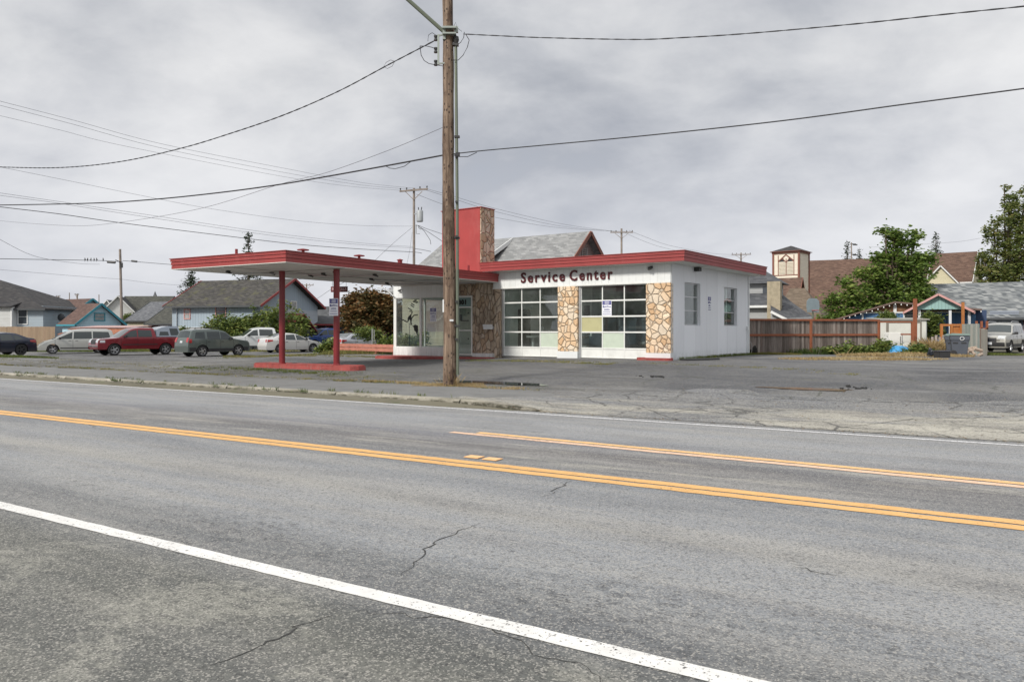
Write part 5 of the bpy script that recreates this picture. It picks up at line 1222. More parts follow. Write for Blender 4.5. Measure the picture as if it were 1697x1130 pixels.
house('house', 'far house with a dark grey-green ridge above the slate roof', 226, 108, 6.4, 8, 520, 491, siding('pale_wall', (.50, .52, .52), .16), gsh, dk, 'x', .0, .3)
house('house', 'house with a smooth slate grey roof right of the bare pole', 244, 92, 5.6, 8, 529, 500, siding('buff_wall', (.42, .38, .28), .16), slate, dk, 'x', -.3, .3)
house('house', 'low house with an olive brown roof beside the mossy roofed house', 277, 84, 5.0, 7, 534, 506, siding('maroon_wall', (.13, .05, .045), .16), gsh, dk, 'x', -.3, .3)
house('house', 'small far white gable peeping between the blue gable and the black roof', 178, 118, 2.4, 7, 513, 497, siding('white_siding', (.6, .61, .6), .16), slate, wt, 'y', .1, .25)
t = thing('church_spire', 'thin grey church spire far behind the left houses', 'spire', (*at(257, 190), 0)); zt = zat(482, 190); mb = MB(); mb.add([(-1.3, -1.3, zt-5), (1.3, -1.3, zt-5), (1.3, 1.3, zt-5), (-1.3, 1.3, zt-5), (0, 0, zt)], [(0, 1, 4), (1, 2, 4), (2, 3, 4), (3, 0, 4)]); mb.build('spire_roof', slate, t); mb = MB(); mb.box(-1.6, 1.6, -1.6, 1.6, -1, zt-5); mb.build('tower', plain('pale_tower', (.4, .4, .4)), t)
# the big mossy-roofed grey house
gb = siding('grey_board_and_batten', (.32, .39, .45), .3, True, dirt=(.36, .37, .37), wear=.3)
t, ze, zr, z0 = house('house', 'large grey boarded house with a mossy dark roof and red barge boards', 356, 69, 9.4, 9.0, 502, 464, gb, msh, rtr, 'x', -.33, .55, [('f', -3.0, 2.75, .55, .75, 'curtain', pinkt), ('f', .65, 2.95, 1.0, .75, 'pane', pinkt), ('r', 5.0, 3.1, .8, 1.2, 'curtain', wt)], etrim=dk)
mb = MB(); mb.box(-4.74, 4.6, -.035, -.004, -.4, 1.95); mb.build('lower_wall', plain('white_render', (.62, .63, .63), .7, var=.2), t)
mb = MB(); mb.box(4.703, 4.74, .02, 8.95, -.4, 3.55); mb.build('lower_siding', siding('pale_blue_lap', (.44, .49, .53), .2, dirt=(.5, .52, .53), wear=.3), t)
mb = MB(); mb.slab([(4.75, 2.6, 2.2), (6.2, 2.6, 2.2), (6.2, 4.6, 3.2), (4.75, 4.6, 3.2)], .12); mb.slab([(4.75, 7.2, 1.2), (6.2, 7.2, 1.2), (6.2, 4.62, 3.2), (4.75, 4.62, 3.2)], .12); mb.build('porch_roof', rtr, t)
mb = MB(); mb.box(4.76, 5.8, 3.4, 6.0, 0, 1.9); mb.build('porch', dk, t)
mb = MB(); mb.tube([(4.1, -.35, 3.9), (4.1, -.1, 3.6), (4.1, -.1, 0)], .05, 6); mb.tube([(-4.1, -.35, 3.9), (-4.1, -.1, 3.6), (-4.1, -.1, 2)], .05, 6); mb.build('downpipe', plain('pipe_grey', (.3, .33, .36), .5), t)
mb = MB(); mb.slab([(-1.2, -1.0, 1.55), (1.2, -1.0, 1.55), (1.2, -.05, 1.75), (-1.2, -.05, 1.75)], .08); mb.build('door_hood', plain('cream', (.6, .55, .45)), t)
house('bungalow', 'long low building with a black roof behind the parked cars, right of the boarded house', 575, 76, 8.5, 8, 533, 508, siding('maroon_lap', (.085, .04, .036), .2), shingles('black_shingle', [(.045, .047, .05), (.07, .073, .077), (.10, .103, .108)]), rtr, 'x', .0, .6, [('f', -1.2, 1.0, 1.6, 1.3, 'pane', plain('teal_door', (.10, .22, .22), .6)), ('f', 1.2, .4, .8, 1.9, 'curtain', wt)])
# cream building seen through the office glass
house('building', 'cream clapboard building seen through the glazed office corner', 702, 49.5, 2.7, 2.0, 480, 470, siding('cream_siding', (.60, .54, .42), .2, dirt=(.5, .42, .33), wear=.3), dsh, wt, 'y', .0, .3)
# grey shingled house behind the station
gs = shingles('silver_grey_shingle', [(.17, .175, .175), (.23, .235, .235), (.30, .305, .30)], row=.18)
pkg = siding('pinkish_shingle_wall', (.24, .18, .17), .18, dirt=(.33, .28, .27), wear=.4)
Xa, Ya = at(968, 47.5)
t = thing('house', 'large grey shingled house whose gabled roof rises behind the station', 'house', (Xa, Ya, H(Xa, Ya)), RS); z0 = H(Xa, Ya)
zr = zat(384, 47.5)-z0; Lh = 12.6; hw_ = 3.4; ze = zr-3.0
mb = MB(); mb.add([(0, -hw_, -1), (0, hw_, -1), (0, hw_, ze), (0, 0, zr-.12), (0, -hw_, ze), (-Lh+1, -hw_, -1), (-Lh+1, hw_, -1), (-Lh+1, hw_, ze), (-Lh+1, 0, zr-1.5), (-Lh+1, -hw_, ze)], [(0, 1, 2, 3, 4), (5, 6, 7, 8, 9), (0, 4, 9, 5), (2, 1, 6, 7), (3, 4, 9, 8), (3, 2, 7, 8), (0, 1, 6, 5)]); mb.build('wall', pkg, t)
sl = (zr-ze)/hw_; o_ = .5
mb = MB(); mb.slab([(.45, -hw_-o_, ze-sl*o_), (.45, 0, zr), (-Lh+1.3, 0, zr), (-Lh-.2, -hw_-o_, ze-sl*o_)], .15); mb.slab([(.45, hw_+o_, ze-sl*o_), (-Lh-.2, hw_+o_, ze-sl*o_), (-Lh+1.3, .002, zr), (.45, .002, zr)], .15); mb.slab([(-Lh-.2, -hw_-o_, ze-sl*o_), (-Lh+1.3, 0, zr), (-Lh-.2, hw_+o_, ze-sl*o_)], .15)
rf = mb.build('roof', gs, t)
mb = MB(); brn = plain('brown_barge', (.20, .075, .05), .6)
for s_ in (-1, 1): mb.beam((.49, s_*(hw_+o_), ze-sl*o_-.08), (.49, 0, zr-.08), .06, .22)
mb.build('barge_board', brn, t)
mb = MB()
for i in range(5): mb.cbox((.05, 0, zr-1.55+i*.12), (.06, .5, .05), ry=.5)
mb.box(.002, .06, -.32, -.26, zr-1.7, zr-.95); mb.box(.002, .06, .26, .32, zr-1.7, zr-.95); mb.build('gable_vent', plain('vent_grey', (.3, .27, .26)), t)
# lower-pitched front wing on the left half, its right rake showing
cxg = -5.3; ye_ = -hw_-2.6; zf = zr-.10-.50*(-ye_)
mb = MB(); mb.slab([(cxg, ye_, zf), (cxg, -.05, zr-.02), (-Lh+1.7, -.05, zr-.02), (-Lh+3.6, ye_, zf)], .16); mb.build('wing_roof', gs, t)
mb = MB(); mb.beam((cxg+.04, ye_, zf-.10), (cxg+.04, -.1, zr-.14), .06, .24); mb.build('wing_rake', wt, t)
mb = MB(); mb.add([(cxg-.4, -.6, zr-.7), (cxg-.4, ye_+.5, zf-.02), (cxg-.4, ye_+.5, zf-3), (cxg-.4, -.6, zf-3)], [(0, 1, 2, 3)]); mb.add([(cxg-.4, ye_+.5, zf-3), (cxg-.4, ye_+.5, zf-.02), (-Lh+4.2, ye_+.5, zf-.02), (-Lh+4.2, ye_+.5, zf-3)], [(0, 1, 2, 3)]); mb.build('wing_wall', pkg, t)
# ---- right side: grey cottage with turret roof and chimney
gw = siding('grey_lap_siding', (.36, .37, .37), .2, dirt=(.28, .28, .27), wear=.4); bsh = shingles('charcoal_shingle', [(.05, .053, .06), (.075, .078, .085), (.11, .113, .12)])
t, ze, zr, z0 = house('house', 'dark roofed grey house with a brick chimney behind the left part of the board fence', 1252, 52, 2.6, 7, 503, 470, gw, bsh, wt, 'x', -.5, .35, hipr=1.4, hipl=0)
mb = MB(); zt = zat(447, 54)-z0; mb.add([(-1.6, 1.3, zt-1.0), (1.5, 1.3, zt-1.0), (1.5, 4.4, zt-1.0), (-1.6, 4.4, zt-1.0), (-.2, 2.6, zt+.15)], [(0, 1, 4), (1, 2, 4), (2, 3, 4), (3, 0, 4), (3, 2, 1, 0)]); rf2 = mb.build('dormer_roof', bsh, t)
mb = MB(); mb.box(-1.2, 1.1, 1.7, 4, zt-3, zt-1.02); mb.build('dormer_wall', gw, t); mb = MB(); mb.box(.15, .8, 1.66, 1.698, zt-1.9, zt-1.2); mb.build('dormer_window', M['pane'], t)
mb = MB(); mb.box(.85, 1.68, -.55, .15, -.3, zt-1.0); mb.build('chimney', plain('tan_brick', (.36, .31, .22), .9, var=.35, scale=4), t, bevel=.01)
mb = MB(); mb.tube([(-.9, -.4, ze-.1), (-.9, -.12, ze-.4), (-.9, -.12, .2)], .055, 6); mb.build('downpipe', wt, t)
def P3(px, D, y): X, Y = at(px, D); return Vector((X, Y, zat(y, D)))
A, B, C_, D_ = P3(1277, 50, 514), P3(1303, 49.6, 527), P3(1346, 52.5, 524), P3(1277, 55, 477)
O = Vector((*at(1300, 50), H(*at(1300, 50)))); t2 = thing('house_wing', 'low grey wing with a sloping charcoal roof, right of the brick chimney', 'house wing', tuple(O))
mb = MB(); mb.slab([A-O, B-O, C_-O, D_-O], .14); mb.build('roof', bsh, t2)
mb = MB(); mb.beam(A-O+Vector((0, -.05, -.1)), B-O+Vector((0, -.05, -.1)), .05, .16); mb.beam(B-O+Vector((0, -.05, -.1)), C_-O+Vector((0, -.05, -.1)), .05, .16); mb.build('roof_trim', wt, t2)
q = [A-O+Vector((.1, .25, -.15)), B-O+Vector((-.1, .25, -.15)), C_-O+Vector((-.3, .1, -.2)), D_-O+Vector((.1, -.1, -.3))]
mb = MB(); mb.add([tuple(p) for p in q]+[(p.x, p.y, -.3) for p in q], [(0, 1, 2, 3), (4, 5, 6, 7), (0, 4, 5, 1), (1, 5, 6, 2), (2, 6, 7, 3), (3, 7, 4, 0)]); mb.build('wall', gw, t2)
mb = MB(); mb.tube([B-O+Vector((-.1, .0, -.2)), B-O+Vector((-.1, .0, -2.2))], .05, 6); mb.build('downpipe', wt, t2)
# church
cw_ = siding('church_cream_siding', (.78, .72, .60), .16, dirt=(.55, .49, .40), wear=.15); csh = shingles('church_brown_shingle', [(.075, .042, .030), (.115, .066, .046), (.155, .095, .068)]); cbr = plain('church_brown_trim', (.20, .075, .05), .6)
zc = lambda y: zat(y, 90)
t, ze, zr, z0 = house('church', 'wooden church with a long brown shingled roof behind the trees at the right', 1470, 92, 18, 11, 505, 428, cw_, csh, cbr, 'x', -.42, .5, cat='church')
Xt, Yt = at(1311, 88); z0 = H(Xt, Yt)
t = thing('church_tower', 'square cream belfry of the church with a low pyramid roof and brown trim', 'church tower', (Xt, Yt, z0), -.72)
hh = zat(418, 88)-z0; a = 1.45; mb = MB(); mb.box(-a, a, -a, a, -1, hh); mb.build('wall', cw_, t)
mb = MB(); e = .14
for sx in (-1, 1):
    for sy_ in (-1, 1): mb.box(sx*a-.10, sx*a+.10, sy_*a-.10, sy_*a+.10, 0, hh-.02)
mb.box(-a-.13, a+.13, -a-.13, -a+.1, hh-.24, hh); mb.box(a-.1, a+.14, -a+.11, a+.13, hh-.24, hh)
zz1 = zat(458, 88)-z0; mb.box(-a+.1, a-.1, -a-.03, -a-.003, zz1, zz1+.10)
for x in (-.92, -.02, .86): mb.box(x, x+.08, -a-.04, -a-.003, zz1+.1, zz1+(2.3 if x != -.02 else 1.9))
mb.beam((-.88, -a-.03, zz1+1.6), (0, -a-.03, zz1+2.35), .04, .12); mb.beam((.9, -a-.03, zz1+1.6), (0, -a-.03, zz1+2.35), .04, .12); mb.beam((-.45, -a-.03, zz1+1.95), (.02, -a-.03, zz1+1.5), .04, .08); mb.beam((.47, -a-.03, zz1+1.95), (.02, -a-.03, zz1+1.5), .04, .08)
mb.build('trim', cbr, t)
mb = MB()
for i in range(9): mb.cbox((-.43, -a-.02, zz1+.22+i*.15), (.72, .03, .09), rx=.5); mb.cbox((.45, -a-.02, zz1+.22+i*.15), (.72, .03, .09), rx=.5)
mb.build('louvres', plain('louvre_cream', (.62, .57, .47), .6), t)
mb = MB()
for cx_ in (-.44, .45): mb.prism([(cx_-.3, 0), (cx_+.3, 0), (cx_, .38)], 0, -.0)
mb.v = []; mb.f = []; mb.m = []
for cx_ in (-.44, .45): mb.add([(cx_-.34, -a-.012, zz1+1.56), (cx_+.34, -a-.012, zz1+1.56), (cx_+.12, -a-.012, zz1+1.98), (cx_-.12, -a-.012, zz1+1.98)], [(0, 1, 2, 3)])
mb.build('belfry_opening', M['dark'], t)
mb = MB()
for i in range(7): mb.cbox((-1.05+i*.35, -a-.03, zat(471.5, 88)-z0), (.14, .05, .16))
mb.build('dentil', cbr, t)
mb = MB(); o_ = .28; mb.add([(-a-o_, -a-o_, hh+.002), (a+o_, -a-o_, hh+.002), (a+o_, a+o_, hh+.002), (-a-o_, a+o_, hh+.002), (0, 0, hh+.72)], [(0, 1, 4), (1, 2, 4), (2, 3, 4), (3, 0, 4), (3, 2, 1, 0)]); mb.build('roof', dsh, t)
mb = MB(); mb.box(-a-o_-.02, a+o_+.02, -a-o_-.02, a+o_+.02, hh-.06, hh); mb.build('eave', cbr, t)
house('church_porch', 'brown roofed church porch gable left of the belfry foot', 1292, 80, 3.0, 6, 503, 461, cw_, csh, cbr, 'x', -.5, .3, cat='church porch')
house('church_wing', 'olive brown hipped church wing in front of the belfry', 1322, 74, 4.0, 5, 521, 478, plain('rust_wall', (.25, .10, .06), .8), shingles('tan_shingle', [(.10, .075, .05), (.14, .105, .075), (.18, .14, .10)]), cbr, 'x', -.5, .3, hipl=1.2, hipr=2.0, cat='church wing')
# yellow house
yw = siding('yellow_siding', (.60, .55, .38), .16, dirt=(.5, .45, .32), wear=.15)
house('house', 'pale yellow house with a steep brown roof behind the right-hand trees', 1574, 86, 3.9, 5, 463, 419, yw, csh, wt, 'x', -.72, .3, [])
house('house_gable', 'pale yellow gable with a white edged window below the steep brown roof', 1559, 83, 3.0, 3, 467, 440, yw, csh, wt, 'y', -.6, .25, [('f', .1, 4.9, .8, 1.2, 'curtain', wt)], cat='house gable')
# big grey roof with garage, and the blue house before it
mot = shingles('mottled_grey_shingle', [(.075, .085, .092), (.15, .16, .165), (.28, .29, .285)], row=.2)
t, ze, zr, z0 = house('house', 'long house with a mottled grey shingle roof and dark garage at the right', 1588, 58, 8.6, 8, 521, 470, siding('dark_blue_wall', (.05, .075, .11), .2), mot, dk, 'x', -.52, .45)
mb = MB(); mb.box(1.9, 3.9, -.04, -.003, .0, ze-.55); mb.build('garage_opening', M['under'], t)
mb = MB()
for i in range(8): mb.box(2.0, 3.8, -.09, -.05, 1.55+i*.16, 1.68+i*.16)
mb.build('garage_shutter', plain('shutter_grey', (.22, .25, .30), .5), t)
mb = MB(); mb.box(4.1, 4.25, -.1, -.003, 0, ze-.5); mb.box(4.4, 4.62, -.14, -.003, 0, ze-.45); mb.build('garage_post', plain('brick_orange', (.26, .085, .045), .85, var=.35, scale=6), t)
bw = siding('blue_board', (.065, .16, .31), .25, True, dirt=(.10, .20, .33), wear=.2)
Xb, Yb = at(1483, 49); z0 = H(Xb, Yb); t = thing('house', 'bright blue single storey house with a low roof behind the white shed', 'house', (Xb, Yb, z0), -.48)
zp, zl_, zr_ = zat(500, 49)-z0, zat(531, 49)-z0, zat(514, 49)-z0; xl, xr = -3.8, 4.7; dd = 7; zband = zat(517.5, 49)-z0
mb = MB(); poly = [(xl+.3, -.4), (xr-.3, -.4), (xr-.3, zr_-.02), (0, zp-.16), (xl+.3, zl_-.06)]; n = 5
mb.add([(x, .4, z) for x, z in poly]+[(x, dd, z) for x, z in poly], [tuple(range(5)), tuple(range(5, 10))]+[(i, (i+1) % 5, 5+(i+1) % 5, 5+i) for i in range(5)]); mb.build('wall', bw, t)
felt = plain('dark_roof_felt', (.06, .055, .05), .9, var=.3); bf = plain('brown_fascia', (.13, .085, .07), .7)
mb = MB(); mb.slab([(xl, 0, zl_), (0, 0, zp), (0, dd+.3, zp), (xl, dd+.3, zl_)], .08); mb.slab([(0.002, 0, zp), (xr, 0, zr_), (xr, dd+.3, zr_), (.002, dd+.3, zp)], .08); mb.build('roof', felt, t)
mb = MB(); mb.beam((xl, -.03, zl_-.03), (0, -.03, zp-.03), .04, .10); mb.beam((xr, -.03, zr_-.03), (0, -.03, zp-.03), .04, .10); mb.build('roof_trim', bf, t)
def zrf(x): return zp+(zl_-zp)*x/xl if x < 0 else zp+(zr_-zp)*x/xr
mb = MB(); xA = xl*(zp-zband-.1)/(zp-zl_); xB = 3.3
mb.add([(xA, .37, zband+.03), (-.1, .37, zband+.03), (-.1, .37, zrf(-.1)-.10), (xA, .37, zrf(xA)-.08)], [(0, 1, 2, 3)]); mb.add([(.1, .37, zband+.03), (xB, .37, zband+.03), (xB, .37, zrf(xB)-.09), (.1, .37, zrf(.1)-.10)], [(0, 1, 2, 3)])
mb.build('shingled_gable', shingles('cedar_shingle', [(.16, .075, .035), (.24, .12, .06), (.32, .17, .09)]), t)
mb = MB(); mb.box(xA, xB+.6, .34, .385, zband-.05, zband+.03); mb.box(-.09, .09, .345, .39, zband+.031, zp-.17); mb.box(xA-.1, xA, .34, .385, .3, zband-.0); mb.box(-.06, .06, .345, .39, .3, zband-.051); mb.build('white_band', wt, t)
for xx in (.55, 1.45):
    f = MB(); w0, w1 = xx, xx+.72; za, zb_ = zat(540, 49)-z0, zat(523, 49)-z0
    f.box(w0-.08, w1+.08, .33, .385, zb_, zb_+.09); f.box(w0-.08, w0, .33, .385, za, zb_); f.box(w1, w1+.08, .33, .385, za, zb_); f.box(w0, w1, .345, .385, (za+zb_)/2-.02, (za+zb_)/2+.02); fo = f.build('window', wt, t)
    p_ = MB(); p_.box(w0, w1, .37, .39, za, zb_); p_.build('pane', M['curtain'], fo)
mb = MB(); rr = random.Random(4)
for i in range(26):
    x = xl+.2+i*.33; mb.lathe([(0, -.06), (.035, -.03), (.03, .02), (.015, .04)], 6, (x, -.08, zrf(x)-.14-rr.random()*.04))
mb.build('string_lights', plain('bulb_white', (.8, .8, .75), .3), t)
tg, ze2, zr2, z02 = house('porch_roof', 'pale turquoise gable with a pink edge over the porch of the blue house', 1555, 46.5, 3.1, 3.6, 512, 487, siding('turquoise_board', (.26, .42, .40), .18, True, dirt=(.36, .5, .47)), mot, pinkt, 'y', -.50, .28, cat='porch roof')
for ch in tg.children:
    if ch.name.startswith('wall'):
        for v_ in ch.data.vertices:
            if v_.co.z < 0: v_.co.z = ze2-.02
mb = MB()
for x, m_ in ((-1.0, 'w'), (.62, 'o'), (1.6, 'w')): mb.box(x-.07, x+.07, .1, .24, 0, ze2-.03)
mb.build('porch_post', plain('porch_white', (.6, .62, .64), .5), tg)
mb = MB(); mb.box(-.85, 2.6, 2.8, 2.9, 0, ze2-.03); mb.build('porch_back_wall', plain('porch_navy', (.03, .055, .12), .7), tg)
mb = MB(); mb.box(1.62, 1.95, 2.72, 2.798, .2, 2.2); mb.box(-.75, -.35, 2.72, 2.798, .2, 2.3); mb.build('porch_door', wt, tg)
house('building', 'white building with a dark window at the far right edge', 1716, 74, 4.4, 6, 484, 472, siding('white_siding', (.6, .61, .6), .16), dsh, wt, 'x', -.5, .2, [('f', -1.55, 2.9, .8, 1.1)])
t, a_, b_, c_ = house('shed', 'red-brown boarded shed at the right edge behind the silver SUV', 1712, 57, 2.9, 5, 526, 511, siding('redbrown_board', (.12, .05, .042), .2), dsh, dk, 'y', -.5, .3, cat='shed')
# ------------------------------------------------------------ fences and yard things
wb = boards('weathered_boards', [(0, (.085, .066, .054)), (.3, (.17, .140, .12)), (.6, (.25, .212, .185)), (.85, (.34, .295, .26)), (1, (.13, .088, .07))], .8)
rust = plain('rust_stained_rail', (.27, .090, .042), .75, var=.3, scale=4, dirt=(.18, .06, .03))
cedar = boards('tan_fence_boards', [(0, (.26, .185, .12)), (.5, (.34, .25, .165)), (1, (.30, .21, .14))], .25)
def board_fence(label, a, b_, h, mat, postm=None, name='board_fence', bw_=.14, rails=True, seed=1, group=None, posts=()):
    A = Vector((*a, 0)); B = Vector((*b_, 0)); L = (B-A).length; rz_ = math.atan2(B.y-A.y, B.x-A.x); z0 = H(*a)
    t = thing(name, label, 'fence', (A.x, A.y, z0), rz_, group); rr = random.Random(seed); mb = MB(); x = 0
    while x < L:
        p = A.lerp(B, x/L); zg = H(p.x, p.y)-z0; w_ = bw_*rr.uniform(.9, 1.04); mb.box(x+.004, min(x+w_, L)-.004, rr.uniform(0, .012), .024+rr.uniform(0, .01), zg-.15, h+rr.uniform(-.012, .012)); x += w_
    mb.build('boards', mat, t)
    if rails:
        m_ = MB(); m_.box(-.05, L+.05, -.09, -.012, h-.05, h+.05); m_.build('top_rail', postm, t); m_ = MB(); m_.box(0, L, -.06, -.012, h*.52, h*.52+.11); m_.build('rail', postm, t)
    for q in posts:
        p = A.lerp(B, q); zg = H(p.x, p.y)-z0; m_ = MB(); m_.box(q*L-.05, q*L+.05, -.16, -.062, zg-.3, h-.055); m_.build('post', postm, t)
    return t, L, z0
pf0 = at(1238, 39.4); pf1 = at(1455, 42.2)
t, L, z0 = board_fence('long weathered grey board fence with rust coloured rails, right of the station', pf0, pf1, 1.74, wb, rust, seed=4, posts=(.46, .995))
t = thing('fence_frame', 'empty rust coloured fence frame between the board fence and the tall post', 'fence frame', (*at(1484, 42), H(*at(1484, 42))), .02)
mb = MB(); mb.box(-.86, .95, -.05, .05, 1.72, 1.80); mb.build('top_rail', rust, t); mb = MB(); mb.box(.86, .98, -.07, .05, -.2, 1.715); mb.build('post', rust, t)
mb = MB(); mb.box(.3, .86, .0, .05, 1.05, 1.13); mb.build('rail', rust, t)
t = thing('timber_post', 'tall rust stained timber post rising before the blue house', 'post', (*at(1516.5, 43), H(*at(1516.5, 43))), .1); mb = MB(); mb.box(-.08, .08, -.08, .08, -.3, 3.08); mb.build('post', rust, t, bevel=.008)
board_fence('low fence of new tan boards at the far left, behind the navy coupe', at(-30, 69), at(91, 69), 2.0, cedar, cedar, rails=False, seed=6)
# peeling picket fence by the bins
pk = boards('green_pickets', [(0, (.22, .27, .25)), (.4, (.30, .35, .32)), (.75, (.42, .42, .38)), (1, (.50, .48, .42))], .3)
board_fence('peeling grey-green plank fence right of the refuse bins', at(1594, 44.5), at(1622, 40.3), 1.72, pk, pk, rails=False, bw_=.13, seed=9)
board_fence('short row of cream and rust planks next to the silver SUV', at(1621, 41.2), at(1637, 43.8), 1.42, boards('cream_planks', [(0, (.5, .46, .38)), (.5, (.58, .54, .46)), (.8, (.28, .10, .05)), (1, (.5, .47, .4))], .2), pk, rails=False, bw_=.17, seed=12)
t = thing('gate_frame', 'short rust coloured post frame above the cream planks', 'frame', (*at(1628, 43), H(*at(1628, 43))+1.42), 0); mb = MB()
for x in (-.3, -.02, .28): mb.box(x-.05, x+.05, 0, .08, 0, .45)
mb.box(-.35, .33, .0, .08, .0, .08); mb.build('frame', rust, t)
t = thing('porch_railing', 'orange timber stair and railing of the blue house, behind the bins', 'railing', (*at(1578, 45), H(*at(1578, 45))), 0)
oc = plain('orange_cedar', (.42, .16, .045), .7, var=.3, scale=4, dirt=(.25, .09, .03))
mb = MB()
for x, h in ((-.62, 1.75), (-.05, 1.75), (.5, 1.75), (.62, 3.0)): mb.box(x-.06, x+.06, -.06, .06, -.2, h)
mb.box(-.62, .6, -.04, .04, 1.62, 1.74); mb.box(-.04, .49, .02, .05, .9, 1.6)
for i in range(4): mb.box(-.56, -.12, .1+i*.25, .4+i*.25, .2+i*.22, .26+i*.22)
mb.build('railing', oc, t)
# shed and white goods
t = thing('garden_shed', 'flat topped white shed with a grey side behind the fence frame', 'shed', (*at(1497, 45.2), H(*at(1497, 45.2))), -.12)
sw = plain('shed_white', (.60, .60, .55), .6, var=.12); mb = MB(); mb.box(-1.35, 1.25, 0, 1.9, -.2, 1.98); mb.build('wall', sw, t); mb = MB(); mb.slab([(-1.45, -.1, 2.02), (1.42, -.1, 2.02), (1.42, 2, 2.12), (-1.45, 2, 2.12)], .06); mb.build('roof', plain('shed_roof', (.3, .29, .26), .8), t)
mb = MB(); mb.box(-.95, -.82, -.03, -.003, 0, 1.86); mb.box(-.81, .9, -.03, -.003, 1.80, 1.88); mb.box(.92, 1.0, -.03, -.003, 0, 1.86); mb.build('door_frame', plain('shed_trim', (.20, .18, .15), .8), t)
mb = MB(); mb.box(1.26, 1.30, .02, 1.88, -.1, 1.95); mb.build('side_panel', siding('shed_side', (.33, .35, .36), .2, True), t)
t = thing('old_freezer', 'white appliance standing on the ground before the shed', 'freezer', (*at(1484, 43.2), H(*at(1484, 43.2))), .05)
mb = MB(); mb.box(-.34, .34, 0, .6, .05, 1.22); mb.build('cabinet', plain('enamel', (.74, .74, .70), .3, var=.05), t, bevel=.03); mb = MB(); mb.box(.25, .28, -.03, -.003, .6, 1.0); mb.build('handle', M['chrome'], t)
t = thing('metal_rack', 'grey metal rack right of the white appliance', 'rack', (*at(1504, 43.2), H(*at(1504, 43.2))), 0); mb = MB()
for x in (-.28, .28): mb.box(x-.02, x+.02, 0, .03, 0, 1.1)
for z in (.4, .7, 1.08): mb.box(-.3, .3, 0, .35, z, z+.02)
mb.build('frame', M['alu'], t)
t = thing('tarpaulin', 'bright blue tarp draped in a hump among the weeds', 'tarp', (*at(1492, 39.2), H(*at(1492, 39.2))), .1)
mb = MB(); n = 16; pts = []
for i in range(n+1):
    for j in range(7):
        u = i/n; v = j/6; z = .52*math.sin(PI*min(1, u*1.0+.02))**.7*(1-.25*abs(v-.5))*(1 if v > .05 else .5)+.04*math.sin(u*17+v*5); mb.v.append((-.62+1.3*u, -.3+.8*v, z*.95))
for i in range(n):
    for j in range(6): mb.f.append((i*7+j, (i+1)*7+j, (i+1)*7+j+1, i*7+j+1)); mb.m.append(0)
mb.build('sheet', plain('blue_tarp', (.045, .26, .52), .35, var=.15), t, smooth='all')
t = thing('hose_coil', 'faded pink hose loop lying on a white tub', 'hose', (*at(1528, 42.6), H(*at(1528, 42.6))+.35), 0); mb = MB()
for k_ in range(2): mb.tube([(.30*math.cos(a*PI/8), .05*k_, .2+.17*math.sin(a*PI/8)) for a in range(17)], .02, 6)
mb.build('hose', plain('pink_hose', (.45, .22, .20), .6), t)
t = thing('white_tub', 'low white tub beside the shed', 'tub', (*at(1519, 42.7), H(*at(1519, 42.7))), 0); mb = MB(); mb.box(-.35, .5, 0, .5, 0, .36); mb.build('tub', sw, t, bevel=.04)
# wheeled refuse bins
bc = plain('bin_charcoal', (.075, .085, .105), .55, var=.1); bl_ = plain('bin_lid_green', (.11, .17, .15), .5)
def bin_(label, px, D, rz_, sc_):
    X, Y = at(px, D); t = thing('wheelie_bin', label, 'refuse bin', (X, Y, H(X, Y)), rz_, 'wheeled bins by the plank fence')
    mb = MB(); lv = [(0, .22, .26), (.10, .25, .29), (.74, .31, .36), (.76, .34, .39), (.96, .35, .40)]; vs = []
    for z, a, b2 in lv: vs += [(-a, -b2, z), (a, -b2, z), (a, b2, z), (-a, b2, z)]
    fs = [(3, 2, 1, 0), (16, 17, 18, 19)]
    for i in range(4): fs += [(4*i+j, 4*i+(j+1) % 4, 4*i+4+(j+1) % 4, 4*i+4+j) for j in range(4)]
    mb.add(vs, fs); mb.build('bin_body', bc, t, bevel=.02)
    mb = MB(); mb.add([(-.37, -.43, .962), (.37, -.43, .962), (.37, .42, .962), (-.37, .42, .962), (-.34, -.38, 1.04), (.34, -.38, 1.04), (.34, .3, 1.07), (-.34, .3, 1.07)], [(3, 2, 1, 0), (4, 5, 6, 7), (0, 1, 5, 4), (1, 2, 6, 5), (2, 3, 7, 6), (3, 0, 4, 7)]); mb.build('lid', bl_, t, bevel=.015)
    mb = MB(); mb.tube([(-.3, .45, .92), (.3, .45, .92)], .02, 6); mb.build('handle', bc, t)
    for sx in (-1, 1): mb = MB(); mb.lathe([(0, -.04), (.13, -.04), (.15, 0), (.13, .04), (0, .04)], 16, axis='Y'); mb.v = [(sx*.31+b2, .26+a, c+.15) for a, b2, c in mb.v]; mb.build('wheel', M['tyre'], t)
    mb = MB(); mb.box(-.335, -.31, -.25, -.05, .62, .66); mb.box(-.335, -.31, .08, .28, .62, .66) ; mb.build('grip', M['dark'], t)
    m2 = MB(); m2.lathe([(.07, 0), (.09, 0), (.09, .006), (.07, .006)], 16, axis='Y'); m2.v = [(-.352-b2*.5, a-.08, c+.83) for a, b2, c in m2.v]; m2.build('emblem', wt, t); t.scale = (sc_,)*3
bin_('nearer charcoal refuse bin with a round white emblem', 1590, 37.0, 1.12, 1.04); bin_('farther charcoal refuse bin half hidden by the nearer one', 1581, 38.2, 1.12, 1.03)
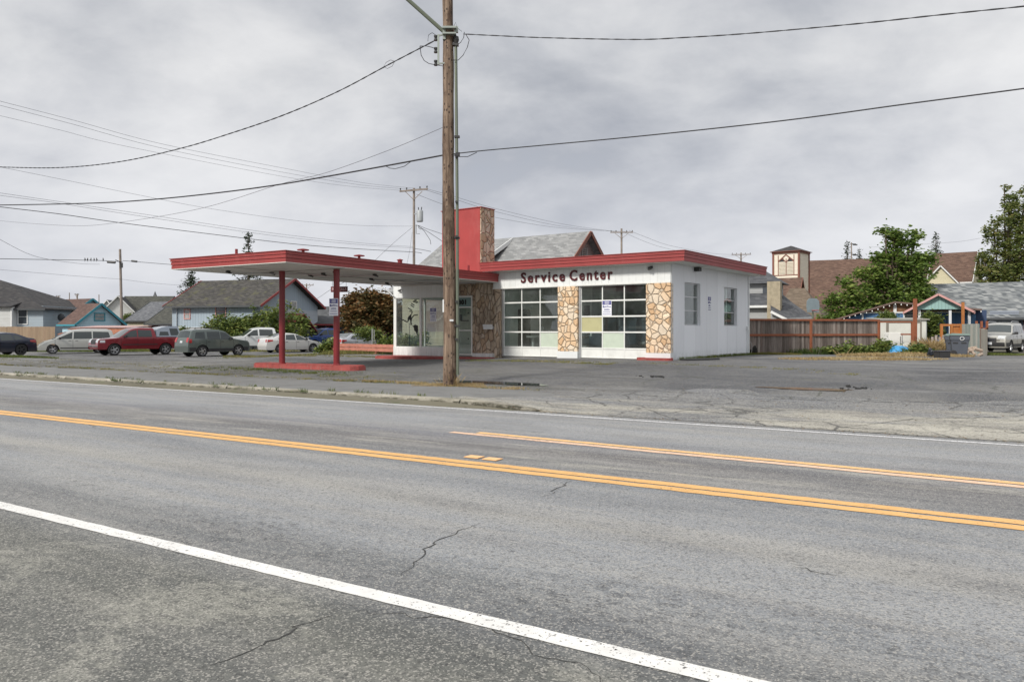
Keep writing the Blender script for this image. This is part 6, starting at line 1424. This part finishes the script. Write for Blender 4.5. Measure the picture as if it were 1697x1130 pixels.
t = thing('storage_tote', 'low black plastic tote with a lid, in front of the refuse bins', 'tote', (*at(1561, 34.4), H(*at(1561, 34.4))), .15); mb = MB(); mb.box(-.27, .27, -.2, .2, 0, .26); mb.build('box', M['dark'], t, bevel=.02); mb = MB(); mb.box(-.30, .30, -.23, .23, .262, .31); mb.build('lid', plain('tote_lid', (.07, .07, .08), .35), t, bevel=.01)
def crumple(name, label, cat, px, D, s_, mat, seed, part):
    X, Y = at(px, D); t = thing(name, label, cat, (X, Y, H(X, Y)), 0); bm = bmesh.new(); bmesh.ops.create_icosphere(bm, subdivisions=3, radius=1); rr = random.Random(seed)
    for v in bm.verts:
        n_ = .75+.25*math.sin(v.co.x*5+seed)+.15*math.sin(v.co.y*9+v.co.z*7)+rr.uniform(-.05, .05); v.co = Vector((v.co.x*s_[0]*n_, v.co.y*s_[1]*n_, max(0, v.co.z*.5+.45)*s_[2]*n_))
    me = bpy.data.meshes.new(part); bm.to_mesh(me); bm.free(); me.materials.append(mat); o = bpy.data.objects.new(part, me); COL.objects.link(o); o.parent = t
crumple('rubbish_bag', 'small black rubbish bag between the weeds and the black tote', 'bag', 1542, 35.6, (.22, .18, .42), plain('bag_black', (.02, .025, .035), .3), 2, 'bag')
mb = MB(); rr = random.Random(8)
X, Y = at(1611, 38.6); t = thing('firewood_pile', 'small heap of pale split logs between the bins and the plank fence', 'firewood', (X, Y, H(X, Y)), 0)
for i in range(9): mb = MB(); a = rr.uniform(0, 3); c = Vector((rr.uniform(-.35, .35), rr.uniform(-.2, .3), .08+.08*(i//2))); d = Vector((math.cos(a), math.sin(a), rr.uniform(-.4, .4)))*.22; mb.tube([c-d, c+d], rr.uniform(.06, .09), 6); mb.build('log', plain('split_wood', (.42, .33, .26), .85, var=.35, scale=9), t)
t = thing('timber_stack', 'leaning grey timber offcuts left of the refuse bins', 'timber', (*at(1551, 41), H(*at(1551, 41))), 0); mb = MB()
for i in range(4): mb.beam((-.35+i*.2, -.2, 0), (-.05+i*.2, .25, .95+.1*(i % 2)), .12, .04)
mb.build('planks', wb, t)
# basketball hoop
t = thing('basketball_hoop', 'basketball hoop on a pole behind the board fence', 'basketball hoop', (*at(1347, 49), H(*at(1347, 49))), .2)
mb = MB(); mb.tube([(0, 0, 0), (0, 0, 2.55)], .06, 8); mb.build('hoop_pole', M['steelg'], t); mb = MB(); mb.prism([(-.40, 0), (.40, 0), (.45, .35), (.42, .72), (.25, .88), (-.25, .88), (-.42, .72), (-.45, .35)], .03, 0); mb.v = [(a, b2*0-c, 2.5+b2) for a, b2, c in mb.v]; mb.build('backboard', plain('smoked_board', (.20, .25, .27), .2), t)
mb = MB(); mb.tube([(.23*math.cos(a*PI/8), -.28+.23*math.sin(a*PI/8), 2.62) for a in range(17)], .018, 6); mb.build('rim', plain('hoop_red', (.4, .05, .04), .5), t)
# guard rail
ga, gb_ = at(537, 47.5), at(656, 42.5); A = Vector((*ga, 0)); B = Vector((*gb_, 0)); L = (B-A).length; z0 = H(*ga)
t = thing('guard_rail', 'low faded red timber guard rail left of the office', 'guard rail', (A.x, A.y, z0), math.atan2(B.y-A.y, B.x-A.x)); rp = plain('faded_red_rail', (.44, .17, .12), .75, var=.3, scale=3, dirt=(.30, .12, .08))
for z in (.30, .51): mb = MB(); mb.box(0, L, -.06, .0, z, z+.19); mb.build('rail', rp, t, bevel=.01)
mb = MB(); mb.box(0, L, .0, .18, .66, .70); mb.build('top_board', rp, t)
for i in range(5): mb = MB(); x = .2+i*(L-.4)/4; mb.box(x-.08, x+.08, .003, .14, -.3, .655); mb.build('post', rp, t)
# chain-link posts with a rail by the cars
for i, (px, D) in enumerate(((554, 49.5), (617, 48.2))):
    t = thing('metal_post', ('left' if i == 0 else 'right')+' thin grey post of the two standing behind the guard rail', 'post', (*at(px, D), H(*at(px, D))), 0, 'grey posts behind the guard rail'); mb = MB(); mb.tube([(0, 0, 0), (0, 0, 1.5)], .04, 8); mb.tube([(.12, 0, 0), (.12, 0, 1.45)], .025, 6); mb.build('post', M['alu'], t)
# low mound cover at the side wall
t = thing('tarred_slab', 'dark broken slab lying at the foot of the white side wall', 'slab', (*SL(.75, .9), H(*SL(.75, .9))), RS+1.2); mb = MB(); mb.prism([(-.9, -.25), (.2, -.35), (1.0, -.2), (1.1, .2), (.1, .3), (-.8, .22)], .06, -.05); mb.build('slab', M['dark'], t, bevel=.015)
t = thing('bicycle_wheel', 'rusty wheel leaning in the corner between station and fence', 'wheel', (*at(1243, 38.2), H(*at(1243, 38.2))), 0); mb = MB(); mb.tube([(.05+.05*math.cos(a*PI/10), 0, .33+.31*math.sin(a*PI/10)) if False else (.10*math.cos(a*PI/10), .02, .31+.30*math.sin(a*PI/10)) for a in range(21)], .02, 6); mb.build('tyre', plain('pale_tyre', (.3, .28, .27), .7), t)
crumple('debris_heap', 'dark heap of debris in the corner between station and fence', 'debris', 1249, 38.4, (.3, .3, .45), plain('debris_dark', (.03, .028, .025), .9), 7, 'heap')

# unseen houses added across the road, only for reflections in the station's glass
for (s, v, w_, wl, rf_, l) in ((-44, -16, 9, ltb, dsh, 'unseen pale blue house across the road to the left of the camera'), (-62, -18, 10, yw, csh, 'unseen yellow house across the road, farther left of the camera'), (-84, -17, 11, gb, slate, 'unseen grey house across the road, farthest left of the camera')):
    X, Y = W(s, v); t = thing('house', l, 'house', (X, Y, 0), RZ+PI)
    mb = MB(); mb.add([(-w_/2, 0, 0), (w_/2, 0, 0), (w_/2, 8, 0), (-w_/2, 8, 0), (-w_/2, 0, 3.2), (w_/2, 0, 3.2), (w_/2, 8, 3.2), (-w_/2, 8, 3.2), (-w_/2, 4, 6), (w_/2, 4, 6)], [(0, 1, 5, 4), (2, 3, 7, 6), (1, 2, 6, 9, 5), (3, 0, 4, 8, 7), (0, 3, 2, 1)]); mb.build('wall', wl, t)
    mb = MB(); mb.slab([(-w_/2-.4, -.4, 2.95), (w_/2+.4, -.4, 2.95), (w_/2+.4, 4, 6.05), (-w_/2-.4, 4, 6.05)], .15); mb.slab([(w_/2+.4, 8.4, 2.95), (-w_/2-.4, 8.4, 2.95), (-w_/2-.4, 4.002, 6.05), (w_/2+.4, 4.002, 6.05)], .15); mb.build('roof', rf_, t)
    for x in (-2.4, 2.2): mb = MB(); mb.box(x-.6, x+.6, -.03, -.003, 1, 2.3); mb.build('window', M['pane'], t)
# ------------------------------------------------------------ vegetation
LG = leafmat('leaf_green', [(0, (.04, .075, .016)), (.35, (.10, .165, .034)), (.7, (.18, .26, .055)), (.92, (.28, .31, .085)), (1, (.38, .32, .09))], .4)
LB = leafmat('leaf_bush', [(0, (.04, .068, .018)), (.4, (.10, .145, .034)), (.75, (.20, .235, .055)), (.92, (.22, .19, .045)), (1, (.30, .20, .05))])
LM = leafmat('leaf_maple', [(0, (.03, .035, .012)), (.3, (.07, .065, .022)), (.6, (.14, .085, .03)), (.85, (.22, .10, .035)), (1, (.13, .13, .03))])
LC = leafmat('needle_dark', [(0, (.010, .022, .010)), (.5, (.022, .042, .018)), (1, (.05, .075, .03))], .1)
LY = leafmat('needle_olive', [(0, (.055, .085, .022)), (.5, (.14, .18, .05)), (.8, (.22, .225, .07)), (1, (.30, .23, .09))], .4)
BARK = plain('bark', (.10, .075, .055), .9, var=.4, scale=5)
def leafq(V, Fc, c, s_, rr, asp=1.0, droop=0):
    th = rr.uniform(0, 2*PI); ph = rr.uniform(-.9, .9)
    u = Vector((math.cos(th), math.sin(th), math.sin(ph)*.6-droop)).normalized(); v = u.cross(Vector((rr.uniform(-1, 1), rr.uniform(-1, 1), rr.uniform(.2, 1)))).normalized()
    u = u*s_*asp; v = v*s_*.55; n = len(V); V += [c-u, c+v*.8-u*.2, c+u, c-v-u*.1]; Fc.append((n, n+1, n+2, n+3))
def leaves_mesh(name, V, Fc, mat, parent):
    me = bpy.data.meshes.new(name); me.from_pydata([tuple(v) for v in V], [], Fc); me.materials.append(mat); o = bpy.data.objects.new(name, me); COL.objects.link(o); o.parent = parent; return o
def tree(label, px, D, ybot, blobs, mat, nclump, nleaf, leaf, seed, trunk=True, name='broadleaf_tree', cat='tree', clump=.55, group=None, thin=0.):
    """blobs: (px, py, rx_px, ry_px) lobes of the crown as seen, given depth in turn"""
    rr = random.Random(seed); X, Y = at(px, D); z0 = H(X, Y); k_ = D/F
    t = thing(name, label, cat, (X, Y, z0), 0, group); V = []; Fc = []; lobes = []
    for (bx, by, rx, ry) in blobs:
        c = Vector(((bx-px)*k_, rr.uniform(-.35, .35)*rx*k_, zat(by, D)-z0)); r_ = Vector((rx*k_, max(rx, ry*.8)*k_*.9, ry*k_)); lobes.append((c, r_))
    tot = sum(r_.x*r_.z for c, r_ in lobes)
    limbs = MB()
    for c, r_ in lobes:
        m = max(4, int(nclump*r_.x*r_.z/tot))
        for i in range(m):
            d = Vector((rr.gauss(0, 1), rr.gauss(0, 1), rr.gauss(0, 1))).normalized(); q = rr.uniform(.45, 1.05) if rr.random() < .8 else rr.uniform(.9, 1.22)
            if r_.x < .75: q = min(q, .85)
            p = c+Vector((d.x*r_.x*q, d.y*r_.y*q, d.z*r_.z*q))
            if p.z < .2: continue
            cr = clump*rr.uniform(.5, 1.25)
            if i % 5 == 0 and trunk: limbs.tube([c*.9+Vector((0, 0, -.3)), c.lerp(p, .6)+Vector((0, 0, -.1)), p], .03, 4, .012)
            for j in range(nleaf):
                e = Vector((rr.gauss(0, .5), rr.gauss(0, .5), rr.gauss(0, .38)))*cr; leafq(V, Fc, p+e, leaf*rr.uniform(.6, 1.3), rr)
    leaves_mesh('crown', V, Fc, mat, t)
    if trunk:
        top = lobes[0][0]; limbs.tube([(0, 0, -.2), (top.x*.1, 0, top.z*.3), (top.x*.5, 0, top.z*.65), tuple(top)], [.26, .2, .15, .06], 8)
        for c, r_ in lobes[1:]: limbs.tube([(0, 0, top.z*.25), tuple((c+Vector((0, 0, 0)))*.55+Vector((0, 0, .2))), tuple(c)], [.12, .09, .04], 6)
        limbs.build('trunk', BARK, t)
    return t
def conifer(label, px, D, ytop, wbase, mat=None, seed=1, n=900, leaf=.2, zlow=.12, irregular=.3, name='conifer_tree', shape=1.0, lean=0, droop=.35):
    rr = random.Random(seed); X, Y = at(px, D); z0 = H(X, Y); h = zat(ytop, D)-z0; t = thing(name, label, 'tree', (X, Y, z0)); V = []; Fc = []
    R0 = wbase/2; mb = MB(); mb.tube([(0, 0, -.2), (lean*.5, 0, h*.5), (lean, 0, h)], [.03*h**.9, .018*h**.9, .015], 7)
    z = zlow*h
    while z < h:
        f = (z/h-zlow)/(1-zlow); r_ = R0*(1-f)**shape*(1+.0*f)+.05
        for k_ in range(rr.randint(3, 5)):
            a = rr.uniform(0, 2*PI); L = r_*rr.uniform(1-irregular*1.6, 1+irregular*.6); ms = max(2, int(L/.22))
            for i in range(ms+1):
                u = i/ms; c = Vector((lean*z/h+math.cos(a)*L*u, math.sin(a)*L*u, z+.12*L*u-droop*L*u*u))
                for j in range(max(2, int(n/300))):
                    e = Vector((rr.gauss(0, .16), rr.gauss(0, .16), rr.gauss(-.06, .11)))*(1+.5*(1-u))*(.5+leaf*3); leafq(V, Fc, c+e, leaf*rr.uniform(.6, 1.25), rr, 1.1, .3)
            mb.tube([(lean*z/h, 0, z), (lean*z/h+math.cos(a)*L*.9, math.sin(a)*L*.9, z+.12*L-droop*L*.8)], .03, 4, .01)
        z += max(.16, h*.022)*rr.uniform(.7, 1.3)
    leaves_mesh('crown', V, Fc, mat or LC, t); mb.build('trunk', BARK, t); return t
tree('broad green tree with a raised leafy shoot, in front of the church roof', 1475, 60, 545,
     [(1465, 482, 32, 32), (1488, 436, 30, 28), (1418, 497, 26, 24), (1388, 524, 20, 16), (1522, 446, 24, 30), (1490, 398, 16, 14), (1468, 382, 12, 7), (1480, 388, 10, 8), (1519, 389, 13, 7), (1508, 402, 12, 9), (1500, 500, 34, 34), (1380, 500, 13, 13), (1440, 454, 22, 14), (1404, 472, 14, 9), (1532, 488, 18, 24), (1430, 530, 30, 14), (1455, 428, 12, 9), (1540, 430, 9, 14), (1366, 534, 10, 9)],
     LG, 640, 26, .16, 2, clump=.5)
tree('brown and green maple with a dense rounded crown left of the office', 612, 66, 560,
     [(612, 518, 38, 30), (590, 510, 26, 24), (640, 512, 28, 28), (612, 495, 34, 16), (648, 530, 20, 24), (582, 528, 18, 18), (610, 540, 36, 14)], LM, 520, 26, .17, 3, clump=.55)
tree('tall ragged olive tree with thin top at the right edge', 1668, 74, 545,
     [(1660, 440, 34, 34), (1685, 410, 34, 40), (1640, 450, 20, 18), (1668, 372, 22, 34), (1672, 335, 12, 22), (1690, 360, 16, 26), (1632, 430, 10, 14), (1712, 440, 30, 50), (1665, 312, 6, 8), (1645, 390, 14, 18), (1700, 320, 8, 14), (1650, 468, 30, 14)], LY, 680, 22, .15, 4, clump=.46, name='cedar_tree')
for i, (l, px, D, yt, wd, sc_) in enumerate((('small dark conifer behind the yellow house roof', 1551, 118, 386, 9, 1), ('dark conifer tip behind the church roof, beside the thin pole', 1404, 125, 401, 6.5, 1),
        ('bushy conifer behind the left end of the mossy roof', 318, 95, 446, 10.5, 1), ('conifer tip rising above the left fascia of the canopy', 412, 98, 386, 7.0, 1),
        ('small conifer tip right of the thin pole behind the church', 1424, 128, 410, 4, 1), ('dark conifer low behind the yellow house', 1608, 110, 462, 4, 1))):
    conifer(l, px, D, yt, wd, seed=20+i, n=600, leaf=.16, zlow=.2, irregular=.3, shape=.9)
for i, (l, px, D, yb, bl) in enumerate((
    ('leafy yellow-green shrubs under the boarded house, left part', 385, 67, 560, [(375, 542, 30, 20), (352, 550, 18, 14), (400, 545, 24, 20)]),
    ('tall yellow-green shrubs behind the left canopy column', 470, 67, 560, [(440, 535, 26, 24), (470, 530, 28, 26), (498, 545, 18, 20), (415, 540, 18, 20), (455, 552, 40, 14)]),
    ('low green shrub behind the guard rail and parked cars', 612, 56, 575, [(608, 551, 18, 9), (622, 556, 14, 9)]),
    ('green shrub by the left corner of the office', 645, 46.5, 580, [(640, 570, 13, 9), (654, 566, 12, 11), (632, 574, 8, 7)]),
    ('green shrub seen through the office glass', 678, 46.5, 580, [(672, 566, 14, 11), (688, 570, 12, 11), (700, 560, 8, 14)]),
    ('small weed bush at the left end of the guard rail', 541, 47, 588, [(541, 577, 8, 8), (552, 568, 8, 6), (535, 581, 8, 5)]),
    ('green shrub growing above the white shed, left', 1473, 46.5, 560, [(1473, 528, 12, 9), (1463, 532, 6, 6)]),
    ('tall leafy shrub between the shed and the blue house', 1545, 46, 580, [(1540, 530, 14, 12), (1548, 550, 14, 16), (1538, 545, 8, 14), (1552, 530, 8, 8)]),
    ('low bushy weeds at the foot of the board fence, left clump', 1360, 40.0, 590, [(1355, 586, 12, 5), (1372, 583, 12, 7)]),
    ('low bushy weeds at the foot of the board fence, middle clump', 1402, 40.2, 590, [(1392, 583, 12, 7), (1410, 581, 13, 9), (1425, 585, 10, 6)]),
    ('low bushy weeds below the right end of the board fence', 1452, 39.8, 592, [(1442, 582, 12, 8), (1462, 578, 14, 12), (1478, 588, 8, 8)]),
    ('low bushy weeds between the fence frame post and the rubbish bag', 1527, 38.6, 596, [(1520, 583, 12, 10), (1534, 588, 10, 9)]),
    ('green weeds spreading in front of the blue tarp', 1492, 38.4, 598, [(1485, 594, 9, 6), (1500, 592, 9, 5)]),
    ('small tree in the gap beside the bare pole', 212, 100, 545, [(212, 528, 9, 8)]),
    ('shrub at the foot of the boarded house left of the SUV', 302, 66, 560, [(302, 551, 7, 9), (298, 556, 6, 6)]))):
    tree(l, px, D, yb, bl, LB, 90 if i not in (0, 1) else 260, 22, .10 if i > 1 else .14, 40+i, trunk=False, name='shrub', cat='shrub', clump=.32 if i > 1 else .5)
for i, (s, v, l) in enumerate(((-36, -12, 'broad tree across the road left of the camera'), (-53, -12, 'second broad tree across the road left of the camera'), (-72, -12, 'third broad tree across the road left of the camera'))):  # unseen trees, added to darken reflections in the station's glass
    rr = random.Random(60+i); X, Y = W(s, v); t = thing('broadleaf_tree', l, 'tree', (X, Y, 0)); V = []; Fc = []
    for k_ in range(260):
        d = Vector((rr.gauss(0, 1), rr.gauss(0, 1), rr.gauss(0, 1))).normalized()*rr.uniform(.5, 1); p = Vector((d.x*4, d.y*4, 6+d.z*3.4))
        for j in range(14): leafq(V, Fc, p+Vector((rr.gauss(0, .5), rr.gauss(0, .5), rr.gauss(0, .4))), .3, rr)
    leaves_mesh('crown', V, Fc, LG, t); mb = MB(); mb.tube([(0, 0, 0), (.2, 0, 3), (0, 0, 6)], [.3, .22, .1], 8); mb.build('trunk', BARK, t)
# far tree line
ft = MB(); rr = random.Random(77); V = []; Fc = []
for i in range(2600):
    px = rr.uniform(-200, 1900); D = rr.uniform(200, 260); X, Y = at(px, D); hh = 4.5+2.5*math.sin(px*.02)+1.5*math.sin(px*.07)
    c = Vector((X, Y, rr.uniform(0, max(1.5, hh)))); leafq(V, Fc, c, rr.uniform(.8, 1.8), rr)
tag(leaves_mesh('distant_trees', V, Fc, LC, None), 'low dark line of distant trees on the horizon', 'trees', kind='stuff')
# weeds, dry grass and moss: blades over the ground
GG = leafmat('grass_green', [(0, (.05, .075, .015)), (.5, (.10, .135, .03)), (1, (.20, .20, .06))], .2, .8)
GD = leafmat('grass_dry', [(0, (.24, .15, .06)), (.5, (.36, .27, .13)), (1, (.48, .40, .25))], .2, .8)
GM = leafmat('grass_mixed', [(0, (.08, .10, .025)), (.5, (.17, .17, .05)), (1, (.36, .27, .11))], .2, .8)
GW = leafmat('weed_green', [(0, (.025, .05, .012)), (.6, (.06, .10, .02)), (1, (.13, .16, .035))], .2, .8)
def blades(name, label, pts_fn, n, h, wd, mat, seed, zoff=0.0):
    rr = random.Random(seed); V = []; Fc = []
    for i in range(n):
        r_ = pts_fn(rr)
        if r_ is None: continue
        x, y, hs = r_; z = H(x, y)+zoff; a = rr.uniform(0, 2*PI); hh = h*hs*rr.uniform(.4, 1.2); w_ = wd*rr.uniform(.6, 1.3); lx, ly = math.cos(a+1.2)*hh*rr.uniform(.1, .8), math.sin(a+1.2)*hh*rr.uniform(.1, .8)
        k_ = len(V); V += [(x-math.cos(a)*w_, y-math.sin(a)*w_, z-.01), (x+math.cos(a)*w_, y+math.sin(a)*w_, z-.01), (x+lx+math.cos(a)*w_*.5, y+ly+math.sin(a)*w_*.5, z+hh*.75), (x+lx*1.5, y+ly*1.5, z+hh)]; Fc.append((k_, k_+1, k_+2, k_+3))
    o = leaves_mesh(name, [Vector(v) for v in V], Fc, mat, None); return tag(o, label, 'grass', kind='stuff')
def clumpy(x, y, sc_=1., th=.5, seed=0):
    sc_ *= 2.1
    f = math.sin(x*1.7*sc_+seed)*math.sin(y*1.9*sc_+seed*2)+.6*math.sin(x*4.3*sc_+1+seed)*math.sin(y*3.7*sc_)+.4*math.sin(x*9.1*sc_)*math.sin(y*8.3*sc_+seed)
    return f > th
def ellipse_px(px, D, rx, ry, th=-9, sc_=1.):
    X0, Y0 = at(px, D)
    def fn(rr):
        a = rr.uniform(0, 2*PI); q = math.sqrt(rr.random()); x = X0+math.cos(a)*q*rx; y = Y0+math.sin(a)*q*ry
        if not clumpy(x, y, sc_, th, px): return None
        return x, y, 1.25-q*.6
    return fn
def band_sv(s0, s1, v0, v1, th=.2, sc_=1., w=.35, wob=.4):
    def fn(rr):
        s = rr.uniform(s0, s1); f = (s-s0)/(s1-s0); v = v0+(v1-v0)*f+wob*math.sin(s*.8)*.5+rr.gauss(0, w)
        x, y = W(s, v)
        if not clumpy(x, y, sc_, th, s0): return None
        return x, y, 1.
    return fn
X0 = 0
blades('grass_verge', 'green grass patch at the left edge of the lot', ellipse_px(-10, 42, 3.3, 1.9), 9000, .13, .012, GG, 1)
blades('grass_strip', 'green grass strip behind the minivan and red pickup', ellipse_px(130, 63, 9.5, 2.4), 12000, .22, .02, GG, 2)
blades('grass_strip', 'grass along the far kerb behind the parked SUV', ellipse_px(330, 62, 9, 1.6, -.2), 6000, .2, .02, GM, 3)
blades('weed_strip', 'weeds along the edge of the side street under the parked cars', band_sv(-42, -26, 33, 34.5, -.1, 1, .3), 9000, .12, .012, GM, 4)
blades('weed_strip', 'weeds in the long joint of the forecourt', band_sv(-36, -22, 28, 30.5, .1, 1, .25), 5000, .09, .010, GM, 5)
blades('weed_strip', 'weeds and dry grass under the guard rail', band_sv(-33.5, -26, 29.5+4.4, 29.5+5.2, -9, 1, .55, 0), 11000, .24, .012, GM, 6)
blades('weed_strip', 'low weeds round the pump island', band_sv(-26, -17.2, 18.6, 18.5, .1, 1.2, .22, .1), 5000, .07, .008, GG, 7)
blades('weed_strip', 'moss and weeds along the back of the sidewalk', band_sv(-55, -9.5, 17.05, 16.95, .15, .9, .14, .25), 17000, .055, .008, GM, 8)
blades('weed_strip', 'scattered weeds in the lot behind the sidewalk', band_sv(-45, -16, 19.2, 18.2, .55, .8, .6, .6), 9000, .05, .009, GM, 9)
blades('weed_strip', 'weeds growing from the kerb joints', band_sv(-32, -9, 13.95, 13.95, .55, 1.3, .04, 0), 2600, .10, .008, GG, 10)
blades('weed_strip', 'weeds at the foot of the kerb', band_sv(-28, -12, 13.52, 13.52, .75, 1.1, .03, 0), 1500, .10, .008, GW, 11)
blades('dry_grass', 'dry grass round the foot of the big wooden pole', ellipse_px(742, 20.95, 1.0, .33), 1800, .07, .005, GD, 12)
blades('dry_grass', 'tall dry stems at the pole foot', ellipse_px(747, 20.9, .32, .14), 60, .34, .003, GD, 13)
blades('dry_grass', 'dry grass along the back of the sidewalk by the pole', band_sv(-16.5, -10, 17.1, 17.0, -.1, 1, .12, .1), 5000, .06, .007, GD, 14)
blades('weed_strip', 'green weed line in front of the bay doors', band_sv(-18.5, -11.5, 26.5, 25.5, .05, 1.2, .35, .3), 6500, .04, .010, GM, 15)
blades('dry_grass', 'orange dry grass patch on the lot before the board fence', ellipse_px(1430, 31.5, 3.4, 1.5, .0, 1.6), 9000, .10, .012, GD, 16)
blades('dry_grass', 'dry grass below the fence frame and tarp', ellipse_px(1500, 36.4, 3.2, 1.0, -.35, 1.4), 9000, .18, .012, GD, 17)
blades('dry_grass', 'tall dry stalks among the lot grass', ellipse_px(1398, 32.5, .22, .12), 22, .45, .006, GD, 18)
blades('dry_grass', 'tall dry stalks between shed and refuse bins', ellipse_px(1545, 40, .9, .8), 1600, .75, .012, GD, 19)
blades('weed_strip', 'green weeds along the foot of the board fence', ellipse_px(1395, 40.2, 3.3, .55, .1), 3500, .36, .016, GW, 20)
blades('weed_strip', 'tall green weeds round the tarp', ellipse_px(1472, 39.8, 1.3, .7, .1), 2000, .45, .016, GW, 21)
blades('weed_strip', 'tall green weeds between the tarp and the rubbish bag', ellipse_px(1524, 38.5, 1.0, .6, 0), 1500, .40, .016, GW, 22)
blades('grass_strip', 'green grass before the silver SUV', ellipse_px(1645, 44.5, 1.9, 1.1), 5000, .10, .014, GG, 23)
blades('dry_grass', 'thin dry grass edge by the corner of station and fence', ellipse_px(1275, 38.2, 1.6, .3), 3500, .12, .01, GM, 24)
blades('weed_strip', 'weeds at the foot of the white side wall', (lambda rr: (lambda t_: (*SL(.12+abs(rr.gauss(0, .10)), t_), 1.) if clumpy(t_, 2, 2, -.1) else None)(rr.uniform(.3, 9))), 2500, .12, .01, GG, 25)
blades('dry_grass', 'pale dry grass line on the lot right of the station', band_sv(-10.5, -3, 27, 24, .2, 1, .3, .4), 2600, .03, .010, GM, 26)
rr = random.Random(91); mb = MB()
for (s0, v0, n_) in ((2.0, 20.0, 26), (2.9, 19.6, 30), (-8.5, 21.2, 12), (-2.6, 19.8, 14)):
    for i in range(n_):
        x, y = W(s0+rr.gauss(0, .3), v0+rr.gauss(0, .18)); q = rr.uniform(.02, .07); mb.cbox((x, y, H(x, y)+q*.25), (q*1.4, q, q*.7), rr.uniform(0, 3), rr.uniform(-.4, .4))
tag(mb.build('rubble', plain('tar_rubble', (.03, .03, .03), .9), None), 'crumbled black tar and rubble round the broken spots of the lot', 'rubble', kind='stuff')
# leaf litter and small stones scattered on lot and sidewalk
rr = random.Random(31); V = []; Fc = []
for i in range(1500):
    s = rr.uniform(-40, 4); v = rr.choice((rr.uniform(13.9, 24), rr.gauss(17, .5), rr.gauss(13.5, .1))); x, y = W(s, v); c = Vector((x, y, H(x, y)+.016)); a = rr.uniform(0, 6.3); q = rr.uniform(.008, .03)
    n = len(V); V += [c+Vector((math.cos(a)*q, math.sin(a)*q, 0)), c+Vector((-math.sin(a)*q*.6, math.cos(a)*q*.6, .008)), c-Vector((math.cos(a)*q, math.sin(a)*q, 0)), c+Vector((math.sin(a)*q*.6, -math.cos(a)*q*.6, .005))]; Fc.append((n, n+1, n+2, n+3))
tag(leaves_mesh('leaf_litter', V, Fc, leafmat('litter', [(0, (.10, .05, .02)), (.5, (.22, .14, .06)), (1, (.30, .26, .18))], 0), None), 'dead leaves and crumbs scattered over the lot and gutter', 'litter', kind='stuff')
